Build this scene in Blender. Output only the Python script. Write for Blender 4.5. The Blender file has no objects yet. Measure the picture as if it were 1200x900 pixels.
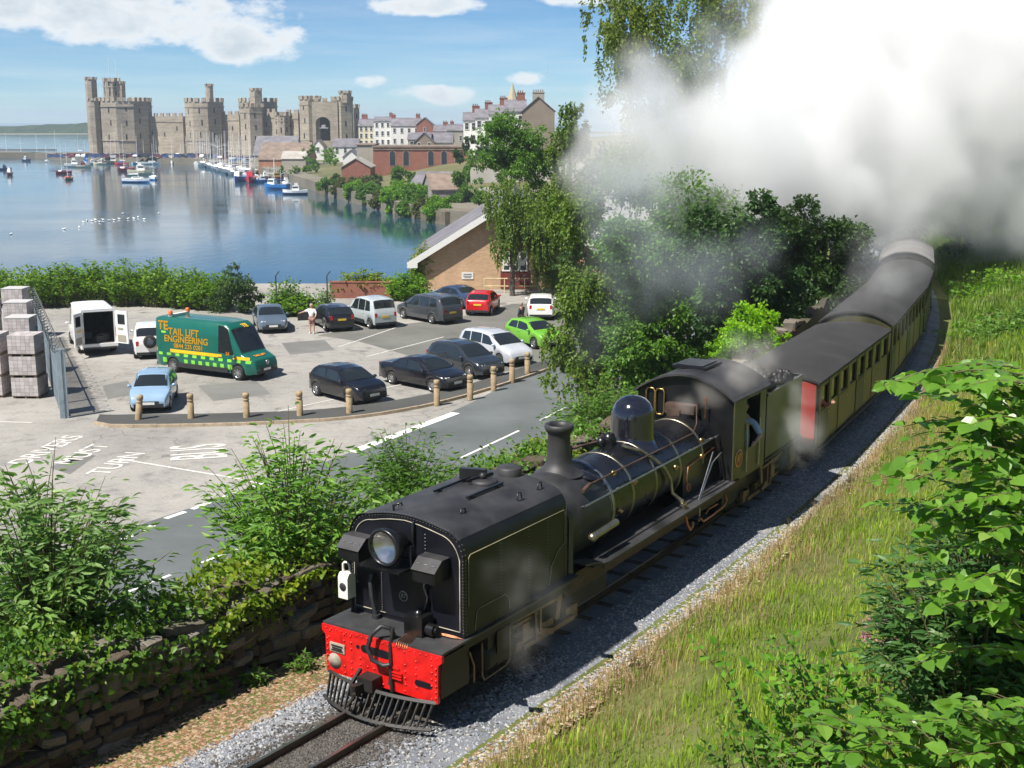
import bpy, math, random
import numpy as np
from mathutils import Vector, Matrix
R = math.radians
sc = bpy.context.scene
COL = sc.collection
rnd = random.Random(11)
def nth(k): return '%d%s' % (k, 'th' if 10 <= k % 100 <= 20 else {1: 'st', 2: 'nd', 3: 'rd'}.get(k % 10, 'th'))
rng = np.random.default_rng(5)
PI = math.pi

# ------------------------------------------------------------------ camera
FPX, CAMZ = 1500.0, 7.83
TH = math.atan(310 / 1500)
cam_d = bpy.data.cameras.new('camera')
cam = bpy.data.objects.new('camera', cam_d)
COL.objects.link(cam)
cam_d.sensor_width = 36; cam_d.lens = FPX / 1200 * 36
cam_d.clip_start = 0.1; cam_d.clip_end = 30000
cam.location = (0, 0, CAMZ); cam.rotation_euler = (PI / 2 - TH, 0, 0)
sc.camera = cam

# ------------------------------------------------------------------ sky, sun, exposure
SUN_EL, SUN_AZ = R(56), R(227)          # azimuth measured clockwise from +Y: light comes from the left, a little behind the camera
to_sun = Vector((math.sin(SUN_AZ) * math.cos(SUN_EL), math.cos(SUN_AZ) * math.cos(SUN_EL), math.sin(SUN_EL)))
sun_d = bpy.data.lights.new('sun', 'SUN'); sun_d.energy = 5.0; sun_d.angle = R(0.53); sun_d.color = (1, .955, .88)
sun = bpy.data.objects.new('sun', sun_d); COL.objects.link(sun)
sun.rotation_euler = to_sun.to_track_quat('Z', 'Y').to_euler(); sun.location = (-40, -20, 80)

world = bpy.data.worlds.new('World'); sc.world = world; world.use_nodes = True
wn = world.node_tree; wn.nodes.clear()
def WN(t, **k):
    n = wn.nodes.new(t)
    for a, b in k.items(): setattr(n, a, b)
    return n
w_out = WN('ShaderNodeOutputWorld'); w_bg = WN('ShaderNodeBackground')
sky = WN('ShaderNodeTexSky', sky_type='NISHITA', sun_disc=False, sun_elevation=SUN_EL, sun_rotation=SUN_AZ, altitude=0, air_density=.6, dust_density=0.0, ozone_density=2.2)
w_bg.inputs['Strength'].default_value = 0.062
w_tc = WN('ShaderNodeTexCoord')
def wmath(op, a, b=None, c=None):
    n = WN('ShaderNodeMath', operation=op)
    for i, v in enumerate((a, b, c)):
        if v is None: continue
        if isinstance(v, (int, float)): n.inputs[i].default_value = v
        else: wn.links.new(v, n.inputs[i])
    return n.outputs[0]
w_sep = WN('ShaderNodeSeparateXYZ'); wn.links.new(w_tc.outputs['Generated'], w_sep.inputs[0])
# clouds lie on a plane high above: project the view direction on it
den = wmath('MAXIMUM', wmath('ADD', w_sep.outputs[2], .045), .01)
cx = wmath('DIVIDE', w_sep.outputs[0], den); cy = wmath('DIVIDE', w_sep.outputs[1], den)
w_cmb = WN('ShaderNodeCombineXYZ'); wn.links.new(cx, w_cmb.inputs[0]); wn.links.new(cy, w_cmb.inputs[1])
def wnoise(scale, detail, rough, off=(0, 0, 0)):
    m = WN('ShaderNodeMapping'); m.inputs['Location'].default_value = off
    wn.links.new(w_cmb.outputs[0], m.inputs[0])
    n = WN('ShaderNodeTexNoise'); n.inputs['Scale'].default_value = scale; n.inputs['Detail'].default_value = detail; n.inputs['Roughness'].default_value = rough
    wn.links.new(m.outputs[0], n.inputs[0]); return n.outputs[0]
w_n1 = wnoise(1.1, 8, .58, (2.0, .4, 0)); w_n2 = wnoise(.28, 4, .5, (1.3, 7.7, 0))
# fair-weather cumulus: cells in view direction space, each an ellipse broken up by noise
def cloud(u, v, ru, rv, amp=1.0):
    a = math.atan2(u - 600, 1500); e = math.atan((450 - v) / 1500) - TH
    dx, dz = math.sin(a), math.sin(e)
    du = wmath('DIVIDE', wmath('SUBTRACT', w_sep.outputs[0], dx), ru / 1500); dv = wmath('DIVIDE', wmath('SUBTRACT', w_sep.outputs[2], dz), rv / 1500)
    q = wmath('ADD', wmath('MULTIPLY', du, du), wmath('MULTIPLY', dv, dv))
    return wmath('MULTIPLY', wmath('SUBTRACT', 1.0, q), amp)
w_gen = WN('ShaderNodeTexNoise'); w_gen.inputs['Scale'].default_value = 26; w_gen.inputs['Detail'].default_value = 7; w_gen.inputs['Roughness'].default_value = .62
w_map = WN('ShaderNodeMapping'); w_map.inputs['Scale'].default_value = (1, 1, 1.9)
wn.links.new(w_tc.outputs['Generated'], w_map.inputs[0]); wn.links.new(w_map.outputs[0], w_gen.inputs[0])
cl = None
for c in [(60, 8, 230, 42, 1.0), (200, 26, 150, 34, 1.0), (295, 48, 72, 30, 1.1), (120, 44, 90, 12, .5), (500, 6, 75, 14, .9), (528, 112, 48, 13, .75), (480, 108, 30, 9, .45), (690, -2, 60, 14, .9), (436, 96, 26, 6, .3), (620, 92, 30, 7, .3),
          (880, -120, 260, 60, 1.0), (-300, -60, 260, 70, 1.0), (-480, 60, 200, 40, .8), (1600, -80, 240, 60, 1.0), (300, -300, 300, 90, 1.0)]:
    e = cloud(*c)
    cl = e if cl is None else wmath('MAXIMUM', cl, e)
cl = wmath('ADD', cl, wmath('MULTIPLY', wmath('SUBTRACT', w_gen.outputs[0], .5), 2.6))
over = wmath('MULTIPLY', wmath('SUBTRACT', w_n1, .56), wmath('MULTIPLY', w_n2, 6))       # the same broken cloud over the rest of the sky
high = WN('ShaderNodeMapRange'); high.inputs[1].default_value = .22; high.inputs[2].default_value = .45; wn.links.new(w_sep.outputs[2], high.inputs[0])
cl = wmath('MAXIMUM', cl, wmath('MULTIPLY', over, high.outputs[0]))
cmask = WN('ShaderNodeMapRange', interpolation_type='SMOOTHSTEP'); cmask.inputs[1].default_value = .0; cmask.inputs[2].default_value = .75; cmask.inputs[4].default_value = .93; wn.links.new(cl, cmask.inputs[0])
thin = wmath('MULTIPLY', wmath('SUBTRACT', wnoise(.55, 5, .6, (5, 2, 0)), .42), .7)       # a little veil
cm2 = wmath('MAXIMUM', cmask.outputs[0], wmath('MAXIMUM', thin, 0))
ccol = WN('ShaderNodeValToRGB'); ccol.color_ramp.elements[0].position = .25; ccol.color_ramp.elements[0].color = (10.5, 10.6, 10.6, 1); ccol.color_ramp.elements[1].position = .8; ccol.color_ramp.elements[1].color = (6.6, 7.4, 8.0, 1)
wn.links.new(wmath('MULTIPLY', cl, .62), ccol.inputs[0])
w_mix = WN('ShaderNodeMix', data_type='RGBA')
wn.links.new(cm2, w_mix.inputs[0]); w_hs = WN('ShaderNodeHueSaturation'); w_hs.inputs['Saturation'].default_value = 1.12; w_ti = WN('ShaderNodeMix', data_type='RGBA', blend_type='MULTIPLY'); w_ti.inputs[0].default_value = 1; w_ti.inputs[7].default_value = (.82, .98, 1.08, 1); wn.links.new(sky.outputs[0], w_ti.inputs[6]); wn.links.new(w_ti.outputs[2], w_hs.inputs['Color']); wn.links.new(w_hs.outputs[0], w_mix.inputs[6]); wn.links.new(ccol.outputs[0], w_mix.inputs[7])
wn.links.new(w_mix.outputs[2], w_bg.inputs[0]); wn.links.new(w_bg.outputs[0], w_out.inputs[0])

sc.view_settings.view_transform = 'Standard'; sc.view_settings.look = 'None'
sc.view_settings.exposure = 0.68; sc.view_settings.gamma = 1; sc.view_settings.use_curve_mapping = False
sc.render.engine = 'CYCLES'
cy_ = sc.cycles
cy_.use_denoising = True
try: cy_.denoiser = 'OPENIMAGEDENOISE'
except Exception: pass
cy_.use_adaptive_sampling = True; cy_.adaptive_threshold = .02
cy_.max_bounces = 14; cy_.diffuse_bounces = 3; cy_.glossy_bounces = 3; cy_.transmission_bounces = 4; cy_.transparent_max_bounces = 8
cy_.volume_bounces = 12; cy_.caustics_reflective = False; cy_.caustics_refractive = False; cy_.sample_clamp_indirect = 6

# ------------------------------------------------------------------ helpers
def G(u, v, z):
    """the point of the photograph at pixel (u, v) on the level z"""
    a, b = (u - 600) / FPX, -(v - 450) / FPX
    d = Vector((a, math.cos(TH) + b * math.sin(TH), -math.sin(TH) + b * math.cos(TH)))
    t = (z - CAMZ) / d.z
    return Vector((d.x * t, d.y * t, z))
def GY(u, v, y):
    """the point of the photograph at pixel (u, v) at the depth y"""
    a, b = (u - 600) / FPX, -(v - 450) / FPX
    d = Vector((a, math.cos(TH) + b * math.sin(TH), -math.sin(TH) + b * math.cos(TH)))
    t = y / d.y
    return Vector((d.x * t, y, CAMZ + d.z * t))

class MB:
    def __init__(s): s.v = []; s.f = []; s.s = []
    def add(s, vs, fs, M=None, smooth=False):
        o = len(s.v)
        s.v += [tuple(M @ Vector(p)) if M is not None else tuple(p) for p in vs]
        s.f += [tuple(i + o for i in f) for f in fs]; s.s += [smooth] * len(fs)
        return s
    def box(s, c, d, rz=0, M=None):
        x, y, z = d[0] / 2, d[1] / 2, d[2] / 2
        vs = [(a * x, b * y, e * z) for e in (-1, 1) for a, b in ((-1, -1), (1, -1), (1, 1), (-1, 1))]
        T = Matrix.Translation(c) @ Matrix.Rotation(rz, 4, 'Z')
        if M is not None: T = T @ M
        return s.add(vs, [(3, 2, 1, 0), (4, 5, 6, 7), (0, 1, 5, 4), (1, 2, 6, 5), (2, 3, 7, 6), (3, 0, 4, 7)], T)
    def bar(s, a, b, w, h, up=(0, 0, 1)):
        a, b = Vector(a), Vector(b); d = b - a; L = d.length; d.normalize()
        y = Vector(up).cross(d)
        if y.length < 1e-4: y = Vector((1, 0, 0)).cross(d)
        y.normalize(); z = d.cross(y)
        T = Matrix((d, y, z)).transposed().to_4x4(); T.translation = (a + b) / 2
        return s.box((0, 0, 0), (0, 0, 0)) if L < 1e-6 else s._tbox(T, L, w, h)
    def _tbox(s, T, L, w, h):
        x, y, z = L / 2, w / 2, h / 2
        vs = [(a * x, b * y, e * z) for e in (-1, 1) for a, b in ((-1, -1), (1, -1), (1, 1), (-1, 1))]
        return s.add(vs, [(3, 2, 1, 0), (4, 5, 6, 7), (0, 1, 5, 4), (1, 2, 6, 5), (2, 3, 7, 6), (3, 0, 4, 7)], T)
    def tube(s, pts, r, n=8, cap=True, smooth=True):
        pts = [Vector(p) for p in pts]; k = len(pts)
        rs = r if isinstance(r, (list, tuple)) else [r] * k
        vs = []; prev = None
        for i, p in enumerate(pts):
            d = (pts[min(i + 1, k - 1)] - pts[max(i - 1, 0)])
            if d.length < 1e-9: d = Vector((0, 0, 1))
            d.normalize()
            if prev is None:
                a = Vector((0, 0, 1)).cross(d)
                if a.length < .05: a = Vector((1, 0, 0)).cross(d)
            else: a = prev - d * prev.dot(d)
            a.normalize(); prev = a; b = d.cross(a)
            vs += [p + (a * math.cos(2 * PI * j / n) + b * math.sin(2 * PI * j / n)) * rs[i] for j in range(n)]
        fs = [(i * n + j, i * n + (j + 1) % n, (i + 1) * n + (j + 1) % n, (i + 1) * n + j) for i in range(k - 1) for j in range(n)]
        s.add(vs, fs, None, smooth)
        if cap:
            s.add(vs[:n], [tuple(range(n))[::-1]]); s.add(vs[-n:], [tuple(range(n))])
        return s
    def cyl(s, a, b, r0, r1=None, n=16, cap=True):
        return s.tube([a, b], [r0, r0 if r1 is None else r1], n, cap)
    def lathe(s, prof, o=(0, 0, 0), ax=(0, 0, 1), n=20, smooth=True):
        ax = Vector(ax).normalized(); a = Vector((1, 0, 0)) if abs(ax.x) < .9 else Vector((0, 1, 0))
        a = (a - ax * a.dot(ax)).normalized(); b = ax.cross(a); o = Vector(o)
        vs = [o + ax * h + (a * math.cos(2 * PI * j / n) + b * math.sin(2 * PI * j / n)) * max(r, 1e-4) for r, h in prof for j in range(n)]
        fs = [(i * n + j, i * n + (j + 1) % n, (i + 1) * n + (j + 1) % n, (i + 1) * n + j) for i in range(len(prof) - 1) for j in range(n)]
        return s.add(vs, fs, None, smooth)
    def prism(s, poly, h, M=None, smooth=False):
        """polygon in the XY plane, extruded along +Z by h"""
        n = len(poly)
        vs = [(x, y, 0) for x, y in poly] + [(x, y, h) for x, y in poly]
        s.add(vs, [tuple(range(n))[::-1], tuple(range(n, 2 * n))], M)
        return s.add(vs, [(i, (i + 1) % n, (i + 1) % n + n, i + n) for i in range(n)], M, smooth)
    def grid(s, rows, smooth=True):
        n = len(rows[0]); vs = [p for r in rows for p in r]
        return s.add(vs, [(i * n + j, i * n + j + 1, (i + 1) * n + j + 1, (i + 1) * n + j) for i in range(len(rows) - 1) for j in range(n - 1)], None, smooth)
    def sph(s, c, r, n=10, sz=1.0, half=False):
        m = max(4, n // 2); lo = 0 if half else -PI / 2
        return s.lathe([(r * math.cos(lo + (PI / 2 - lo) * i / m), r * sz * math.sin(lo + (PI / 2 - lo) * i / m)) for i in range(m + 1)], c, (0, 0, 1), n)
    def mesh(s, name):
        me = bpy.data.meshes.new(name); me.from_pydata(s.v, [], s.f)
        me.polygons.foreach_set('use_smooth', s.s); me.update(); return me
    def build(s, name, mat, parent=None, M=None):
        if M is not None: s.v = [tuple(M @ Vector(p)) for p in s.v]
        me = s.mesh(name); me.materials.append(mat)
        return link(name, me, parent)
def link(name, me, parent=None, loc=None, rz=None):
    o = bpy.data.objects.new(name, me); COL.objects.link(o)
    if parent is not None: o.parent = parent
    if loc is not None: o.location = loc
    if rz is not None: o.rotation_euler = (0, 0, rz)
    return o
def empty(name, loc=(0, 0, 0), rz=0):
    o = bpy.data.objects.new(name, None); COL.objects.link(o); o.location = loc; o.rotation_euler = (0, 0, rz); o.empty_display_size = .2
    return o
def tag(o, label=None, cat=None, group=None, kind=None):
    for k, v in (('label', label), ('category', cat), ('group', group), ('kind', kind)):
        if v: o[k] = v
    return o
def copy_tree(o, parent=None):
    c = o.copy(); COL.objects.link(c); c.parent = parent
    for ch in list(o.children): copy_tree(ch, c)
    return c
def npmesh(name, V, F, mat, parent=None, smooth=False):
    """V (n,3); F (m,k) all faces of k corners"""
    me = bpy.data.meshes.new(name); n, (m, k) = len(V), F.shape
    me.vertices.add(n); me.vertices.foreach_set('co', np.asarray(V, np.float32).ravel())
    me.loops.add(m * k); me.loops.foreach_set('vertex_index', F.astype(np.int32).ravel())
    me.polygons.add(m); me.polygons.foreach_set('loop_start', np.arange(m, dtype=np.int32) * k)
    try: me.polygons.foreach_set('loop_total', np.full(m, k, np.int32))
    except Exception: pass
    me.polygons.foreach_set('use_smooth', np.full(m, smooth))
    me.update(calc_edges=True); me.materials.append(mat)
    return link(name, me, parent)

# ------------------------------------------------------------------ materials
class NT:
    def __init__(s, name):
        s.m = bpy.data.materials.new(name); s.m.use_nodes = True; s.t = s.m.node_tree; s.t.nodes.clear()
        s.out = s.N('ShaderNodeOutputMaterial')
    def N(s, t, **k):
        n = s.t.nodes.new(t)
        for a, b in k.items(): setattr(n, a, b)
        return n
    def L(s, a, b): s.t.links.new(a, b)
    def set(s, sock, v):
        if isinstance(v, (int, float, tuple)): sock.default_value = v
        else: s.L(v, sock)
    def math(s, op, a, b=0.0, c=None):
        n = s.N('ShaderNodeMath', operation=op)
        s.set(n.inputs[0], a); s.set(n.inputs[1], b)
        if c is not None: s.set(n.inputs[2], c)
        return n.outputs[0]
    def mix(s, f, a, b, mode='MIX'):
        n = s.N('ShaderNodeMix', data_type='RGBA', blend_type=mode)
        s.set(n.inputs[0], f); s.set(n.inputs[6], a if not (isinstance(a, tuple) and len(a) == 3) else a + (1,)); s.set(n.inputs[7], b if not (isinstance(b, tuple) and len(b) == 3) else b + (1,))
        return n.outputs[2]
    def co(s, kind='Object', scale=(1, 1, 1), rot=(0, 0, 0)):
        tc = s.N('ShaderNodeTexCoord'); m = s.N('ShaderNodeMapping'); m.inputs['Scale'].default_value = scale; m.inputs['Rotation'].default_value = rot
        s.L(tc.outputs[kind], m.inputs[0]); return m.outputs[0]
    def noise(s, scale, detail=4, rough=.55, co=None, dist=0):
        n = s.N('ShaderNodeTexNoise'); n.inputs['Scale'].default_value = scale; n.inputs['Detail'].default_value = detail; n.inputs['Roughness'].default_value = rough; n.inputs['Distortion'].default_value = dist
        s.L(co if co is not None else s.co(), n.inputs[0]); return n.outputs[0]
    def ramp(s, f, *st):
        n = s.N('ShaderNodeValToRGB'); r = n.color_ramp
        while len(r.elements) < len(st): r.elements.new(.5)
        for e, (p, c) in zip(r.elements, st): e.position = p; e.color = c + (1,) if len(c) == 3 else c
        s.L(f, n.inputs[0]); return n.outputs[0]
    def rng(s, f, a, b, c=0.0, d=1.0):
        n = s.N('ShaderNodeMapRange'); s.set(n.inputs[0], f)
        for i, v in enumerate((a, b, c, d)): n.inputs[i + 1].default_value = v
        return n.outputs[0]
    def bump(s, h, strength=.3, dist=.02):
        n = s.N('ShaderNodeBump'); n.inputs['Strength'].default_value = strength; n.inputs['Distance'].default_value = dist; s.L(h, n.inputs['Height']); return n.outputs[0]
    def bsdf(s, col, rough=.6, metal=0.0, normal=None, spec=.5, coat=0.0):
        p = s.N('ShaderNodeBsdfPrincipled')
        s.set(p.inputs['Base Color'], col if not (isinstance(col, tuple) and len(col) == 3) else col + (1,)); s.set(p.inputs['Roughness'], rough); s.set(p.inputs['Metallic'], metal)
        p.inputs['Specular IOR Level'].default_value = spec; p.inputs['Coat Weight'].default_value = coat; p.inputs['Coat Roughness'].default_value = .04
        if normal is not None: s.L(normal, p.inputs['Normal'])
        return p.outputs[0]
    def done(s, sh): s.L(sh, s.out.inputs['Surface']); return s.m
def mul(c, k): return tuple(min(1, x * k) for x in c)
def simple(name, col, rough=.6, metal=0.0, var=.18, scale=3.0, bump=0.0, bscale=30., spec=.5, coat=0.0, col2=None, obj=False):
    t = NT(name)
    n = t.noise(scale, 5, .6)
    c = t.mix(t.rng(n, .35, .68), mul(col, 1 - var), mul(col, 1 + var) if col2 is None else col2)
    rn = t.math('ADD', t.math('MULTIPLY', n, .16), rough - .08) if rough > .12 else rough
    nm = t.bump(t.noise(bscale, 4, .6), .4, bump) if bump else None
    return t.done(t.bsdf(c, rn, metal, nm, spec, coat))
def paint(name, col, rough=.25, coat=.6, metal=0.0): 
    return simple(name, col, rough, metal, .06, 1.2, 0, 1, .5, coat)
def leafmat(name, a, b, c=None, trans=.38, rough=.45, spec=.35):
    t = NT(name); g = t.N('ShaderNodeNewGeometry')
    col = t.ramp(g.outputs['Random Per Island'], (0, a), (.55, tuple((x + y) / 2 for x, y in zip(a, b))), (.9, b), (1, c or b))
    big = t.noise(.9, 3, .5)
    col = t.mix(1.0, col, t.ramp(big, (.3, (.72, .78, .75)), (.7, (1.2, 1.15, 1.0))), 'MULTIPLY')
    tr = t.N('ShaderNodeBsdfTranslucent'); t.L(t.mix(1.0, col, (1.25, 1.35, .55), 'MULTIPLY'), tr.inputs[0])
    ms = t.N('ShaderNodeMixShader'); ms.inputs[0].default_value = trans
    t.L(t.bsdf(col, rough, 0, None, spec), ms.inputs[1]); t.L(tr.outputs[0], ms.inputs[2])
    return t.done(ms.outputs[0])

# ------------------------------------------------------------------ the railway line as a curve: s metres behind the buffer beam, w metres to its right-hand (near) side
_S = np.arange(-30, 160, .1)
_PH = np.where(_S < 0, .60, .60 - .0070 * np.minimum(_S, 70))
_X = np.cumsum(np.sin(_PH)) * .1; _Y = np.cumsum(np.cos(_PH)) * .1
_i0 = int(round(30 / .1)); _X = _X - _X[_i0] - 1.754; _Y = _Y - _Y[_i0] + 15.901
def TR(s, w=0., z=0.):
    x = np.interp(s, _S, _X); y = np.interp(s, _S, _Y); p = np.interp(s, _S, _PH)
    return Vector((x + math.cos(p) * w, y - math.sin(p) * w, z))
def TRn(s, w, z):
    x = np.interp(s, _S, _X); y = np.interp(s, _S, _Y); p = np.interp(s, _S, _PH)
    return np.stack([x + np.cos(p) * w, y - np.sin(p) * w, z], -1)
def unit(s0, s1):
    """frame of a rail vehicle whose ends stand at s0 and s1: x backwards, y to the far side, z up; x = 0 at s0"""
    a, b = TR(s0), TR(s1); d = (b - a).normalized(); y = Vector((0, 0, 1)).cross(d)
    m = Matrix((d, y, (0, 0, 1))).transposed().to_4x4(); m.translation = a
    return m @ Matrix.Translation((-s0, 0, 0))
# ------------------------------------------------------------------ the setting: water, land, road
ZC, ZW = -4.4, -8.4
def water_mat():
    t = NT('harbour_water')
    c1 = t.co('Object', (1, .35, 1)); 
    h = t.math('ADD', t.noise(1.1, 5, .6, c1), t.math('MULTIPLY', t.noise(.16, 3, .5, c1), 1.4))
    big = t.noise(.02, 4, .6, t.co('Object', (1, 2.2, 1)))
    nm = t.N('ShaderNodeBump'); nm.inputs['Distance'].default_value = .05; t.L(h, nm.inputs['Height']); t.L(t.rng(big, .35, .65, .16, .5), nm.inputs['Strength'])
    dep = t.mix(big, (.012, .05, .085), (.02, .075, .10))
    return t.done(t.bsdf(dep, t.rng(big, .35, .65, .05, .12), 0, nm.outputs[0], .5))
MW = water_mat()
mb = MB(); mb.add([(-5000, 60, ZW), (5000, 60, ZW), (5000, 6000, ZW), (-5000, 6000, ZW)], [(0, 1, 2, 3)])
tag(mb.build('harbour_water', MW), kind='structure')
def ground_mat(name, c1, c2, c3, s1=.25, s2=6, bump=.02, rough=.9):
    t = NT(name); n = t.noise(s1, 5, .6); m = t.noise(s2, 6, .65)
    c = t.ramp(n, (.3, c1), (.55, c2), (.75, c3)); c = t.mix(.6, c, t.ramp(m, (.25, (.55, .55, .55)), (.75, (1.25, 1.25, 1.25))), 'MULTIPLY')
    return t.done(t.bsdf(c, rough, 0, t.bump(m, .5, bump), .25))
M_land = ground_mat('sea_bed', (.10, .09, .06), (.13, .12, .08), (.07, .08, .04), .02, .5)
mb = MB(); mb.add([(-5200, -3000, -14), (5200, -3000, -14), (5200, 6200, -14), (-5200, 6200, -14)], [(0, 1, 2, 3)])
tag(mb.build('ground', M_land), kind='structure')

# car park and forecourt: worn concrete and tarmac
def concrete_mat():
    t = NT('worn_concrete'); co = t.co()
    n = t.noise(.16, 6, .62, co); f = t.noise(9, 6, .7, co); m = t.noise(1.3, 5, .65, co)
    c = t.ramp(n, (.3, (.235, .225, .205)), (.5, (.295, .28, .255)), (.7, (.36, .34, .31)))
    c = t.mix(.75, c, t.ramp(f, (.25, (.72, .72, .72)), (.75, (1.2, 1.2, 1.2))), 'MULTIPLY')
    c = t.mix(.8, c, t.ramp(m, (.30, (.62, .62, .64)), (.47, (1, 1, 1)), (.8, (1.1, 1.08, 1.05))), 'MULTIPLY')
    v = t.N('ShaderNodeTexVoronoi', feature='DISTANCE_TO_EDGE'); v.inputs['Scale'].default_value = .17
    dn = t.N('ShaderNodeVectorMath', operation='ADD'); nz = t.N('ShaderNodeTexNoise'); nz.inputs['Scale'].default_value = .9; t.L(co, nz.inputs[0]); t.L(co, dn.inputs[0])
    sc_ = t.N('ShaderNodeVectorMath', operation='SCALE'); sc_.inputs[3].default_value = 1.6; t.L(nz.outputs[1], sc_.inputs[0]); t.L(sc_.outputs[0], dn.inputs[1]); t.L(dn.outputs[0], v.inputs[0])
    crack = t.math('MAXIMUM', t.rng(v.outputs[0], .002, .007, .62, 1), t.rng(n, .45, .52, 0, 1))
    c = t.mix(1.0, c, crack, 'MULTIPLY')
    st = t.noise(.8, 3, .5, t.co('Object', (1, .45, 1), (0, 0, .5))); c = t.mix(1.0, c, t.ramp(st, (.26, (.55, .54, .53)), (.36, (1, 1, 1))), 'MULTIPLY')
    return t.done(t.bsdf(c, .88, 0, t.bump(f, .4, .01), .3))
def asphalt_mat(name, k=1.0, tint=(.105, .115, .115)):
    t = NT(name); f = t.noise(28, 5, .7); n = t.noise(.35, 5, .6)
    c = t.mix(.8, t.ramp(n, (.3, mul(tint, .82 * k)), (.7, mul(tint, 1.2 * k))), t.ramp(f, (.25, (.6, .6, .6)), (.75, (1.35, 1.35, 1.35))), 'MULTIPLY')
    return t.done(t.bsdf(c, .8, 0, t.bump(f, .6, .008), .3))
M_con = concrete_mat(); M_asph = asphalt_mat('road_asphalt', 1.0, (.118, .130, .130)); M_tar = asphalt_mat('car_park_tarmac', 1.25, (.12, .118, .105)); M_pave = asphalt_mat('pavement_tarmac', .8, (.09, .09, .085))
def sheet(name, pts, z, mat, kind='structure', thick=0):
    mb = MB()
    if thick: mb.prism([(p[0], p[1]) for p in pts], thick, Matrix.Translation((0, 0, z - thick)))
    else: mb.add([(p[0], p[1], z) for p in pts], [tuple(range(len(pts)))])
    o = mb.build(name, mat)
    if kind: tag(o, kind=kind)
    return o
# the whole near platform above the harbour, a solid with a sea wall
shore = [(-140, 20), (60, 20), (110, 60), (140, 140), (140, 330), (20, 330), (-6, 236), (-4, 180), (-3, 130), (-4.5, 104), (-9, 98.5), (-14, 97), (-30, 97), (-80, 99), (-140, 101)]
sheet('car_park_ground', shore, ZC, M_con, thick=6)
# tarmac patches of the right half of the car park
def gp(pts, z=ZC): return [G(u, v, z) for u, v in pts]
sheet('car_park_tarmac', gp([(372, 393), (420, 384), (470, 380), (530, 374), (600, 356), (700, 356), (720, 420), (640, 428), (560, 440), (420, 400)]), ZC + .004, M_tar)
M_patch = asphalt_mat('repair_patch', 1.5, (.11, .108, .10))
for pts in ([(232, 452), (300, 446), (318, 462), (250, 470)], [(330, 402), (380, 398), (392, 410), (340, 416)], [(58, 548), (92, 530), (112, 534), (82, 556)], [(120, 452), (150, 446), (158, 462), (126, 468)], [(250, 405), (300, 401), (304, 410), (252, 414)]):
    sheet('tarmac_patch', gp(pts), ZC + .003 + .0004 * len(bpy.data.objects) % .0008, M_patch)
# road: centre line surveyed from its dashes
rc = [(-30, -2), (-22.5, 11), (-15.5, 22.5)] + [tuple(G(u, v, ZC).xy) for u, v in ((236, 660), (350, 615), (460, 573), (540, 537), (608, 505), (660, 478))] + [(4.6, 61), (7.6, 72), (9.5, 84), (10.5, 100), (10.8, 120)]
def smooth_line(pts, n=12):
    out = []; P = [Vector((p[0], p[1], 0)) for p in pts]; P = [P[0] * 2 - P[1]] + P + [P[-1] * 2 - P[-2]]
    for i in range(1, len(P) - 2):
        for k in range(n):
            t = k / n; a, b, c, d = P[i - 1:i + 3]
            out.append(.5 * ((2 * b) + (c - a) * t + (2 * a - 5 * b + 4 * c - d) * t * t + (3 * b - a - 3 * c + d) * t ** 3))
    return out + [P[-2]]
RC = smooth_line(rc)
def offset(line, w):
    out = []
    for i, p in enumerate(line):
        d = line[min(i + 1, len(line) - 1)] - line[max(i - 1, 0)]; d.normalize()
        out.append(p + Vector((d.y, -d.x, 0)) * w)
    return out
def ribbon(name, line, w0, w1, z, mat, parent=None):
    a, b = offset(line, w0), offset(line, w1)
    mb = MB(); mb.grid([[(p.x, p.y, z), (q.x, q.y, z)] for p, q in zip(a, b)], False)
    return mb.build(name, mat, parent)
road = tag(ribbon('road', RC, -4.1, 4.3, ZC + .008, M_asph), kind='structure')
M_white = simple('road_paint', (.78, .78, .74), .7, 0, .12, 4)
M_white_old = simple('worn_road_paint', (.62, .60, .55), .8, 0, .2, 5)
def strip(name, p, q, w, z=.014, mat=None, parent=None):
    mb = MB(); p, q = Vector(p), Vector(q); d = (q - p).normalized(); n = Vector((d.y, -d.x, 0)) * w / 2
    mb.add([(v.x, v.y, ZC + z) for v in (p - n, p + n, q + n, q - n)], [(0, 1, 2, 3)])
    return mb.build(name, mat or M_white, parent if parent is not None else road)
for a, b in (((236, 660), (278, 644)), ((432, 584), (462, 572)), ((540, 537), (608, 505)), ((633, 493), (662, 478)), ((150, 694), (200, 674)), ((330, 624), (372, 607))):
    strip('centre_dash', G(*a, ZC), G(*b, ZC), .11)
for a, b in (((140, 634), (157, 627)), ((167, 622), (180, 616)), ((194, 608), (217, 600)), ((225, 597), (246, 589)), ((262, 583), (280, 576)), ((296, 571), (314, 564))):
    strip('give_way_dash', G(*a, ZC), G(*b, ZC), .2)
strip('edge_line', G(412, 530, ZC), G(534, 484, ZC), .42)
fore = bpy.data.objects['car_park_ground']
for a, b, w in (((140, 538), (272, 560), .12), ((-20, 494), (37, 495.5), .12), ((272, 560), (330, 572), .12)):
    strip('bay_line', G(*a, ZC), G(*b, ZC), w, .012, M_white_old, fore)
for a, b in (((396, 407), (476, 380)), ((560, 452), (640, 432)), ((300, 500 - 12), (620, 418)), ((430, 418), (520, 395))):
    strip('bay_line', G(*a, ZC), G(*b, ZC), .09, .0122, M_white_old, fore)
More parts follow.
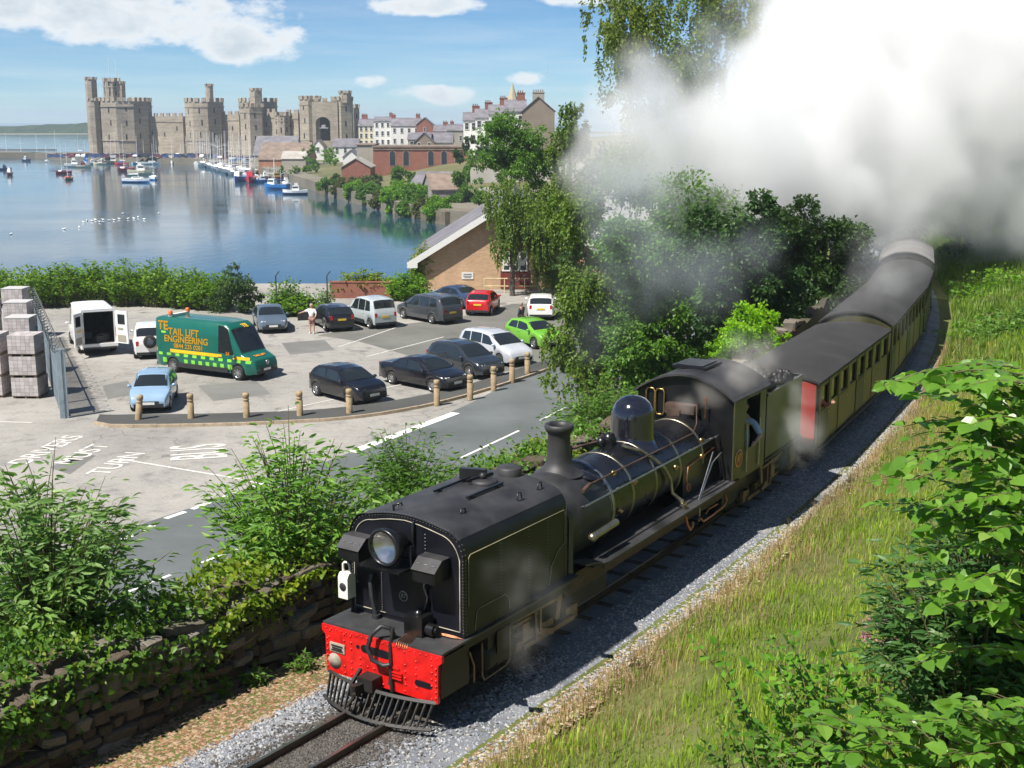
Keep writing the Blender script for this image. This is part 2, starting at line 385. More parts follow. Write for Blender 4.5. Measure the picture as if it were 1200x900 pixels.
def road_text(txt, u, v, size, rz, stretch, parent):
    cu = bpy.data.curves.new('road_lettering', 'FONT'); cu.body = txt; cu.size = size; cu.extrude = 0; cu.offset = .012
    o = bpy.data.objects.new('road_lettering', cu); dg = bpy.context.evaluated_depsgraph_get(); COL.objects.link(o); dg.update()
    me = bpy.data.meshes.new_from_object(o.evaluated_get(bpy.context.evaluated_depsgraph_get())); bpy.data.objects.remove(o)
    p = G(u, v, ZC)
    M = Matrix.Translation((p.x, p.y, ZC + .0135)) @ Matrix.Rotation(rz, 4, 'Z') @ Matrix.Diagonal((1, stretch, 1, 1))
    me.transform(M); me.materials.clear(); me.materials.append(M_white_old)
    return link('road_lettering', me, parent)
# ------------------------------------------------------------------ kerb and pavement of the car park, road lettering
kp = [(113, 497), (128, 500), (160, 500.5), (250, 499), (350, 495), (410, 490.5), (470, 482), (530, 469), (590, 451), (640, 434), (680, 420)]
kl = smooth_line([tuple(G(u, v, ZC).xy) for u, v in kp], 6)
ki = smooth_line([tuple(G(u, v, ZC).xy) for u, v in [(117, 488.5), (131, 489), (165, 488.5), (250, 487.5), (350, 484), (410, 479), (470, 470.5), (530, 458), (590, 440.5), (640, 424), (680, 411)]], 6)
mb = MB(); a, b = kl, ki
mb.grid([[(p.x, p.y, ZC + .115), (q.x, q.y, ZC + .115)] for p, q in zip(a, b)], False)
mb.grid([[(q.x, q.y, ZC + .115), (q.x, q.y, ZC - .05)] for q in b], False)
pavement = tag(mb.build('pavement', M_pave), kind='structure')
M_kerb = simple('kerb_concrete', (.34, .27, .19), .9, 0, .25, 4, .01, 25)
k0, k1 = kl, offset(kl, -.16)     # kerb stones between the two lines
cum = [0]
for p, q in zip(kl, kl[1:]): cum.append(cum[-1] + (q - p).length)
def along(line, d):
    i = max(0, min(len(cum) - 2, int(np.searchsorted(cum, d)) - 1)); t = (d - cum[i]) / max(1e-6, cum[i + 1] - cum[i]); return line[i].lerp(line[i + 1], t)
L = .93; d = 0
ko = offset(kl, .15)
while d < cum[-1] - .2:
    e = min(d + L - .012, cum[-1]); mb = MB()
    p0, p1, q0, q1 = along(kl, d), along(kl, e), along(ko, d), along(ko, e); z0, z1 = ZC - .05, ZC + .125 + rnd.uniform(-.006, .006)
    i0, i1 = p0.lerp(q0, .85), p1.lerp(q1, .85)
    mb.add([(p0.x, p0.y, z0), (p1.x, p1.y, z0), (q1.x, q1.y, z0), (q0.x, q0.y, z0), (p0.x, p0.y, z1), (p1.x, p1.y, z1), (i1.x, i1.y, z1), (i0.x, i0.y, z1)], [(4, 5, 6, 7), (3, 2, 6, 7), (0, 3, 7, 4), (1, 2, 6, 5)])
    mb.build('kerb_stone', M_kerb, pavement); d += L
def text_along(txt, pa, pb, size, stretch):
    p, q = G(*pa, ZC), G(*pb, ZC); ang = math.atan2(q.y - p.y, q.x - p.x)
    return road_text(txt, pa[0], pa[1], size, ang, stretch, fore)
text_along('BUS', (266, 536.5), (262, 513), 1.30, 2.25)
text_along('DRIVERS', (30, 545), (112, 505), 1.16, 1.0)
text_along('MUST', (84, 545), (146, 514), 1.16, 1.0)
text_along('TURN', (124, 557), (188, 522), 1.16, 1.0)

# ------------------------------------------------------------------ railway embankment and bank
M_soil = ground_mat('bank_soil', (.085, .095, .03), (.12, .14, .035), (.15, .14, .06), .5, 7, .03)
def bankz(s, w):
    """height of the railway formation and the slopes beside it"""
    w = np.asarray(w, float); s = np.asarray(s, float)
    zr = np.interp(w, [-14, -9.5, -3.35, -3.0, -2.5, -1.5, -1.1, 1.1, 1.75, 2.3, 4.0, 6.5, 9.0, 13, 22], [-4.9, -4.3, -.1, -.3, -.22, -.16, -.08, -.08, -.16, -.02, .55, 1.6, 3.1, 5.4, 8.5])
    far = np.clip((s - 18) / 30, 0, 1)
    zf = np.interp(w, [2.3, 4, 7, 12, 22], [-.02, .55, 1.3, 2.0, 2.2])
    zr = np.where(w > 2.3, zr * (1 - far) + zf * far, zr)
    near = np.clip((-4 - s) / 8, 0, 1)
    return zr + np.where(w > 2.2, .10 * np.sin(s * .9 + w * 1.3) + .06 * np.sin(s * 2.3 - w * 1.9), 0)
ws = np.array([-14, -12, -9.5, -7.5, -5.5, -4, -3.35, -3.0, -2.5, -2, -1.5, -1.1, -.5, .5, 1.1, 1.4, 1.75, 2.3, 2.9, 3.5, 4, 5, 6.5, 8, 9, 11, 13, 17, 22])
ss = np.concatenate([np.arange(-24, 40, .5), np.arange(40, 130, 2)])
Sg, Wg = np.meshgrid(ss, ws, indexing='ij')
Pv = TRn(Sg.ravel(), Wg.ravel(), bankz(Sg, Wg).ravel())
n, m = Sg.shape; idx = np.arange(n * m).reshape(n, m)
F = np.stack([idx[:-1, :-1], idx[:-1, 1:], idx[1:, 1:], idx[1:, :-1]], -1).reshape(-1, 4)
tag(npmesh('railway_embankment', Pv, F, M_soil, None, True), kind='structure')
# ballast bed: a sheet plus loose stones
def ballast_mat(name, cols, dark=True):
    t = NT(name); g = t.N('ShaderNodeNewGeometry')
    c = t.ramp(g.outputs['Random Per Island'], *[(i / (len(cols) - 1), x) for i, x in enumerate(cols)])
    return t.done(t.bsdf(c, .85, 0, t.bump(t.noise(40, 3), .4, .005), .3))
M_bal = ballast_mat('ballast_stone', [(.16, .17, .19), (.24, .25, .28), (.31, .32, .34), (.40, .40, .40), (.26, .24, .22)])
M_bald = ballast_mat('oily_ballast_stone', [(.05, .045, .04), (.075, .068, .06), (.10, .09, .078), (.13, .12, .11)])
M_leaf_litter = ballast_mat('dead_leaves', [(.16, .085, .045), (.24, .13, .07), (.30, .19, .11), (.36, .27, .17), (.11, .07, .045)])
M_balsheet = ground_mat('ballast_sheet', (.13, .14, .15), (.20, .21, .23), (.26, .27, .28), 1.5, 14, .04)
sb = np.concatenate([np.arange(-24, 40, .5), np.arange(40, 128, 2)]); wb = np.array([-1.45, -1.05, -.6, .6, 1.05, 1.55])
Sg, Wg = np.meshgrid(sb, wb, indexing='ij'); Zg = np.interp(Wg, wb, [-.15, -.03, -.012, -.012, -.03, -.15])
n, m = Sg.shape; idx = np.arange(n * m).reshape(n, m); F = np.stack([idx[:-1, :-1], idx[:-1, 1:], idx[1:, 1:], idx[1:, :-1]], -1).reshape(-1, 4)
tag(npmesh('ballast_bed', TRn(Sg.ravel(), Wg.ravel(), Zg.ravel()), F, M_balsheet), kind='structure')
def pebbles(name, s, w, size, mat, flat=.7, zoff=None, parent=None):
    n = len(s); z = np.where(np.abs(w) < 1.5, np.interp(np.abs(w), [0, .6, 1.05, 1.5], [-.012, -.012, -.03, -.15]), bankz(s, w)) + size * .15
    P = TRn(s, w, z if zoff is None else z + zoff)
    T = np.array([(1, 0, 0), (0, 1, 0), (-1, 0, 0), (0, -1, 0), (0, 0, 1), (0, 0, -1)], float)
    V = T[None] * rng.uniform(.55, 1.15, (n, 6, 1)) + rng.normal(0, .16, (n, 6, 3)); V[:, :, 2] *= flat
    a = rng.uniform(0, 2 * PI, n); ca, sa = np.cos(a), np.sin(a)
    V = np.stack([V[..., 0] * ca[:, None] - V[..., 1] * sa[:, None], V[..., 0] * sa[:, None] + V[..., 1] * ca[:, None], V[..., 2]], -1) * size[:, None, None]
    V = V + P[:, None, :]
    Ft = np.array([(0, 1, 4), (1, 2, 4), (2, 3, 4), (3, 0, 4), (1, 0, 5), (2, 1, 5), (3, 2, 5), (0, 3, 5)])
    F = (Ft[None] + (np.arange(n) * 6)[:, None, None]).reshape(-1, 3)
    return npmesh(name, V.reshape(-1, 3), F, mat, parent)
k = 34000
s_ = rng.uniform(-5, 30, k) ** 1.0; w_ = np.where(rng.random(k) < .5, rng.uniform(.72, 1.75, k), rng.uniform(-1.5, -.62, k)) + rng.normal(0, .05, k)
tag(pebbles('track_ballast', s_, w_, rng.uniform(.016, .036, k), M_bal), 'grey stone ballast along the railway track', 'ballast', kind='stuff')
k = 26000
s_ = rng.uniform(-6, 3, k); w_ = rng.normal(0, .40, k)
tag(pebbles('dark_ballast', s_, w_, rng.uniform(.016, .034, k), M_bald, .7, .006), 'oily dark ballast between the rails', 'ballast', kind='stuff')
k = 11000
s_ = rng.uniform(-6, 5, k); w_ = np.where(rng.random(k) < .8, rng.uniform(-2.65, -1.35, k), rng.uniform(1.5, 2.3, k))
tag(pebbles('leaf_litter', s_, w_, rng.uniform(.018, .045, k), M_leaf_litter, .25), 'dry brown leaf litter at the foot of the stone wall', 'leaf litter', kind='stuff')

k = 12000
s_ = rng.uniform(-6, 32, k); w_ = rng.normal(1.85, .22, k)
tag(pebbles('dry_litter', s_, w_, rng.uniform(.018, .042, k), ballast_mat('straw_litter', [(.30, .22, .13), (.42, .33, .21), (.50, .42, .30), (.36, .30, .22)]), .25), 'pale dry litter between ballast and grass', 'leaf litter', kind='stuff')

# track: two rails on steel sleepers
M_rail = simple('rail_steel', (.10, .075, .06), .45, .7, .3, 3); M_railtop = simple('rail_head', (.42, .40, .38), .3, .95, .1, 3); M_sleeper = simple('sleeper_steel', (.07, .055, .045), .8, .2, .35, 6, .004, 30)
track = empty('railway_track', TR(-3)); tag(track, kind='structure'); track_inv = track.matrix_world.inverted()
for sd in (-1, 1):
    rows = []
    prof = [(-.055, .0), (-.05, .012), (-.01, .025), (-.008, .085), (-.026, .09), (-.026, .115), (.026, .115), (.026, .09), (.008, .085), (.01, .025), (.05, .012), (.055, 0)]
    st = list(np.arange(-24, 40, 1.0)) + list(np.arange(40, 125, 3))
    mb = MB(); mb.grid([[TR(s, sd * .328 + a, b - .005) - TR(-3) for a, b in prof] for s in st], False); r_ = mb.build('rail', M_rail, track)
    mb = MB(); mb.grid([[TR(s, sd * .328 + a, .1125) - TR(-3) for a in (-.022, .022)] for s in st], False); mb.build('rail_head', M_railtop, r_)
slp = MB(); slp.prism([(-.09, -.09), (.09, -.09), (.07, -.002), (-.07, -.002)], 1.3, Matrix.Rotation(PI / 2, 4, 'X') @ Matrix.Translation((0, 0, -.65))); slp_me = slp.mesh('sleeper'); slp_me.materials.append(M_sleeper)
for i in range(60):
    s = -6 + i * .7
    o = link('sleeper', slp_me, track, TR(s) - TR(-3), PI / 2 - float(np.interp(s, _S, _PH)))

# ------------------------------------------------------------------ dry stone parapet between railway and road
M_stone = NT('wall_stone'); g = M_stone.N('ShaderNodeObjectInfo'); nn = M_stone.noise(7, 6, .65)
M_stone = M_stone.done(M_stone.bsdf(M_stone.mix(.8, M_stone.ramp(g.outputs['Random'], (0, (.07, .054, .038)), (.4, (.105, .083, .060)), (.75, (.14, .12, .092)), (1, (.22, .20, .165))), M_stone.ramp(nn, (.25, (.45, .43, .4)), (.5, (1, 1, 1)), (.8, (1.3, 1.28, 1.2))), 'MULTIPLY'), .92, 0, M_stone.bump(nn, .8, .03), .2))
M_mortar = ground_mat('wall_core', (.07, .06, .045), (.10, .085, .06), (.13, .12, .09), .8, 9, .04)
stwall = empty('stone_wall', TR(0, -2.75, -.2)); tag(stwall, 'rubble stone parapet wall overgrown with ivy beside the track', 'wall'); w0 = TR(0, -2.75, -.2)
WT = lambda s: .98 + .10 * math.sin(s * 1.7) + .06 * math.sin(s * 4.1 + 1)
mb = MB(); st = np.arange(-9, 60, .5)
mb.grid([[TR(s, -2.82, -.6) - w0, TR(s, -2.82, WT(s) - .12) - w0, TR(s, -3.2, WT(s) - .12) - w0, TR(s, -3.2, -1.6) - w0] for s in st], False)
mb.build('wall_core', M_mortar, stwall)
def stone_mesh(seed):
    r = random.Random(seed); q = MB(); vs = []
    # a rough block: 3 x 3 front with a bulge
    N = [(-.5, 0, -.5), (.5, 0, -.5), (.5, 0, .5), (-.5, 0, .5)]
    for y, k in ((-.5, .80), (-.32, 1.0), (.5, 1.0)):
        for a, b in ((-.5, -.42), (-.3, -.5), (.3, -.5), (.5, -.4), (.5, .38), (.28, .5), (-.3, .48), (-.5, .36)):
            vs.append((a * k + r.uniform(-.05, .05), y + r.uniform(-.07, .07) * (y < 0), b * k + r.uniform(-.05, .05)))
    fs = [(i, (i + 1) % 8, (i + 1) % 8 + 8, i + 8) for i in range(8)] + [(i + 8, (i + 1) % 8 + 8, (i + 1) % 8 + 16, i + 16) for i in range(8)] + [tuple(range(8))[::-1]]
    q.add(vs, fs); me = q.mesh('stone'); me.materials.append(M_stone); return me
stones = [stone_mesh(i) for i in range(9)]
cnt = 0
for row in range(8):
    s = -6.2 + rnd.uniform(0, .3); zr = -.28 + row * .165
    while s < 8:
        w = rnd.choice((.14, .2, .28, .38, .5, .62)) * rnd.uniform(.85, 1.15); h = .165 * rnd.uniform(.7, 1.45)
        if zr + h < WT(s) + .1 and cnt < 300:
            o = link('stone', rnd.choice(stones), stwall, TR(s + w / 2, -2.76 + rnd.uniform(-.05, .07), zr + .0825 + .05 * math.sin(s * 1.1 + row * .9) + rnd.uniform(-.03, .03)) - w0)
            o.scale = (w * .97, .30, h * .98); o.rotation_euler = (rnd.uniform(-.14, .14), rnd.uniform(-.16, .16), PI / 2 - float(np.interp(s, _S, _PH)) + rnd.uniform(-.12, .12)); cnt += 1
            # local y of the stone points to the far side of the track
        s += w
for i, s in enumerate(np.arange(-6, 30, .62)):      # coping
    o = link('coping_stone', rnd.choice(stones), stwall, TR(s, -3.0 + rnd.uniform(-.05, .05), WT(s) + rnd.uniform(-.04, .05)) - w0)
    o.scale = (rnd.uniform(.45, .66), rnd.uniform(.4, .52), rnd.uniform(.18, .30)); o.rotation_euler = (rnd.uniform(-.12, .12), rnd.uniform(-.12, .12), PI / 2 - float(np.interp(s, _S, _PH)) + rnd.uniform(-.15, .15))
# ------------------------------------------------------------------ the locomotive (articulated: front tank unit, boiler unit, rear bunker unit)
M_blk = simple('black_engine_paint', (.008, .008, .009), .34, 0, .5, 2.5, .001, 60, .5, .25)
M_blk_top = simple('sooty_black', (.032, .031, .032), .55, 0, .6, 1.6, .002, 40)
M_blk_side = simple('dusty_black_side', (.009, .0095, .008), .42, 0, .4, 1.5, .001, 40, .3)
M_navy = simple('front_plate_black', (.008, .008, .013), .32, 0, .3, 3)
M_frame = simple('oily_frame', (.016, .014, .012), .6, .1, .5, 4, .003, 30)
M_red = simple('buffer_beam_red', (.66, .010, .008), .40, 0, .30, 7, 0, 1, .5, .2)
M_line = simple('cream_lining', (.34, .31, .24), .6, 0, .3, 6)
M_brass = simple('brass', (.55, .36, .13), .32, 1, .2, 8); M_copper = simple('copper_pipe', (.42, .17, .09), .38, 1, .25, 8)
M_rod = simple('oily_steel_rod', (.20, .145, .09), .45, .7, .4, 4); M_steel = simple('bright_steel', (.5, .5, .5), .3, 1, .15, 8)
M_glass_l = NT('headlamp_glass'); M_glass_l = M_glass_l.done(M_glass_l.bsdf((.55, .60, .60), .08, .85, None, .8))
M_lamp = simple('white_lamp_paint', (.78, .74, .66), .5, 0, .1, 5); M_hose = simple('rubber_hose', (.025, .025, .028), .5, 0, .3, 10)
M_brown = simple('rusty_steel', (.085, .052, .038), .7, .3, .4, 5)
loco = empty('steam_locomotive', TR(0)); tag(loco, 'black articulated steam locomotive with red buffer beam and short chimney', 'locomotive')
LI = Matrix.Translation(-TR(0))
UF, UB, UR = LI @ unit(.4, 3.0), LI @ unit(3.4, 10.6), LI @ unit(11.0, 13.6)
def P(mb, name, mat, M=None, parent=None):
    return mb.build(name, mat, parent or loco, M if M is not None else UF)
def rivet(q, p, n, r=.013):
    p, n = Vector(p), Vector(n); q.lathe([(r, 0), (r * .75, r * .6), (0, r * .85)], p, n, 6)
# --- front tank: section arch
def arch(hw, z0, zs, zt, rc, n=8):
    """half-outline points from bottom +y side over the top to the -y side"""
    pts = [(hw, z0), (hw, zs)]
    for i in range(1, n + 1):
        t = i / n * PI / 2; pts.append((hw - rc + rc * math.cos(t), zs + (zt - .09 - zs) * math.sin(t)))
    for i in range(1, 8):
        y = (hw - rc) * (1 - i / 4.0); pts.append((y, zt - .09 * (abs(y) / (hw - rc)) ** 2))
    for i in range(n - 1, -1, -1):
        t = i / n * PI / 2; pts.append((-(hw - rc + rc * math.cos(t)), zs + (zt - .09 - zs) * math.sin(t)))
    pts.append((-hw, z0)); return pts
TA = arch(.975, 1.13, 2.20, 2.66, .34)
x0, x1 = .56, 3.16
side = MB(); top = MB()
rows = [[(x, y, z) for y, z in TA] for x in (x0, x0 + .012, 1.4, 2.3, x1)]
sidep = [i for i, (y, z) in enumerate(TA)]
top.grid(rows, True); tank = P(top, 'front_tank', M_blk_side)
q = MB(); q.add([(x0 + .02, y * .992, z - .006) for y, z in TA], [tuple(range(len(TA)))]); P(q, 'tank_front_plate', M_navy)
q = MB(); q.add([(x1, y, z) for y, z in TA], [tuple(range(len(TA)))[::-1]]); P(q, 'tank_back_plate', M_navy)
# sooty top skin, slightly proud
q = MB(); T2 = [(y * 1.003, z + .004) for y, z in TA if z > 2.42]; q.grid([[(x, y, z) for y, z in T2] for x in (x0, 1.4, 2.3, x1)]); P(q, 'tank_top', M_blk_top)
# lining on the front
def inset(pts, d): 
    c = (0, 1.8); return [(y - math.copysign(min(d, abs(y)), y), z - d if z > 2.2 else z) for y, z in pts]
q = MB(); lin = inset(TA, .075); lin[0] = (lin[0][0], 1.2); lin[-1] = (lin[-1][0], 1.2)
q.tube([(x0 + .012, y, z) for y, z in lin], .007, 5); q.tube([(x0 + .012, lin[0][0], 1.2), (x0 + .012, lin[-1][0], 1.2)], .007, 5); P(q, 'front_lining', M_line)
q = MB()
acc = []
for i in range(len(TA) - 1):
    a, b = Vector((TA[i][0], TA[i][1])), Vector((TA[i + 1][0], TA[i + 1][1])); L = (b - a).length; k = max(1, int(L / .045))
    for j in range(k):
        p = a.lerp(b, j / k); nrm = Vector((b.y - a.y, -(b.x - a.x))).normalized()
        rivet(q, (x0 + .045, p.x, p.y), (0, -nrm.x if False else nrm.x, nrm.y), .010)
        c = Vector((0, 1.8)); inn = p + (c - p).normalized() * .03
        rivet(q, (x0 + .018, inn.x, inn.y), (-1, 0, 0), .009)
for x in (1.42, 2.12, 2.62):
    for j in range(22): 
        for sd in (-1, 1): rivet(q, (x, sd * .976, 1.2 + j * .048), (0, sd, 0), .009)
for j in range(50):
    for sd in (-1, 1): rivet(q, (x1 - .04, sd * .976, 1.16 + j * .024), (0, sd, 0), .009)
for j in range(26): rivet(q, (x0 + .012, .42, 1.2 + j * .035), (-1, 0, 0), .009); rivet(q, (x0 + .012, -.34, 1.2 + j * .05), (-1, 0, 0), .012)
for j in range(46): 
    for sd in (-1, 1): rivet(q, (x0 + .08 + j * .056, sd * .976, 1.16), (0, sd, 0), .009)
P(q, 'rivets', simple('worn_rivet', (.13, .125, .12), .4, .3, .3, 8))['kind'] = 'stuff'
# side lining panel
q = MB()
for sd in (-1, 1):
    y = sd * .982
    q.tube([(.66, y, 1.55), (.66, y, 2.22), (.70, y, 2.26), (3.05, y, 2.26), (3.08, y, 2.2), (3.08, y, 1.75), (2.9, y, 1.68), (2.72, y, 1.5), (2.66, y, 1.22)], .006, 4)
    q.tube([(.80, y, 1.18), (.84, y, 1.42), (.9, y, 1.45), (1.52, y, 1.45), (1.6, y, 1.38), (1.64, y, 1.2)], .006, 4)
P(q, 'side_lining', simple('old_gold_lining', (.30, .27, .16), .6, 0, .2, 6))
# recessed look: door panel and number disc on the front plate
q = MB(); q.box((x0, -.02, 1.62), (.03, .72, .82)); P(q, 'front_door', M_navy)
q = MB(); q.lathe([(.075, 0), (.075, .008), (.062, .01), (.062, .004)], (x0 - .016, .02, 1.52), (-1, 0, 0), 18); P(q, 'number_ring', M_line)
def text_mesh(txt, size, ext=.003, bold=0.0):
    cu = bpy.data.curves.new('lettering', 'FONT'); cu.body = txt; cu.size = size; cu.extrude = ext; cu.align_x = 'CENTER'; cu.align_y = 'CENTER'; cu.offset = bold
    o = bpy.data.objects.new('lettering', cu); COL.objects.link(o)
    me = bpy.data.meshes.new_from_object(o.evaluated_get(bpy.context.evaluated_depsgraph_get())); bpy.data.objects.remove(o); return me
def put_text(txt, size, M, mat, parent, name='lettering', ext=.003, bold=0.0):
    me = text_mesh(txt, size, ext, bold); me.transform(M); me.materials.clear(); me.materials.append(mat); return link(name, me, parent)
FACE_F = Matrix(((0, 0, -1, 0), (-1, 0, 0, 0), (0, 1, 0, 0), (0, 0, 0, 1)))     # text facing forward (-x): reads along -y
put_text('87', .085, UF @ Matrix.Translation((x0 - .02, .02, 1.52)) @ FACE_F, M_line, loco)
# headlamp
q = MB(); q.lathe([(.0, .40), (.12, .40), (.15, .34), (.18, .23), (.225, .16), (.25, .10), (.26, .02), (.245, 0), (.218, .0), (.218, .03)], (.10, 0, 2.33), (1, 0, 0), 28); hl = P(q, 'headlamp', M_blk)
q = MB(); q.lathe([(.215, .03), (.19, .06), (.13, .12), (.06, .15), (.0, .16)], (.10, 0, 2.33), (1, 0, 0), 28); P(q, 'reflector', M_steel, None, hl)
q = MB(); q.lathe([(.217, .022), (.14, .006), (0, 0)], (.10, 0, 2.33), (1, 0, 0), 28)
tg = NT('clear_glass'); gl = tg.N('ShaderNodeBsdfGlass'); gl.inputs['Roughness'].default_value = .02; gl.inputs['IOR'].default_value = 1.25; M_clear = tg.done(gl.outputs[0])
P(q, 'lens', M_clear, None, hl)
q = MB(); q.box((.30, 0, 2.045), (.5, .62, .03)); q.bar((.5, .2, 2.04), (.56, .2, 1.9), .03, .03); q.bar((.5, -.2, 2.04), (.56, -.2, 1.9), .03, .03); q.box((.33, .3, 2.2), (.05, .03, .3)); q.box((.33, -.3, 2.2), (.05, .03, .3)); P(q, 'headlamp_bracket', M_blk)
q = MB(); q.tube([(x0 + .01, -.16, 2.60), (x0 - .02, -.16, 2.55), (x0 - .02, -.16, 2.3)], .022, 6); P(q, 'lamp_bracket', M_blk)
# tool boxes with sloping lids
for y, zz in ((.72, 2.20), (-.56, 2.14)):
    q = MB(); q.prism([(.24, zz - .22), (x0, zz - .22), (x0, zz + .06), (.38, zz + .06), (.24, zz - .05)], .36, Matrix.Translation((0, y + .18, 0)) @ Matrix.Rotation(PI / 2, 4, 'X')); bx_ = P(q, 'tool_box', M_blk)
    q = MB(); q.bar((.22, y, zz - .062), (.39, y, zz + .072), .39, .016); q.box((.475, y, zz + .072), (.18, .39, .014))
    P(q, 'tool_box_lid', M_blk_top, None, bx_)
    for k in (-.12, .0, .12): q = MB(); q.cyl((.3, y + k - .03, zz + .012), (.3, y + k + .03, zz + .012), .012, None, 6); P(q, 'hinge', M_steel, None, bx_)
# white lamp on its iron
lm = MB(); lm.box((.40, .90, 1.52), (.17, .17, .30)); lm.prism([(-.085, 0), (.085, 0), (.05, .06), (-.05, .06)], .17, Matrix.Translation((.40, .985, 1.67)) @ Matrix.Rotation(PI / 2, 4, 'X')); lamp = P(lm, 'front_lamp', M_lamp)
q = MB(); q.tube([(.40, .96, 1.72), (.40, .96, 1.84), (.40, .93, 1.87), (.40, .87, 1.87), (.40, .84, 1.84), (.40, .84, 1.72)], .016, 6); P(q, 'lamp_handle', M_lamp, None, lamp)
q = MB(); q.lathe([(0, .012), (.05, .01), (.06, 0)], (.312, .90, 1.54), (-1, 0, 0), 14); P(q, 'lamp_lens', M_hose, None, lamp)
q = MB(); q.bar((.50, .90, 1.12), (.50, .90, 1.42), .03, .02); q.bar((.50, .90, 1.38), (.34, .90, 1.38), .05, .02); P(q, 'lamp_iron', M_frame)
# footplate, buffer beam
q = MB(); q.box((1.6, 0, 1.105), (3.16, 2.03, .03)); P(q, 'footplate', simple('chequer_plate', (.050, .050, .052), .5, .2, .25, 5, .006, 45))
beam_pts = [(-1.02, 1.09), (1.02, 1.09), (1.02, 1.0), (.96, .95), (.95, .42), (-.95, .42), (-.96, .95), (-1.02, 1.0)]
q = MB(); q.prism(beam_pts, .05, Matrix(((0, 0, 1, 0), (1, 0, 0, 0), (0, 1, 0, 0), (0, 0, 0, 1)))); beam = P(q, 'buffer_beam', M_red)
q = MB()
def slot(q, y, z, w, h, x=-.004):
    pts = []
    for i in range(7): t = -PI / 2 + PI * i / 6; pts.append((y + w / 2 - h / 2 + h / 2 * math.cos(t), z + h / 2 * math.sin(t)))
    for i in range(7): t = PI / 2 + PI * i / 6; pts.append((y - w / 2 + h / 2 + h / 2 * math.cos(t), z + h / 2 * math.sin(t)))
    q.prism(pts, .006, Matrix(((0, 0, -1, 0), (1, 0, 0, 0), (0, 1, 0, 0), (0, 0, 0, 1))) @ Matrix.Translation((0, 0, -x - .003)))
for a_ in ((.08, .90, .50, .11), (-.72, .64, .28, .085), (.38, .9, .06, .06)): q = MB(); slot(q, *a_); P(q, 'beam_slot', M_navy, None, beam)
q = MB(); yy = [.88, .62, .50, .34, .22, .1, -.05, -.2, -.42, -.60, -.86]
for y in yy:
    for j in range(7):
        if rnd.random() < .8 and not (abs(y - .08) < .3 and abs(.45 + j * .09 - .9) < .09): rivet(q, (-.002, y + rnd.uniform(-.006, .006), .47 + j * .092), (-1, 0, 0), .017)
for j in range(22): rivet(q, (-.002, .94 - j * .09, 1.055), (-1, 0, 0), .014)
for z in (.5, .58, .66, .74, .82, .9):
    for y in (.925, -.925): rivet(q, (-.002, y, z), (-1, 0, 0), .018)
P(q, 'beam_rivets', M_red, None, beam)['kind'] = 'stuff'
q = MB(); q.box((-.008, .74, .80), (.016, .26, .13)); pl = P(q, 'builder_plate', M_line, None, beam)
q = MB(); q.box((-.02, .74, .83), (.01, .20, .018)); q.box((-.02, .74, .795), (.01, .17, .018)); q.box((-.02, .74, .765), (.01, .2, .014)); P(q, 'plate_lettering', M_frame, None, beam)
q = MB(); q.lathe([(0, .012), (.11, .012), (.11, 0)], (0, .80, .60), (-1, 0, 0), 16); P(q, 'round_plate', M_line, None, beam)
q = MB(); q.box((-.012, -.28, .76), (.03, .1, .02)); q.box((-.012, -.3, .7), (.05, .16, .018)); q.box((-.012, -.3, .66), (.05, .16, .018)); q.box((-.012, -.3, .62), (.05, .16, .018)); P(q, 'beam_step', M_red, None, beam)
# coupling, hoses
q = MB(); q.box((-.10, .10, .50), (.22, .26, .18)); q.box((-.28, .16, .46), (.2, .08, .12)); q.cyl((-.36, .16, .40), (-.36, .16, .54), .05, None, 10); q.bar((-.05, .3, .62), (-.3, .26, .5), .04, .05); q.bar((-.3, .26, .5), (-.42, .1, .42), .04, .05); q.tube([(-.42, .1, .42), (-.46, .16, .3), (-.42, .24, .24), (-.36, .2, .32)], .018, 6); q.cyl((-.15, -.02, .3), (-.15, .22, .3), .03, None, 8); P(q, 'coupling', M_frame)
q = MB(); pts = [(.12, -.16, 1.12), (.06, -.14, 1.26), (-.02, -.05, 1.30), (-.10, .06, 1.18), (-.13, .10, 1.0), (-.12, .04, .84), (-.08, -.12, .78), (-.04, -.2, .80)]
q.tube(pts, .032, 8); q.cyl((.10, -.17, 1.1), (-.02, -.17, .5), .022, None, 8); P(q, 'brake_hose', M_hose)
q = MB(); q.tube([(.06, -.18, 1.28), (.0, -.18, 1.05), (-.03, -.2, .7), (-.03, -.22, .42)], .026, 8); P(q, 'stand_pipe', M_frame)
q = MB(); q.tube([(x0 - .02, .56, 1.72), (x0 - .06, .56, 1.62), (x0 - .08, .52, 1.4), (x0 - .06, .47, 1.14)], .034, 8); q.cyl((x0 - .06, .47, 1.12), (x0 - .06, .47, 1.18), .06, None, 10); P(q, 'front_hose', M_hose)
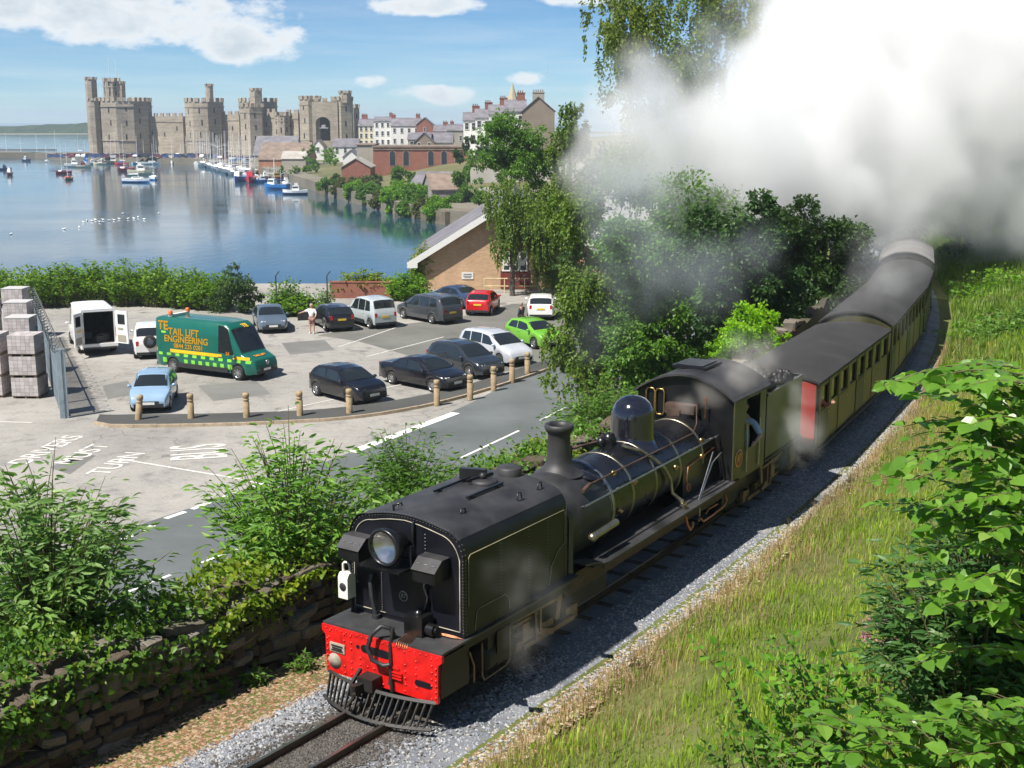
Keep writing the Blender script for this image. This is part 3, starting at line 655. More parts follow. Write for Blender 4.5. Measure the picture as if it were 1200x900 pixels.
# lubricator box
q = MB(); q.box((.40, -.34, 1.26), (.24, .30, .27)); q.lathe([(.06, 0), (.06, .03), (.0, .06)], (.40, -.34, 1.395), (0, 0, 1), 12); q.cyl((.40, -.5, 1.22), (.40, -.62, 1.22), .085, None, 14); q.cyl((.40, -.62, 1.22), (.40, -.66, 1.22), .05, None, 12); lb = P(q, 'lubricator', M_blk)
q = MB()
for k in range(6): q.tube([(.28, -.24 - k * .03, 1.14), (.14, -.26 - k * .035, 1.13), (.02, -.28 - k * .035, 1.13), (-.01, -.28 - k * .035, 1.06)], .006, 5)
for k in range(3): q.tube([(.46, -.62, 1.15 + k * .012), (.5, -.85, 1.14 + k * .012), (.54, -.96, 1.13)], .007, 5)
P(q, 'oil_pipes', M_copper)['kind'] = 'stuff'
q = MB(); q.tube([(.5, -.36, 1.4), (.53, -.4, 1.6), (.5, -.36, 1.75), (.53, -.42, 2.0)], .016, 6); P(q, 'cable', M_hose)
# cow catcher
cc = MB()
def ccx(y, z): return -.06 - .30 * (1 - (y / 1.0) ** 2) * (1 - .35 * (z - .08) / .32)
for z, r in ((.42, .032), (.10, .03)):
    cc.tube([(ccx(y, z) + (.10 if z > .3 else 0), y, z) for y in np.linspace(-.92, .92, 15)], r, 4, True, False)
pil = P(cc, 'cow_catcher', M_frame)
q0 = None
for k in range(20):
    y = -.88 + k * .0926
    q = MB(); q.bar((ccx(y, .42) + .1, y * 1.0, .42), (ccx(y * .94, .10), y * .94, .10), .036, .018, (0, 1, 0)); P(q, 'cow_catcher_bar', simple('worn_black_iron', (.045, .042, .04), .5, .4, .4, 6) if q0 is None else q0, None, pil)
    if q0 is None: q0 = bpy.data.materials['worn_black_iron']
# top fittings of the tank
q = MB(); q.lathe([(.20, 0), (.20, .035), (.185, .06), (0, .075)], (2.42, 0, 2.655), (0, 0, 1), 24); q.sph((2.42, .02, 2.76), .055, 10); q.cyl((2.42, .02, 2.72), (2.42, .02, 2.76), .02); P(q, 'filler_lid', M_blk_top)
q = MB(); q.bar((2.2, .14, 2.72), (2.62, -.02, 2.76), .03, .05); q.box((2.52, .26, 2.74), (.10, .4, .16), .35); P(q, 'filler_clamp', M_blk)
for y in (.30, -.27):
    q = MB(); q.bar((1.62, y, 2.685), (2.5, y, 2.685), .035, .035); q.box((1.75, y, 2.66), (.04, .06, .05)); q.box((2.35, y, 2.66), (.04, .06, .05)); P(q, 'tank_rail', M_blk)
q = MB(); q.lathe([(.19, 0), (.19, .13), (.17, .15), (0, .15)], (3.02, -.04, 2.63), (0, 0, 1), 24); P(q, 'tank_vent', M_blk_top)
for x, y in ((.86, .36), (1.15, -.50), (2.2, -.72), (2.8, -.68)): q = MB(); q.tube([(x, y, 2.58), (x + .02, y, 2.675), (x + .1, y, 2.675), (x + .12, y, 2.58)], .012, 5); P(q, 'lifting_eye', M_blk)
q = MB(); q.tube([(.70, .28, 2.62), (.68, .28, 2.72), (.74, .22, 2.74)], .02, 6); P(q, 'lamp_hook', M_blk)
# --- running gear of a power unit
def wheelset(U, xs, cyl_x, rev=1, name=''):
    q = MB(); q.box(((xs[0] + xs[-1]) / 2, .62, .62), (abs(xs[-1] - xs[0]) + 2.4, .04, .46)); q.box(((xs[0] + xs[-1]) / 2, -.62, .62), (abs(xs[-1] - xs[0]) + 2.4, .04, .46)); q.box(((xs[0] + xs[-1]) / 2, 0, .9), (abs(xs[-1] - xs[0]) + 2.4, 1.2, .3)); P(q, 'frame', M_frame, U)
    for x in xs:
        for sd in (-1, 1):
            q = MB(); q.lathe([(.0, .03), (.08, .05), (.09, .02), (.33, .015), (.345, .05), (.42, .05), (.435, .0), (.40, -.05)], (x, sd * .33, .42), (0, sd, 0), 24); w = P(q, 'wheel', M_frame, U)
            q = MB()
            for k in range(10): a = k * PI / 5; q.bar((x, sd * .36, .42), (x + .34 * math.cos(a), sd * .36, .42 + .34 * math.sin(a)), .03, .05)
            P(q, 'spoke', M_frame, U, w)
            q = MB(); q.box((x - .04, sd * .70, .40), (.34, .07, .22)); P(q, 'crank', M_rod, U, w)
    for sd in (-1, 1):
        q = MB(); q.bar((xs[0] - .04, sd * .76, .34), (xs[-1] - .04, sd * .76, .34), .05, .075, (0, 0, 1)); P(q, 'coupling_rod', M_rod, U)
        q = MB(); q.cyl((cyl_x - .32 * rev, sd * .80, .60), (cyl_x + .32 * rev, sd * .80, .60), .20, None, 20); q.box((cyl_x, sd * .80, .90), (.62, .30, .28)); q.lathe([(.215, 0), (.215, .04), (.12, .07), (0, .08)], (cyl_x - .32 * rev, sd * .8, .6), (-rev, 0, 0), 20); cy2 = P(q, 'cylinder', M_frame, U)
        q = MB()
        for k in range(10): a = k * PI / 5; rivet(q, (cyl_x - .365 * rev, sd * .8 + .17 * math.cos(a), .6 + .17 * math.sin(a)), (-rev, 0, 0), .016)
        P(q, 'cover_bolts', M_frame, U, cy2)['kind'] = 'stuff'
        q = MB(); q.box((cyl_x + .75 * rev, sd * .80, .78), (.8, .06, .05)); q.box((cyl_x + .75 * rev, sd * .80, .48), (.8, .06, .05)); q.box((cyl_x + .8 * rev, sd * .8, .62), (.18, .1, .26)); q.box((cyl_x + 1.18 * rev, sd * .8, .74), (.05, .12, .5)); P(q, 'slide_bars', M_rod, U)
        q = MB(); q.cyl((cyl_x + .3 * rev, sd * .80, .62), (cyl_x + .8 * rev, sd * .80, .62), .03, None, 8); q.bar((cyl_x + .8 * rev, sd * .82, .62), (xs[1] - .04, sd * .82, .36), .05, .09); P(q, 'connecting_rod', M_rod, U)
        q = MB(); q.bar((cyl_x + 1.0 * rev, sd * .86, .95), (cyl_x + 1.05 * rev, sd * .86, .40), .04, .05); q.bar((cyl_x + .3 * rev, sd * .86, .9), (cyl_x + 1.7 * rev, sd * .86, .86), .04, .045); q.bar((cyl_x + 1.7 * rev, sd * .86, 1.0), (cyl_x + 1.6 * rev, sd * .86, .55), .04, .12); P(q, 'valve_gear', M_rod, U)
        q = MB(); q.box((cyl_x + .02, sd * .985, .74), (.34, .02, .48)); P(q, 'cylinder_cladding', M_blk_side, U)
wheelset(UF, (2.35, 3.05, 3.75), 1.45)
wheelset(UR, (11.0, 11.7, 12.4), 13.1, -1)
q = MB(); q.box((1.9, -.955, 1.03), (2.7, .05, .12)); q.box((1.9, .955, 1.03), (2.7, .05, .12)); P(q, 'valance', M_frame)
q = MB(); q.bar((2.2, -1.0, 1.17), (3.35, -1.0, 1.17), .16, .03); P(q, 'side_step', M_blk_top)
for x in (.55,):
    for sd in (-1, 1):
        q = MB(); q.lathe([(.0, .03), (.07, .05), (.27, .02), (.31, .05), (.325, 0), (.30, -.05)], (x + .12, sd * .33, .31), (0, sd, 0), 22); P(q, 'pony_wheel', M_frame)
for sd in (-1, 1): q = MB(); q.box((.35, sd * .975, .76), (.6, .02, .55)); P(q, 'side_plate', M_blk_side)
q = MB(); q.tube([(.93, -1.0, .95), (.93, -1.0, .48), (.98, -1.0, .4)], .014, 5); q.tube([(1.6, -1.0, .95), (1.6, -1.0, .48), (1.5, -1.0, .42), (.98, -1.0, .4)], .014, 5); q.tube([(.64, -1.0, .92), (.74, -1.0, .7), (.74, -1.0, .46)], .014, 5); P(q, 'footstep_iron', M_rod)

# --- boiler unit
bz, br = 1.66, .67
q = MB(); q.lathe([(.70, 0), (.72, .02), (.72, 1.62), (.70, 1.66)], (3.46, 0, bz), (1, 0, 0), 48); q.lathe([(.0, -.02), (.5, -.02), (.68, 0), (.70, 0)], (3.46, 0, bz), (1, 0, 0), 48); smokebox = P(q, 'smokebox', M_blk_top, UB)
q = MB(); q.lathe([(br, 0), (br, 4.4)], (5.1, 0, bz), (1, 0, 0), 48); boiler = P(q, 'boiler', simple('polished_black_barrel', (.008, .008, .010), .28, 0, .4, 2, 0, 1, .4, .15), UB)
M_band = simple('dull_brass_band', (.32, .29, .22), .35, .9, .2, 6)
for x, r in ((5.12, .735), (5.95, .678), (6.85, .678), (7.85, .678), (8.85, .678)):
    q = MB(); q.lathe([(r - .012, -.035), (r, -.03), (r, .03), (r - .012, .035)], (x, 0, bz), (1, 0, 0), 48); P(q, 'boiler_band', M_band if x > 5.2 else simple('steel_band', (.30, .31, .34), .3, .9, .15, 6), UB, boiler)
q = MB()
for k in range(70):
    a = -.35 + (PI + .7) * k / 69
    for x in (3.50, 5.04): rivet(q, (x, .722 * math.cos(a), bz + .722 * math.sin(a)), (0, math.cos(a), math.sin(a)), .012)
for k in range(16):
    for y in (-1,): rivet(q, (3.5 + k * .1, -.66, bz - .28), (0, -.9, -.4), .012)
P(q, 'smokebox_rivets', bpy.data.materials['worn_rivet'], UB, smokebox)['kind'] = 'stuff'
# wide saddle plate in front of the smokebox (seen behind the tank)
q = MB(); TA2 = arch(.90, 1.13, 1.95, 2.46, .5); q.add([(3.30, y, z) for y, z in TA2], [tuple(range(len(TA2)))]); q.add([(3.44, y, z) for y, z in TA2], [tuple(range(len(TA2)))[::-1]]); q.grid([[(x, y, z) for y, z in TA2] for x in (3.30, 3.44)]); P(q, 'smokebox_front', M_blk_top, UB)
# chimney
q = MB(); q.lathe([(.38, .0), (.34, .03), (.25, .10), (.205, .2), (.185, .35), (.178, .62), (.19, .66), (.222, .70), (.236, .74), (.232, .79), (.21, .80), (.168, .79), (.16, .70), (.16, .3)], (4.58, 0, 2.31), (0, 0, 1), 36); P(q, 'chimney', M_blk_top, UB)
q = MB(); q.lathe([(.40, 0), (.30, .05)], (4.58, 0, 2.30), (0, 0, 1), 36); P(q, 'chimney_saddle', M_blk_top, UB)
q = MB(); q.lathe([(.22, 0), (.22, .015), (0, .018)], (4.86, -.36, 2.275), (0, -.34, 1), 20); P(q, 'cover_plate', M_navy, UB)
# dome
M_dome = simple('polished_black_dome', (.010, .010, .016), .12, 0, .3, 2, 0, 1, .7, .8)
q = MB(); q.lathe([(.52, -.12), (.45, -.03), (.40, .06), (.39, .14), (.39, .42), (.382, .50), (.355, .60), (.305, .69), (.22, .765), (.11, .805), (0, .815)], (7.22, 0, 2.27), (0, 0, 1), 36); P(q, 'steam_dome', M_dome, UB)
# soot-black clack/turret in front of the dome and stand pipes
q = MB(); q.sph((6.55, .12, 2.42), .13, 8); q.sph((6.42, .2, 2.38), .1, 8); q.box((6.5, .1, 2.36), (.2, .2, .16)); q.tube([(6.2, .34, 2.28), (6.1, .4, 2.42), (5.95, .42, 2.42)], .025, 6); P(q, 'turret', M_blk, UB)
q = MB(); q.cyl((5.75, .46, 2.14), (5.75, .46, 2.44), .055, .05, 10); q.tube([(5.75, .46, 2.38), (5.7, .56, 2.36), (5.68, .6, 2.1)], .025, 6); q.tube([(5.78, .46, 2.36), (6.1, .36, 2.38), (6.5, .2, 2.4)], .02, 6); P(q, 'snifting_valve', M_brown, UB)
def onb(x, a, r=br): return (x, -r * math.cos(a), bz + r * math.sin(a))     # point of the barrel, a from the near side upwards
# clack pipe down the barrel
q = MB(); q.tube([onb(6.42, 1.30, .74), onb(6.5, 1.12, .74), onb(6.68, .95, .735), onb(6.9, .6, .73), onb(7.1, .3, .73), onb(7.25, 0, .74), onb(7.32, -.35, .8), (7.40, -.92, 1.24)], .032, 8); q.sph((7.4, -.9, 1.24), .05, 8); q.cyl((7.40, -.93, 1.2), (7.42, -.95, 1.12), .07, .05, 10); P(q, 'clack_pipe', M_band, UB)
q = MB(); q.tube([(7.42, -.96, 1.02), (7.44, -1.0, .82), (7.52, -1.02, .70), (7.62, -1.02, .74), (7.64, -1.02, .82)], .028, 7); q.tube([(8.0, -1.0, .80), (8.1, -1.02, .70), (8.5, -1.02, .70), (9.1, -1.02, .74), (9.2, -1.02, .82), (9.18, -1.0, .92)], .022, 7); q.tube([(8.3, -.98, .78), (8.4, -1.0, .86), (8.8, -1.0, .84)], .018, 6); P(q, 'injector_pipe', M_copper, UB)
# handrails and reach rods
q = MB(); ra = .42
q.tube([onb(4.1, ra, .80), onb(9.45, ra, .78)], .018, 6)
for x in (4.15, 5.4, 6.9, 8.3, 9.3): q.cyl(onb(x, ra, .67), onb(x, ra, .81), .014, None, 6)
P(q, 'handrail', M_steel, UB)
q = MB(); q.tube([onb(4.55, .76, .80), onb(8.55, .74, .78), onb(8.9, .9, .8), onb(9.0, 1.05, .9), onb(9.05, 1.15, 1.05)], .014, 6); q.tube([onb(4.55, .76, .80), onb(4.30, .70, .77)], .035, 8); P(q, 'regulator_rod', M_brown, UB)
q = MB(); q.cyl(onb(4.18, -.2, .86), onb(4.95, -.16, .86), .06, None, 12); q.sph(Vector(onb(4.16, -.2, .86)), .075, 10); P(q, 'ejector', M_band, UB)
q = MB()
for x, a in ((5.55, .78), (6.0, .35), (5.40, -.15), (7.6, .18), (8.9, .5), (8.75, .1)):
    q.lathe([(.05, 0), (.055, .02), (.03, .05), (0, .06)], onb(x, a, br), (0, -math.cos(a), math.sin(a)), 10); q.cyl(onb(x - .05, a, .72), onb(x + .05, a, .72), .02, None, 6)
P(q, 'washout_plug', M_brass, UB)
q = MB(); q.tube([onb(8.1, .02, .7), onb(8.0, -.2, .74), onb(8.0, -.42, .8)], .014, 5); q.lathe([(.08, -.01), (.08, .01), (.055, .01), (.055, -.01)], onb(8.05, -.45, .82), (0, -1, 0), 14); q.tube([onb(8.1, .02, .7), onb(8.8, .1, .7), onb(9.3, .16, .7)], .012, 5); P(q, 'gauge_pipe', M_copper, UB)
q = MB(); q.tube([(8.05, -.94, 1.1), onb(8.9, .16, .85)], .014, 5); q.tube([(8.1, -.94, 1.1), onb(8.75, -.02, .9), onb(9.3, .05, .85)], .014, 5); q.bar((8.06, -.95, 1.12), (8.06, -.96, .7), .03, .03); P(q, 'reach_rod', M_steel, UB)
# firebox, running boards, girder
q = MB(); q.box((8.7, 0, 1.3), (1.5, 1.34, .7)); P(q, 'firebox', M_blk, UB)
q = MB(); q.prism([(3.95, 0), (4.25, -.1), (9.5, -.1), (9.5, .34), (4.6, .34), (4.3, .2), (3.95, .2)], .03, Matrix.Translation((0, -.98, 1.08))); q.bar((3.60, -.88, 1.24), (4.15, -.88, 1.12), .3, .03); q.box((6.9, .86, 1.095), (5.6, .40, .03)); P(q, 'running_board', M_blk_top, UB)
q = MB(); q.box((7.0, -.80, .93), (7.4, .05, .26)); q.box((7.0, .80, .93), (7.4, .05, .26)); q.box((7.0, -1.02, 1.05), (5.6, .03, .08)); q.box((7.0, 0, .8), (7.0, 1.5, .2)); P(q, 'girder_frame', M_brown, UB)
# --- cab
cx0, cx1 = 9.5, 11.15
def roofz(y): return 3.10 - .40 * (y / 1.04) ** 2
M_cab = simple('dark_cab_side', (.010, .013, .007), .4, 0, .35, 2, 0, 1, .5, .2)
for sd in (-1, 1):
    q = MB(); y = sd * .99
    q.box((cx0 + .30, y, 1.88), (.60, .03, 1.66)); q.box((cx1 - .16, y, 1.88), (.32, .03, 1.66)); q.box(((cx0 + cx1) / 2, y, 1.32), (1.65, .028, .54)); q.box(((cx0 + cx1) / 2, y, 2.66), (1.65, .028, .14)); P(q, 'cab_side', M_cab, UB)
q = MB(); q.add([(cx0, -.99, 1.1), (cx0, .99, 1.1)] + [(cx0, y, roofz(y) - .03) for y in np.linspace(.99, -.99, 13)], [tuple(range(15))]); q.add([(cx1, -.99, 1.1), (cx1, .99, 1.1), (cx1, .99, 2.0), (cx1, -.99, 2.0)], [(0, 1, 2, 3)]); q.box(((cx0 + cx1) / 2, 0, 1.12), (1.65, 1.9, .04)); P(q, 'cab_front', M_blk, UB)
q = MB(); ys = np.linspace(-1.06, 1.06, 17)
q.grid([[(x, y, roofz(y)) for y in ys] for x in (cx0 - .12, cx1 + .12)]); q.grid([[(x, y, roofz(y) - .03) for y in ys] for x in (cx0 - .12, cx1 + .12)])
for x in (cx0 - .12, cx1 + .12): q.grid([[(x, y, roofz(y)) for y in ys], [(x, y, roofz(y) - .045) for y in ys]], False)
for k in (0, -1): q.grid([[(x, ys[k], roofz(ys[k])) for x in (cx0 - .12, cx1 + .12)], [(x, ys[k], roofz(ys[k]) - .045) for x in (cx0 - .12, cx1 + .12)]], False)
roof = P(q, 'cab_roof', M_blk_top, UB)
q = MB(); q.box((10.35, .15, 3.12), (.85, .7, .05)); q.box((10.32, .15, 3.15), (.72, .56, .03)); P(q, 'roof_hatch', M_navy, UB, roof)
q = MB()
for y in (.72, .52):
    q.tube([(cx0 - .04, y - .09 + k[0], 2.42 + k[1]) for k in ((0, 0), (0, .26), (.03, .32), (.15, .32), (.18, .26), (.18, -.12), (.15, -.18), (.03, -.18), (0, -.12), (0, 0))], .016, 6)
P(q, 'spectacle_frame', M_brass, UB)
q = MB(); q.tube([(cx0 - .15, .30, 2.32), (cx0 - .15, .30, 2.5)], .05, 8); q.box((cx0 - .18, .0, 2.45), (.24, .6, .16)); q.box((cx0 - .2, .1, 2.35), (.3, .26, .2)); P(q, 'safety_valves', M_brown, UB)
q = MB(); q.tube([(cx0 - .12, -.46, 2.3), (cx0 - .12, -.46, 2.72)], .016, 6); q.cyl((cx0 - .12, -.46, 2.55), (cx0 - .12, -.46, 2.7), .03, None, 8); P(q, 'whistle', M_copper, UB)
for a_ in (1.02, .36): q = MB(); q.tube([(cx1 - a_, -1.03, 1.15), (cx1 - a_, -1.03, 2.1)], .014, 6); P(q, 'cab_handrail', M_steel, UB)
q = MB(); q.tube([(cx0 - .01, -1.0, 1.12), (cx0 - .01, -1.0, 2.66)], .012, 5); P(q, 'cab_beading', M_band, UB)
M_redplate = simple('red_number_plate', (.30, .035, .02), .45, 0, .15, 8)
q = MB(); q.lathe([(0, .02), (.155, .02), (.155, .0)], (cx0 + .27, -1.0, 1.5), (0, -1, 0), 24); np_ = P(q, 'number_plate', M_redplate, UB)
q = MB(); q.lathe([(.155, .022), (.175, .022), (.175, 0)], (cx0 + .27, -1.0, 1.5), (0, -1, 0), 24); P(q, 'plate_rim', M_brass, UB, np_)
FACE_N = Matrix(((1, 0, 0, 0), (0, 0, -1, 0), (0, 1, 0, 0), (0, 0, 0, 1)))     # text on the near side, reading towards the back of the train
put_text('87', .19, UB @ Matrix.Translation((cx0 + .27, -1.022, 1.5)) @ FACE_N, M_brass, np_)
np_c = np_
# --- rear bunker unit
M_bunk = simple('bunker_green_black', (.017, .028, .008), .4, 0, .3, 1.6, 0, 1, .5, .15)
q = MB(); q.box((12.5, 0, 1.77), (2.35, 1.95, 1.30)); bunk = P(q, 'bunker', M_bunk, UR)
q = MB(); q.box((12.5, -.97, 2.43), (2.36, .05, .05)); q.box((12.5, .97, 2.43), (2.36, .05, .05)); q.box((13.66, 0, 2.43), (.05, 1.95, .05)); P(q, 'bunker_rim', M_blk, UR, bunk)
q = MB(); rr = random.Random(3)
for k in range(260): q.sph((rr.uniform(11.4, 13.5), rr.uniform(-.85, .85), 2.42 + rr.uniform(0, .12)), rr.uniform(.05, .12), 5)
P(q, 'coal', simple('coal', (.015, .014, .014), .5, 0, .4, 10), UR, bunk)
q = MB(); q.box((12.5, 0, 1.08), (2.5, 2.0, .05)); q.box((13.72, 0, .75), (.06, 1.9, .6)); P(q, 'rear_footplate', M_frame, UR)
q = MB(); q.tube([(13.2, -.3, 2.44), (13.2, -.3, 2.6), (13.2, .2, 2.62)], .02, 6); q.tube([(13.3, -.5, 2.4), (13.32, -.5, 2.56)], .03, 6); P(q, 'fire_irons', M_brown, UR)
q = MB(); q.lathe([(.0, .03), (.07, .05), (.27, .02), (.31, .05), (.325, 0), (.30, -.05)], (13.35, -.33, .31), (0, -1, 0), 22); q.lathe([(.30, .0), (.31, .03), (.27, .04)], (13.2, -.92, .66), (0, -1, 0), 22); P(q, 'rear_wheel', M_frame, UR)
q = MB(); q.tube([(12.9, -1.0, .9), (12.96, -1.02, .75), (12.96, -1.02, .5)], .014, 5); P(q, 'rear_step_iron', M_rod, UR)

# ------------------------------------------------------------------ carriages
M_rf = simple('carriage_roof_grey', (.024, .022, .021), .8, 0, .3, 1.0, .004, 20)
M_olive = simple('olive_carriage_panel', (.15, .12, .035), .5, 0, .3, 2.0); M_olived = simple('dark_olive_panel', (.055, .052, .016), .5, 0, .3, 2.0)
M_dglass = NT('dark_window_glass'); M_dglass = M_dglass.done(M_dglass.bsdf((.010, .012, .013), .06, 0, None, .7))
M_cred = simple('red_carriage_end', (.30, .028, .018), .5, 0, .15, 2); M_under = simple('underframe', (.018, .016, .014), .7, 0, .4, 3)
def carriage(s0, s1, zt, label, crown=.42, mat=None, endmat=None, win=None, roofmat=None, hw=1.0, lid=.06):
    U = unit(s0 + 1, s1 - 1); c = empty('railway_carriage', TR(s0)); LIc = Matrix.Translation(-TR(s0)); U = LIc @ U
    mat = mat or M_olive
    ze = zt - crown
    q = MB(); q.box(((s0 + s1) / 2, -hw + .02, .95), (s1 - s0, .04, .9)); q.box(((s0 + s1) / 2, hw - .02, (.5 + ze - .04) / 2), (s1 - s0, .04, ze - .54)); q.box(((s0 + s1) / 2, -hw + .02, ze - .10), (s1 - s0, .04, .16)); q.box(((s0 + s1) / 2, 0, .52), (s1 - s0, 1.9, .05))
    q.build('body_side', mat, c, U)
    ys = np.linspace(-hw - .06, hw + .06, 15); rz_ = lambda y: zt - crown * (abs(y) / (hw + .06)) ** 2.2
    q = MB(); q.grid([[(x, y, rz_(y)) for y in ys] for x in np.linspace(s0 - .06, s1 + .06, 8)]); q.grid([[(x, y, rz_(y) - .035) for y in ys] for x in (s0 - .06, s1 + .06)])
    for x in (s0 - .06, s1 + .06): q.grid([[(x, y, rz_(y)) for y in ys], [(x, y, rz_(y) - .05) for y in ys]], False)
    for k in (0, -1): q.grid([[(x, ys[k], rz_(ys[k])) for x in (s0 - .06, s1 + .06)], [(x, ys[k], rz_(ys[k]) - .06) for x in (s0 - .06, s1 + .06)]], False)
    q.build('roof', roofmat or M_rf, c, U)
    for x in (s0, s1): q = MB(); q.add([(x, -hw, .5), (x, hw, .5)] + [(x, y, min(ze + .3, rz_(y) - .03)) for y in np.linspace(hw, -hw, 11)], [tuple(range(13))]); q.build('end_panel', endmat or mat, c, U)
    q = MB(); q.box(((s0 + s1) / 2, 0, .42), (s1 - s0 - .1, 1.5, .2)); q.box(((s0 + s1) / 2, -hw - .03, .50), (s1 - s0, .10, .05))
    for x in (s0 + 1.6, s1 - 1.6):
        q.box((x, 0, .3), (1.7, 1.2, .2))
    q.build('underframe', M_under, c, U)
    for x in (s0 + 1.0, s0 + 2.1, s1 - 1.0, s1 - 2.1):
        for sd in (-1, 1):
            q = MB(); q.lathe([(0, .02), (.05, .04), (.22, .02), (.25, .04), (.27, 0), (.25, -.04)], (x, sd * .36, .27), (0, sd, 0), 16); q.build('wheel', M_under, c, U)
    # window openings between posts: glazing set back, posts proud
    k = win or 9; W = (s1 - s0 - .3) / k
    for i in range(k):
        xa = s0 + .15 + i * W
        q = MB(); q.box((xa + W * .5, -hw + .045, (1.4 + ze - .13) / 2), (W * .74, .012, ze - .13 - 1.4)); q.build('window', M_dglass, c, U)
        q = MB(); q.box((xa + W * .06, -hw + .005, (1.38 + ze - .1) / 2), (W * .22, .05, ze - .1 - 1.38)); q.build('window_post', mat, c, U)
        if i % 2 == 0:
            q = MB(); q.box((xa + W * .5, -hw - .012, .95), (W * .96, .012, .82)); d_ = q.build('door_panel', M_olived if i % 4 == 0 else mat, c, U)
            q = MB(); q.box((xa + W * .9, -hw - .025, 1.2), (.10, .02, .03)); q.build('door_handle', M_brass, d_, U)
    q = MB(); q.box((s1 - .02, -hw + .005, (1.38 + ze - .1) / 2), (.12, .05, ze - .1 - 1.38)); q.build('window_post', mat, c, U)
    q = MB(); q.tube([(s0 - .02, -hw + .02, .6), (s0 - .02, -hw + .02, ze)], .015, 5); q.build('end_handrail', M_under, c, U); q = MB(); q.box((s0 - .25, 0, .5), (.5, .12, .12)); q.build('coupling_gear', M_under, c, U)
    tag(c, label, 'carriage', 'carriages of the train'); return c, U
car1, CU1 = carriage(14.75, 22.9, 2.24, 'leading carriage with red end panel, right behind the locomotive bunker', .17, M_olive, M_under, 8)
q = MB(); q.box((14.735, -.80, 1.36), (.02, .38, 1.42)); q.build('red_end_panel', M_cred, car1, CU1)
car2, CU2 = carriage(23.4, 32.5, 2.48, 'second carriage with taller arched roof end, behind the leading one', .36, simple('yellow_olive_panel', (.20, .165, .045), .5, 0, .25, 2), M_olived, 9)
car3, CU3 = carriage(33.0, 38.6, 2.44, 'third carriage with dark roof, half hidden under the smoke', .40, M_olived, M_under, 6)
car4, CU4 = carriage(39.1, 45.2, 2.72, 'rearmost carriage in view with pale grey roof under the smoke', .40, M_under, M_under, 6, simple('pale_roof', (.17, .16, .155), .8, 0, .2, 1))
# ------------------------------------------------------------------ castle, town, quay
def stone_mat(name, a, b, c, band=True, sc_=.35):
    t = NT(name); co = t.co(); n = t.noise(.09, 5, .6, co); f = t.noise(1.6, 5, .7, co)
    col = t.ramp(n, (.3, a), (.5, b), (.7, c))
    col = t.mix(.75, col, t.ramp(f, (.28, (.58, .56, .55)), (.5, (1, 1, 1)), (.72, (1.3, 1.28, 1.22))), 'MULTIPLY')
    st = t.noise(.5, 3, .6, t.co('Object', (.35, .35, 3.0)))
    col = t.mix(.55, col, t.ramp(st, (.35, (.66, .64, .66)), (.6, (1.12, 1.1, 1.06))), 'MULTIPLY')
    return t.done(t.bsdf(col, .92, 0, t.bump(f, .5, .15), .2))
M_cas = stone_mat('castle_stone', (.26, .225, .18), (.34, .297, .24), (.42, .368, .295))
M_dark = simple('dark_opening', (.012, .012, .015), .6, 0, .2, 2)
castle = empty('castle', GY(260, 178, 520)); tag(castle, 'huge medieval stone castle with polygonal battlemented towers above the quay', 'castle'); CI = Matrix.Translation(-castle.location)
def merlons(q, pts, z, h, w, gap, th):
    n = len(pts)
    for i in range(n - 1):
        a, b = Vector(pts[i]), Vector(pts[i + 1]); L = (b - a).length; k = max(1, int(L / (w + gap)))
        for j in range(k):
            t0 = (j + .25) / k; t1 = (j + .80) / k; p, r = a.lerp(b, t0), a.lerp(b, t1)
            q.bar((p.x, p.y, z + h / 2), (r.x, r.y, z + h / 2), th, h)
def tower(name, u0, u1, vt, y, vb=181, n=8, rot=None, ml=True, string=True):
    a, b = GY(u0, vt, y), GY(u1, vt, y); r = (b.x - a.x) / 2 / math.cos(PI / n) * .985; cx_, zt, zb = (a.x + b.x) / 2, a.z, GY(u0, vb, y).z - 2
    rot = PI / n if rot is None else rot; q = MB(); mh = 1.5 if r > 3 else 1.0
    poly = [(cx_ + r * math.cos(2 * PI * k / n + rot), y + r + r * math.sin(2 * PI * k / n + rot)) for k in range(n)]
    q.prism(poly, zt - mh - zb, Matrix.Translation((0, 0, zb)))
    if string:
        big = [(cx_ + (p[0] - cx_) * 1.03, y + r + (p[1] - y - r) * 1.03) for p in poly]; q.prism(big, .5, Matrix.Translation((0, 0, zt - mh - 2.2))); 
        if zt - zb > 22: q.prism(big, .5, Matrix.Translation((0, 0, zb + (zt - zb) * .30)))
    if ml: merlons(q, [p + (0,) for p in poly] + [poly[0] + (0,)], zt - mh, mh, 1.2 if r > 3 else .7, 1.0, .6)
    o = q.build(name, M_cas, castle, CI)
    # arrow slits
    if r > 3:
        for k in range(n):
            a0, b0 = Vector(poly[k] + (0,)), Vector(poly[(k + 1) % n] + (0,)); nrm = Vector((b0.y - a0.y, -(b0.x - a0.x), 0)).normalized()
            if nrm.y > -.1: continue
            for lv in (.38, .60, .80):
                p = a0.lerp(b0, .5 + rnd.uniform(-.1, .1)) + nrm * .02; q2 = MB(); z = zb + (zt - zb) * (lv + rnd.uniform(-.03, .03)); t = (b0 - a0).normalized()
                q2.bar((p.x - t.x * .25, p.y - t.y * .25, z), (p.x + t.x * .25, p.y + t.y * .25, z), .12, 2.0); q2.build('arrow_slit', M_dark, o, CI)
    return o
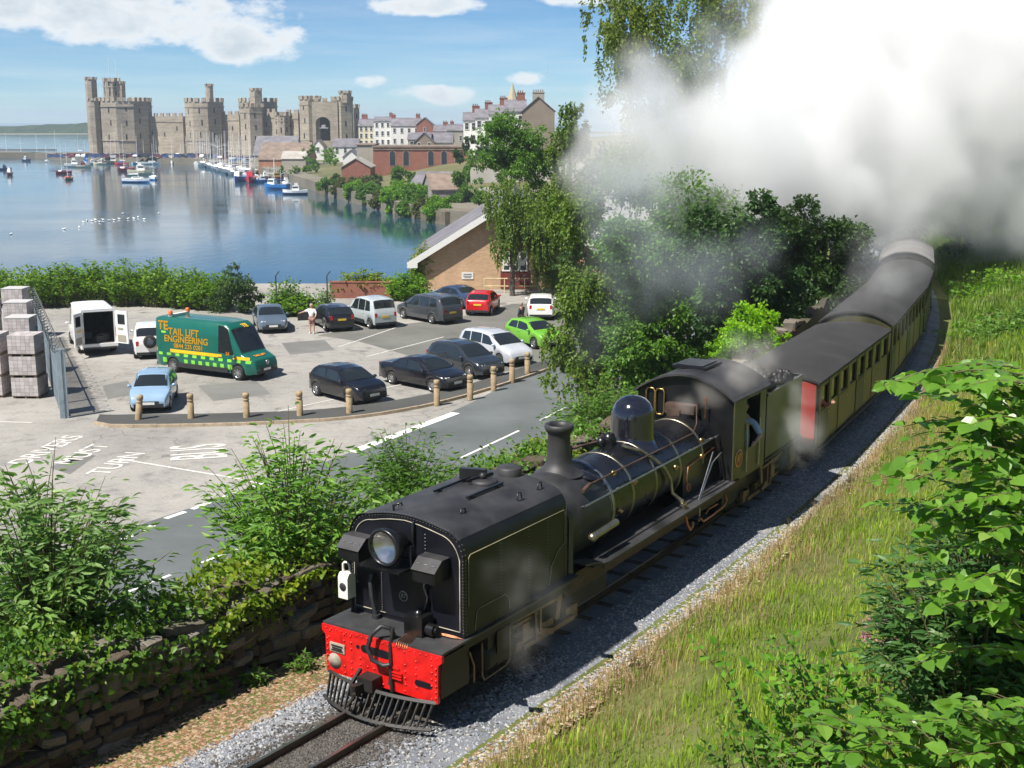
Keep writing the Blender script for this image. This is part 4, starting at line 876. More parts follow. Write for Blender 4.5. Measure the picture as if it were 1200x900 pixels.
def curtain(u0, u1, vt, y0, y1, vb=182):
    a, b = GY(u0, vt, y0), GY(u1, vt, y1); zb = GY(u0, vb, y0).z - 2; q = MB(); zt = a.z
    q.bar((a.x, a.y, (zb + zt - 1.3) / 2), (b.x, b.y, (zb + zt - 1.3) / 2), 3.0, zt - 1.3 - zb); q.bar((a.x, a.y - .1, zt - 3.4), (b.x, b.y - .1, zt - 3.4), 3.2, .4)
    merlons(q, [(a.x, a.y - 1.2, 0), (b.x, b.y - 1.2, 0)], zt - 1.3, 1.3, 1.6, 1.1, .6)
    o = q.build('curtain_wall', M_cas, castle, CI); d = (b - a); d.z = 0
    for k in range(int(d.length / 5)):
        p = a + d * ((k + .5) / int(d.length / 5)); q2 = MB(); z = zt - 5.5 - rnd.uniform(0, 3); nn = Vector((d.y, -d.x, 0)).normalized(); p = p + nn * 1.53
        q2.box((p.x, p.y, z), (.45, .1, 1.7), math.atan2(d.y, d.x)); q2.build('arrow_slit', M_dark, o, CI)
    return o
tower('great_tower', 104, 166, 114, 515, n=10); tower('stair_turret', 97.5, 110, 90, 522, n=8); tower('side_tower', 100, 114, 115, 516, n=8)
tower('turret', 118, 136.5, 91, 520, 114, 8); tower('turret', 136, 144.5, 95, 522, 114, 8)
curtain(158, 216, 132.5, 528, 522); tower('polygonal_tower', 212, 255, 114.5, 512); tower('turret', 239.5, 248, 98, 524, 116, 8)
curtain(250, 282, 130.5, 522, 518); tower('polygonal_tower', 279, 305, 121, 510, n=6); tower('upper_storey', 276, 319, 114.5, 526); tower('turret', 291.5, 304.5, 103, 514, 121, 6)
curtain(304, 325, 127.5, 520, 516); tower('polygonal_tower', 320, 338, 131, 509, n=8); curtain(334, 352, 128.5, 516, 512)
tower('gate_tower', 349, 373, 112, 503, n=6); tower('gate_tower', 387, 411, 113, 503, n=6); tower('turret', 396, 410.5, 106, 503, 114, 8); tower('rear_tower', 402, 419.5, 122, 520, n=8)
# gatehouse wall with its great arch
a, b = GY(366, 115, 505), GY(396, 115, 505); zt = a.z; zb = GY(366, 182, 505).z - 2; am, aw = GY(380, 168, 505).x, 2.75; az = GY(380, 137, 505).z
q = MB(); outer = [(a.x, zb), (am - aw, zb)] + [(am - aw * math.cos(t), az - 2.4 + 2.4 * math.sin(t)) for t in np.linspace(0, PI, 9)] + [(am + aw, zb), (b.x, zb), (b.x, zt - 1.3), (a.x, zt - 1.3)]
q.prism(outer, 4.5, Matrix.Translation((0, 507.5, 0)) @ Matrix.Rotation(PI / 2, 4, 'X')); merlons(q, [(a.x, 503.2, 0), (b.x, 503.2, 0)], zt - 1.3, 1.3, 1.6, 1.1, .6); gw = q.build('gate_wall', M_cas, castle, CI)
q = MB(); q.box((am, 507.8, (zb + az) / 2), (aw * 2, .3, az - zb)); q.build('gate_recess', M_dark, gw, CI)
q = MB(); q.box((am, 505, GY(380, 150, 505).z), (3.6, 2, .4)); q.box((am, 504.2, GY(380, 148, 505).z), (1.6, .1, 1.2)); q.build('gate_balcony', simple('gate_timber', (.30, .30, .32), .7), gw, CI)
z0 = GY(380, 165, 505).z; q = MB(); q.box((am, 505.2, (zb + z0) / 2), (aw * 2.1, 3, z0 - zb)); q.build('gate_sill', M_cas, gw, CI)
M_pole = simple('white_pole', (.75, .75, .74), .5, 0, .1, 3)
for u, vt in ((127, 68), (135, 70)):
    p, t = GY(u, 96, 522), GY(u, vt, 522); q = MB(); q.cyl((p.x, 524, p.z), (p.x, 524, t.z), .12, .08, 6); q.build('flag_pole', M_pole, castle, CI)

# quay and town ground
M_quay = ground_mat('quay_stone', (.15, .13, .10), (.20, .18, .14), (.26, .23, .18), .06, 1.2, .1); M_grassfar = ground_mat('town_ground', (.10, .11, .04), (.15, .14, .07), (.20, .18, .10), .05, .8, .1)
QZ = ZW + 2.3
ql = [G(u, v, ZW) for u, v in ((-40, 181.5), (30, 184), (72, 188), (110, 190.5), (165, 192), (222, 193), (262, 196), (300, 203), (330, 211), (362, 222), (385, 230), (420, 240), (455, 249), (490, 257), (522, 263), (560, 268))]
quay = sheet('quay_ground', [(p.x, p.y) for p in ql] + [(60, 225), (330, 240), (420, 700), (-120, 640), (-200, 560), (-330, 560)], QZ, M_quay, thick=5)
# sloping town hill behind, rising from the water edge
_qy = np.array([p.y for p in ql][::-1]); _qx = np.array([p.x for p in ql][::-1])
def shorex(y): return float(np.interp(y, _qy, _qx))
offs = [1.2, 1.6, 6, 12, 20, 30, 45, 70, 110, 160, 240, 330]; rows = []
def hillz(x, y, o=None):
    o = x - shorex(y) if o is None else o
    return QZ - .35 + min(1, max(0, (o - 2) / 30)) * (3.0 + min(8, max(0, o - 18) * .11)) * min(1, max(.0, (420 - y) / 60)) + max(0, y - 420) * .02
for y in np.linspace(228, 640, 60):
    rows.append([(shorex(min(y, 430)) + o, y, hillz(0, y, o) if k else QZ - 1.5) for k, o in enumerate(offs)])
rows.insert(0, [(x, 226, -12) for x, y, z in rows[0]])
q = MB(); q.grid(rows); tag(q.build('town_hill', M_grassfar), kind='structure')
# far shore across the strait
def far_mat():
    t = NT('distant_woods'); n = t.noise(.03, 6, .7); return t.done(t.bsdf(t.ramp(n, (.3, (.018, .04, .018)), (.5, (.03, .055, .02)), (.72, (.07, .09, .03))), .95, 0, t.bump(n, 1, 8), .1))
q = MB(); rows = []; r2 = random.Random(4)
for i in range(360):
    x = -2600 + i * 9; hgt = 7 + 2 * math.sin(i * .06) + 2.5 * math.sin(i * .19 + 1) + r2.uniform(-1.5, 1.5) - max(0, (x + 500) * .012)
    rows.append([(x, 1490, ZW + .6), (x, 1496, ZW + 2), (x + r2.uniform(-2, 2), 1500 + r2.uniform(-3, 3), ZW + hgt * .55), (x + r2.uniform(-2, 2), 1512, ZW + hgt * r2.uniform(.85, .95)), (x, 1540, ZW + hgt), (x, 2100, ZW + hgt - 4), (x, 2200, ZW - 2)])
q.grid(rows, False); tag(q.build('far_shore', far_mat()), kind='structure')
sheet('far_beach', [(-3000, 1440), (800, 1440), (800, 1500), (-3000, 1500)], ZW + .5, simple('sand', (.34, .30, .22), .9, 0, .15, .02), thick=1)

# houses
M_slate = simple('slate_roof', (.16, .15, .165), .75, 0, .3, .5, .05, 2); M_slateb = simple('brown_tile_roof', (.21, .155, .12), .8, 0, .3, .5, .05, 2); M_pale = simple('pale_sheet_roof', (.38, .35, .31), .7, 0, .2, .4)
M_wh = simple('white_render', (.68, .67, .64), .8, 0, .06, .3); M_cream = simple('cream_render', (.62, .56, .40), .8, 0, .08, .3); M_brownr = simple('brown_pebbledash', (.225, .18, .14), .9, 0, .12, .4, .03, 3); M_greyr = simple('grey_render', (.33, .30, .25), .9, 0, .12, .4)
def brick_mat(name, a, b, m, scale=1.0):
    t = NT(name); tc = t.N('ShaderNodeTexCoord'); sep = t.N('ShaderNodeSeparateXYZ'); t.L(tc.outputs['Object'], sep.inputs[0])
    cmb = t.N('ShaderNodeCombineXYZ'); t.L(t.math('ADD', sep.outputs[0], sep.outputs[1]), cmb.inputs[0]); t.L(sep.outputs[2], cmb.inputs[1])
    br_ = t.N('ShaderNodeTexBrick'); t.L(cmb.outputs[0], br_.inputs[0]); br_.inputs['Scale'].default_value = scale; br_.inputs['Brick Width'].default_value = .24; br_.inputs['Row Height'].default_value = .085; br_.inputs['Mortar Size'].default_value = .009
    br_.inputs['Color1'].default_value = a + (1,); br_.inputs['Color2'].default_value = b + (1,); br_.inputs['Mortar'].default_value = m + (1,)
    c = t.mix(.6, br_.outputs[0], t.ramp(t.noise(.7, 5, .6), (.3, (.75, .74, .72)), (.7, (1.2, 1.18, 1.15))), 'MULTIPLY')
    return t.done(t.bsdf(c, .88, 0, t.bump(br_.outputs[1], -.3, .01), .25))
M_brickr = brick_mat('dark_red_brick', (.235, .075, .05), (.30, .105, .07), (.22, .16, .13)); M_brickt = brick_mat('tan_brick', (.42, .25, .14), (.53, .33, .19), (.50, .42, .32))
M_win = NT('house_window'); M_win = M_win.done(M_win.bsdf((.03, .035, .045), .1, 0, None, .6))
win_me = {}
def window(parent, x, y, z, w, h, nrm=(0, -1), frame=True, mat=None):
    q = MB(); q.box((0, 0, 0), (w, .08, h)); o = q.build('window', mat or M_win, parent); o.location = (x, y, z); o.rotation_euler = (0, 0, math.atan2(nrm[0], -nrm[1]) if False else math.atan2(nrm[1], nrm[0]) + PI / 2)
    if frame:
        f = MB(); t_ = .09
        f.box((0, -.05, h / 2), (w + .1, .06, t_)); f.box((0, -.06, -h / 2), (w + .2, .12, t_)); f.box((-w / 2, -.05, 0), (t_, .06, h)); f.box((w / 2, -.05, 0), (t_, .06, h)); f.box((0, -.05, 0), (w, .05, .05)); fo = f.build('window_frame', M_wh, o)
    return o
def house(label, x0, x1, y, depth, zb, ze, ridge, wall, roof, wins=None, axis='x', chim=(), rz=0, cat='house', group=None, name='town_house', over=.25, cmat=None):
    """axis x: ridge parallel to the facade; axis y: gable towards the viewer. x0..x1 facade, y its depth plane"""
    W = x1 - x0; h = empty(name, ((x0 + x1) / 2, y, zb), rz); E_, H_ = ze - zb, ridge - zb
    q = MB(); q.box((0, depth / 2, E_ / 2 - 1), (W, depth, E_ + 2))
    if axis == 'x':
        for sx in (-1, 1): q.add([(sx * W / 2, 0, E_), (sx * W / 2, depth, E_), (sx * W / 2, depth / 2, H_)], [(0, 1, 2)])
    else:
        for y_ in (0, depth): q.add([(-W / 2, y_, E_), (W / 2, y_, E_), (0, y_, H_)], [(0, 1, 2)])
    q.build('wall', wall, h)
    q = MB(); t_ = .15
    if axis == 'x':
        k = (H_ - E_) / (depth / 2)
        for s in (0, 1):
            e = [(-W / 2 - over, -over, E_ - over * k), (W / 2 + over, -over, E_ - over * k), (W / 2 + over, depth / 2, H_), (-W / 2 - over, depth / 2, H_)]
            if s: e = [(x, depth - y_, z) for x, y_, z in e]
            q.add(e + [(x, y_, z + t_) for x, y_, z in e], [(0, 1, 2, 3), (4, 5, 6, 7), (0, 1, 5, 4), (1, 2, 6, 5), (2, 3, 7, 6), (3, 0, 4, 7)])
    else:
        k = (H_ - E_) / (W / 2)
        for s in (-1, 1):
            e = [(s * (W / 2 + over), -over, E_ - over * k), (s * (W / 2 + over), depth + over, E_ - over * k), (0, depth + over, H_), (0, -over, H_)]
            q.add(e + [(x, y_, z + t_) for x, y_, z in e], [(0, 1, 2, 3), (4, 5, 6, 7), (0, 1, 5, 4), (1, 2, 6, 5), (2, 3, 7, 6), (3, 0, 4, 7)])
    rf = q.build('roof', roof, h)
    for cxr, cyr, cw, ch in chim:
        zc_ = H_ - (abs(cyr - depth / 2) * k if axis == 'x' else abs(cxr) * k)
        q = MB(); q.box((cxr, cyr, zc_ + ch / 2 - .6), (cw, .9, ch + 1.2)); q.box((cxr, cyr, zc_ + ch), (cw + .2, 1.1, .2)); c_ = q.build('chimney', cmat or M_brickr, rf)
        for j in range(max(1, int(cw / .45))):
            q = MB(); q.cyl((cxr - cw / 2 + .25 + j * .45, cyr, zc_ + ch), (cxr - cw / 2 + .25 + j * .45, cyr, zc_ + ch + .55), .14, .11, 8); q.build('chimney_pot', M_slateb, rf)
    for wx, wz, ww, wh in (wins or ()): window(h, wx, -.02, wz, ww, wh)
    tag(h, label, cat, group); return h
def hp(u0, u1, vb, ve, vr, y): 
    a, b = GY(u0, ve, y), GY(u1, ve, y); return a.x, b.x, GY(u0, vb, y).z, a.z, GY(u0, vr, y).z
def wgrid(W, cols, rows, z0, dz, ww=.9, wh=1.5, x0=None):
    return [(-W / 2 + W * (c + .5) / cols, z0 + r * dz, ww, wh) for c in range(cols) for r in range(rows)]
def H(label, u0, u1, vb, ve, vr, y, depth, wall, roof, cols=0, rows=0, **k):
    x0, x1, zb, ze, zr = hp(u0, u1, vb, ve, vr, y); W = x1 - x0; hh = ze - zb
    ww = k.pop('ww', .9); wh = k.pop('wh', 1.5)
    wins = wgrid(W, cols, rows, hh * (.5 / max(1, rows)) + .2, hh / max(1, rows), ww, wh) if cols else None
    return house(label, x0, x1, y, depth, zb, ze, zr, wall, roof, wins, **k)
# far town, left to right
H('cream three storey house beside the castle end tower', 420, 438, 172, 147.5, 139.5, 455, 10, M_cream, M_slate, 3, 3, chim=((-1, 5, 2, 1.4),))
H('tall white house with narrow windows next to the cream house', 438, 458, 172, 142, 137, 450, 10, M_wh, M_slate, 3, 3, chim=((2.6, 5, 1.2, 1.2),))
H('broad white house under a slate roof in the town', 458, 492, 172, 147.5, 138.5, 445, 10, M_wh, M_slate, 4, 2, chim=((4, 5, 1.4, 1.2), (-4.4, 5, 1.4, 1.0)))
H('house with red brick gable wall between white houses', 488, 507, 172, 146, 138, 438, 9, M_brickr, M_slate, 1, 2, axis='y', ww=.8)
H('low grey roofed house right of the red gable', 508, 526, 170, 154, 147, 430, 9, M_brownr, M_slate, 2, 1, chim=((1.2, 4.5, 1.6, 1.0),))
H('small rendered house at the foot of the white terrace', 524, 545, 172, 153, 146, 425, 9, M_greyr, M_slate, 2, 1, chim=((-1.5, 4.5, 1.2, .9),))
H('stone house with cross gable behind the red brick hall', 478, 504, 176, 163.5, 156, 350, 9, M_greyr, M_slate, 3, 1, axis='x')
H('brown gabled house behind the red brick hall', 485, 509, 176, 167, 155.5, 348, 8, M_brownr, M_slate, 2, 1, axis='y')
H('long slate roofed shed behind the red brick hall', 504, 530, 176, 167, 156, 352, 8, M_wh, M_slate, 0, 0)
# terrace on the right, stepping up the hill
for i, (u0, u1, ve, vr, lab) in enumerate(((543, 559, 141, 132, 'leftmost white terrace house with red chimney below the spire'), (557, 575, 138, 128, 'second white terrace house with large red chimney below the spire'), (573, 594, 134, 123, 'third white terrace house from the left, above the weeping tree'), (592, 616, 130.5, 117, 'white terrace house adjoining the brown gable end'))):
    H(lab, u0, u1, 172, ve, vr, 300 - i * 8, 9, M_wh, M_slate, 2, 2, chim=((1.2, 4.5, 1.7, 1.5),), group='houses of the white terrace')
H('end of terrace house with blank brown gable wall and pale chimney', 612, 650, 176, 130, 113.5, 268, 10, M_brownr, M_slate, 0, 0, axis='y', chim=((0, .5, 2.4, .9),), cmat=M_greyr)
q = MB(); p = GY(600.5, 122, 430); t_ = GY(600.5, 97, 430)
sp = empty('church_spire', (p.x, 430, GY(600, 150, 430).z)); zz = sp.location.z
q.box((0, 0, (p.z - zz) / 2), (4.5, 4.5, p.z - zz)); q.build('tower', M_greyr, sp)
q = MB(); q.lathe([(2.2, p.z - zz), (1.2, p.z - zz + (t_.z - p.z) * .45), (.05, t_.z - zz)], (0, 0, 0), (0, 0, 1), 8, False); q.build('spire', simple('spire_stone', (.42, .36, .24), .9), sp); tag(sp, 'slender pointed church spire above the terrace roofs', 'spire')
# red brick hall with round-headed windows
x0, x1, zb, ze, zr = hp(437, 548, 208, 172.5, 168.5, 300); hall = empty('brick_hall', ((x0 + x1) / 2, 300, zb)); W = x1 - x0; E_ = ze - zb
q = MB(); q.box((0, 7, E_ / 2 - 1), (W, 14, E_ + 2)); q.build('wall', M_brickr, hall)
q = MB(); q.box((0, 7, E_ + .12), (W + .5, 14.5, .35)); q.box((0, -.08, E_ - .5), (W, .2, .25)); q.build('parapet', M_slateb, hall)
for u in (460, 476, 505, 520.5, 536.5):
    wx = GY(u, 190, 300).x - (x0 + x1) / 2; zz0, zz1 = GY(u, 194, 300).z - zb, GY(u, 177, 300).z - zb
    for nm_, ex, mt, dy in (('window', 0, M_win, -.05), ('window_surround', .18, M_brownr, -.03)):
        w2 = .62 + ex; q = MB(); q.prism([(wx - w2, zz0 - ex), (wx + w2, zz0 - ex)] + [(wx + w2 * math.cos(t), zz1 - .62 + w2 * math.sin(t)) for t in np.linspace(0, PI, 9)], .03, Matrix.Translation((0, dy, 0)) @ Matrix.Rotation(PI / 2, 4, 'X')); q.build(nm_, mt, hall)
tag(hall, 'long dark red brick hall with five round headed windows', 'hall')
H('plain grey rendered block adjoining the red brick hall', 418, 438, 206, 170, 169, 302, 12, M_greyr, M_slateb, 0, 0, name='rendered_block', cat='building')
H('small shed with red brick gable and pale roof by the hall', 400, 434, 208, 196, 186, 285, 10, M_brickr, M_pale, 0, 0, axis='y', cat='shed', name='brick_shed')
H('low white gabled cottage left of the grey block', 402, 420, 195, 184, 176, 320, 9, M_wh, M_slate, 0, 0, axis='y', cat='cottage', name='cottage')
H('grey roofed house under the castle gate tower', 390, 419, 182, 172, 163, 400, 9, M_wh, M_slate, 3, 1)
H('tiny white gabled house in front of the castle gate', 366, 379, 180, 172, 164, 410, 8, M_wh, M_slateb, 1, 1, axis='y')
H('big slate roofed boat shed below the castle wall', 297, 346, 190, 182, 160, 440, 16, M_greyr, M_slate, 0, 0, cat='shed', name='boat_shed')
H('brown tiled workshop with orange brick wall on the quay', 303, 360, 200, 187, 168, 390, 18, simple('orange_brick', (.34, .16, .09), .85, 0, .2, .5), M_slateb, 0, 0, cat='workshop', name='workshop')
H('pale roofed store beside the brown tiled workshop', 330, 358, 196, 186, 178, 380, 8, M_greyr, M_pale, 0, 0, cat='store', name='quay_store')
H('stone shed with slate roof at the water edge', 478, 524, 250, 218, 203, 238, 9, simple('shed_stone', (.25, .23, .22), .9, 0, .3, 1.5, .05, 3), M_slate, 0, 0, cat='shed', name='waterside_shed', rz=-.35)
h2 = H('second stone shed with white door at the water edge', 506, 540, 262, 222, 205, 226, 9, bpy.data.materials['shed_stone'], M_slateb, 0, 0, axis='x', cat='shed', name='waterside_shed', rz=.25)
q = MB(); q.box((2.0, -.05, 2.2), (1.0, .1, 2.6)); q.build('door', M_wh, h2); q = MB(); q.box((-1.8, -.06, 2.9), (.9, .1, 1.2)); q.build('window', M_win, h2)
# lattice fence and yard wall on the hill by the trees
q = MB(); a, b = GY(552, 196, 200), GY(700, 190, 175); lat = empty('lattice_fence', a); 
q.bar((0, 0, -1.2), tuple(b - a + Vector((0, 0, -1.2))), .3, 2.4); q.build('base_wall', M_greyr, lat)
for k in range(44):
    p = (b - a) * (k / 43); q = MB(); q.bar((p.x, p.y, 0), (p.x, p.y, 1.5), .25, .08); q.build('fence_board', simple('weathered_board', (.34, .27, .20), .9) if k == 0 else bpy.data.materials['weathered_board'], lat)
tag(lat, 'pale board fence on a grey wall behind the weeping tree', 'fence')
# yard retaining wall at the water edge under the ivy
q = MB(); 
for (u, v), (u2, v2) in zip(((372, 226), (400, 233), (430, 241), (470, 252), (500, 259)), ((400, 233), (430, 241), (470, 252), (500, 259), (525, 264))):
    p, r = G(u, v, ZW), G(u2, v2, ZW); q.bar((p.x, p.y + .3, ZW + .9), (r.x, r.y + .3, ZW + .9), 1.0, 2.4)
tag(q.build('harbour_wall', stone_mat('harbour_wall_stone', (.10, .085, .06), (.15, .13, .095), (.20, .17, .12))), 'old stone harbour wall along the planted bank', 'wall')

# ------------------------------------------------------------------ tan brick building at the end of the car park
yb = 93.5; bl, brt = GY(491, 352, yb), GY(716, 352, yb); ev, ap = GY(482, 303, yb), GY(600, 232, yb)
bb = empty('brick_building', ((bl.x + brt.x) / 2, yb, ZC)); W = brt.x - bl.x; E_, H_ = ev.z - ZC, ap.z - ZC; D = 16
q = MB(); q.add([(-W / 2, 0, -.2), (W / 2, 0, -.2), (W / 2, 0, E_), (0, 0, H_ - .1), (-W / 2, 0, E_), (-W / 2, D, -.2), (W / 2, D, -.2), (W / 2, D, E_), (0, D, H_ - .1), (-W / 2, D, E_)], [(0, 1, 2, 3, 4), (9, 8, 7, 6, 5), (1, 6, 7, 2), (0, 4, 9, 5)]); q.build('wall', M_brickt, bb)
k = (H_ - E_) / (W / 2); ov = .7; fo = -.6
rfo = None
for s in (-1, 1):
    q = MB(); e = [(s * (W / 2 + ov), fo, E_ - ov * k + .1), (s * (W / 2 + ov), D + .5, E_ - ov * k + .1), (0, D + .5, H_ + .1), (0, fo, H_ + .1)]
    q.add(e + [(x, y_, z + .12) for x, y_, z in e], [(0, 1, 2, 3), (4, 5, 6, 7), (0, 1, 5, 4), (1, 2, 6, 5), (2, 3, 7, 6), (3, 0, 4, 7)]); rfo = q.build('roof', M_slate, bb)
    q = MB(); q.bar((s * (W / 2 + ov), fo - .03, E_ - ov * k), (0, fo - .03, H_), .06, .42, (0, -1, 0) if False else (0, 0, 1)); q.box((s * (W / 2 + ov - .3), fo - .035, E_ - ov * k + .02), (.75, .06, .42)); q.build('barge_board', M_wh, bb)
    q = MB(); e = [(s * W / 2, 0, E_ - .02), (s * (W / 2 + ov), 0, E_ - ov * k), (s * (W / 2 + ov), fo, E_ - ov * k), (s * W / 2, fo, E_ - .02)]; q.add(e, [(0, 1, 2, 3)]); q.build('soffit', M_wh, bb)
sx = GY(548, 323, yb).x - bb.location.x; szz = GY(548, 323, yb).z - ZC; q = MB(); q.box((sx, -.03, szz), (.85, .04, .5)); sg = q.build('wall_sign', M_wh, bb)
q = MB(); q.box((sx, -.055, szz + .1), (.6, .01, .07)); q.box((sx, -.055, szz - .03), (.66, .01, .05)); q.box((sx, -.055, szz - .13), (.5, .01, .05)); q.build('sign_print', M_slate, sg)
wx0, wx1 = GY(589, 330, yb).x - bb.location.x, GY(618, 330, yb).x - bb.location.x; M_maroon = simple('maroon_timber', (.16, .03, .025), .5)
q = MB(); q.box(((wx0 + wx1) / 2, -.06, .75), (wx1 - wx0 + .3, .1, 1.3)); q.build('shopfront_panel', M_maroon, bb)
q = MB(); q.box(((wx0 + wx1) / 2, -.07, 2.9), (wx1 - wx0 + .3, .12, .16)); q.build('shopfront_head', M_maroon, bb)
for j in range(3):
    cxw = wx0 + (wx1 - wx0) * (j + .5) / 3; wv = window(bb, cxw, -.05, 2.1, (wx1 - wx0) / 3 - .1, 1.4)
    q = MB(); q.box((cxw - .05, -.11, 2.0), (.32, .01, .46)); q.box((cxw + .2, -.11, 2.25), (.2, .01, .3)); q.build('window_poster', M_wh, wv) if False else q.build('window_poster', M_wh, bb)
rl = empty('yellow_railing', (bb.location.x + (wx0 + wx1) / 2, yb - 2.0, ZC)); M_yel = simple('cream_railing_paint', (.62, .50, .28), .6)
for z in (.5, 1.05):
    q = MB(); q.cyl((-2.2, 0, z), (3.6, 0, z), .04, None, 8); q.build('rail', M_yel, rl)
for j in range(5):
    q = MB(); q.cyl((-2.2 + j * 1.45, 0, 0), (-2.2 + j * 1.45, 0, 1.05), .04, None, 8); q.build('post', M_yel, rl)
tag(rl, 'cream tube railing in front of the brick building windows', 'railing'); tag(bb, 'tan brick building with white barge board gable beside the car park', 'building')
q = MB(); q.box((0, 0, .4), (4.6, .3, 1.4)); q.box((0, 0, 1.14), (4.7, .38, .08)); cw = q.build('brick_wall', M_brickr); a_ = G(414, 364, ZC); cw.location = (a_.x, a_.y + 6, ZC); tag(cw, 'low dark red brick wall behind the silver people carrier', 'wall')

# ------------------------------------------------------------------ boats
def hull(q, L, B, Hh, sheer=.25):
    rows = []
    for i in range(9):
        t = i / 8; x = L * (t - .5); b = B / 2 * (min(1, (1 - t) * 2.6) ** .7 if t > .5 else (.78 + .22 * min(1, t * 3))); zt = Hh * (1 + sheer * (2 * abs(t - .42)) ** 2); fl = .55 if t < .9 else .15
        rows.append([(x, -b, zt), (x, -b * .9, zt * .45), (x, -b * fl, -.1), (x, b * fl, -.1), (x, b * .9, zt * .45), (x, b, zt)])
    q.grid(rows, False); q.add(rows[0], [(0, 1, 2, 3, 4, 5)]); n = len(rows)
    q.add([r[0] for r in rows] + [r[5] for r in rows], [(i, i + 1, n + i + 1, n + i) for i in range(n - 1)])
BM = {k: paint('boat_' + k, c, .3, .3) for k, c in dict(white=(.80, .80, .78), blue=(.03, .17, .45), red=(.50, .03, .05), cream=(.68, .62, .45), navy=(.03, .05, .14), yellow=(.55, .36, .05), maroon=(.22, .03, .05), lblue=(.22, .45, .62)).items()}
def boat(label, u, v, L, rz, hullc='white', cab='white', mast=0, kind='yacht', group=None, furl=True, band=None):
    p = G(u, v, ZW); b = empty('sailing_yacht' if mast and kind == 'yacht' else ('fishing_boat' if kind == 'fish' else 'motor_boat'), (p.x, p.y, ZW), rz); Bm = L * .34; Hh = L * (.13 if kind == 'yacht' else .17)
    q = MB(); hull(q, L, Bm, Hh); q.build('hull', BM[hullc], b)
    if band: q = MB(); hull(q, L * 1.004, Bm * 1.012, Hh * .42); q.build('hull_band', BM[band], b)
    q = MB(); ch = L * (.07 if kind == 'yacht' else .2); cl = L * (.36 if kind == 'yacht' else .28); x = L * (.05 if kind == 'yacht' else (.16 if kind == 'fish' else -.02))
    q.prism([(x - cl / 2, Hh), (x + cl / 2 * 1.15, Hh), (x + cl / 2 * .8, Hh + ch), (x - cl / 2, Hh + ch)], Bm * .55, Matrix.Translation((0, Bm * .275, 0)) @ Matrix.Rotation(PI / 2, 4, 'X')); cb = q.build('cabin', BM[cab], b)
    q = MB(); q.box((x + .05, 0, Hh + ch * .62), (cl * .8, Bm * .56, ch * .32)); q.build('cabin_window', M_win, cb)
    if kind == 'motor': q = MB(); q.box((x - cl * .1, 0, Hh + ch + L * .05), (cl * .5, Bm * .42, L * .09)); q.build('flybridge', BM[cab], b)
    if mast:
        q = MB(); q.cyl((L * .08, 0, Hh), (L * .08, 0, Hh + mast), .075, .05, 6); m_ = q.build('mast', M_pole, b)
        q = MB(); q.cyl((L * .08, 0, Hh + L * .17), (-L * .32, 0, Hh + L * .16), .16 if furl else .05, .12 if furl else .04, 6); q.build('boom', BM['navy' if rnd.random() < .4 else 'white'], b)
        q = MB(); q.cyl((L * .08, -.8, Hh + mast * .62), (L * .08, .8, Hh + mast * .62), .03, None, 4); q.build('spreader', M_pole, m_)
    if kind == 'fish':
        q = MB(); q.cyl((-L * .2, 0, Hh), (-L * .2, 0, Hh + L * .5), .06, .04, 6); q.cyl((-L * .2, 0, Hh + L * .35), (-L * .45, 0, Hh + L * .45), .05, None, 5); q.build('derrick', M_pole, b); q = MB(); q.cyl((x, 0, Hh + ch), (x, 0, Hh + L * .55), .05, .03, 6); q.build('mast', M_pole, b)
    tag(b, label, 'boat', group); return b
GRP = 'white yachts moored off the castle quay'
for i, (u, v, ms, rz) in enumerate(((8, 182.5, 9.5, -1.2), (25, 183, 7.5, -1.3), (44, 183, 8.5, -1.35), (66, 185, 10.5, -1.3), (93, 183, 9.5, 2.4), (138, 189, 8.5, 3.0), (163, 190, 9, 2.9), (183, 191.5, 9.5, 2.8))):
    boat('%s white yacht from the left in the long row off the castle quay' % nth(i + 1), u, v, 8.5, rz, 'white', 'white', ms, 'yacht', GRP)
for i in range(15):
    t = i / 14; u, v = 229 + 48 * t, 191.5 + 13.5 * t
    boat('%s white yacht from the left in the tight row below the castle' % nth(i + 1), u + rnd.uniform(-1, 1), v, 8 + rnd.uniform(-1, 1.5), -1.9 + rnd.uniform(-.15, .15), 'white', 'white', rnd.uniform(8.5, 12), 'yacht', 'yachts in the tight row', band='navy' if i % 4 == 1 else None)
for i in range(16):
    u = 236 + (i + rnd.random()) * 3.5; v = 187 + (u - 236) * .17 + rnd.uniform(0, 3)
    boat('%s small motor boat from the left behind the tight row of yachts' % nth(i + 1), u, v, rnd.uniform(5, 7), rnd.uniform(0, 6), 'white', rnd.choice(('white', 'lblue', 'navy')), 0, 'motor', 'motor boats behind the yachts')
boat('red hulled boat with tall lilac furled mast near the castle', 147, 201, 7.5, -1.9, 'red', 'white', 14, 'yacht', band=None)
boat('blue and white yacht anchored left of its twin mid harbour', 160, 214, 7.5, -.25, 'white', 'white', 10, 'yacht', band='blue')
boat('blue and white yacht anchored behind its twin mid harbour', 180, 211, 6.5, -1.2, 'white', 'white', 9, 'yacht', band='blue')
boat('cream yacht lying across behind the two blue boats', 166, 205, 8, .1, 'cream', 'white', 0, 'motor')
boat('red and yellow boat with twin masts in the left water', 80, 211, 5.5, -1.5, 'yellow', 'red', 9, 'yacht', band='maroon')
boat('red and white boat behind the red and yellow boat', 74, 204, 6, -2.0, 'red', 'white', 8, 'yacht')
boat('small red and white motor cruiser alone at the left edge', 11, 206, 5, -1.4, 'maroon', 'white', 0, 'motor')
boat('grey open tender floating at the left edge', 6, 199.5, 4, .3, 'navy', 'navy', 0, 'motor')
boat('white motor yacht left of the castle reflection', 88, 196, 7, .2, 'white', 'white', 0, 'motor')
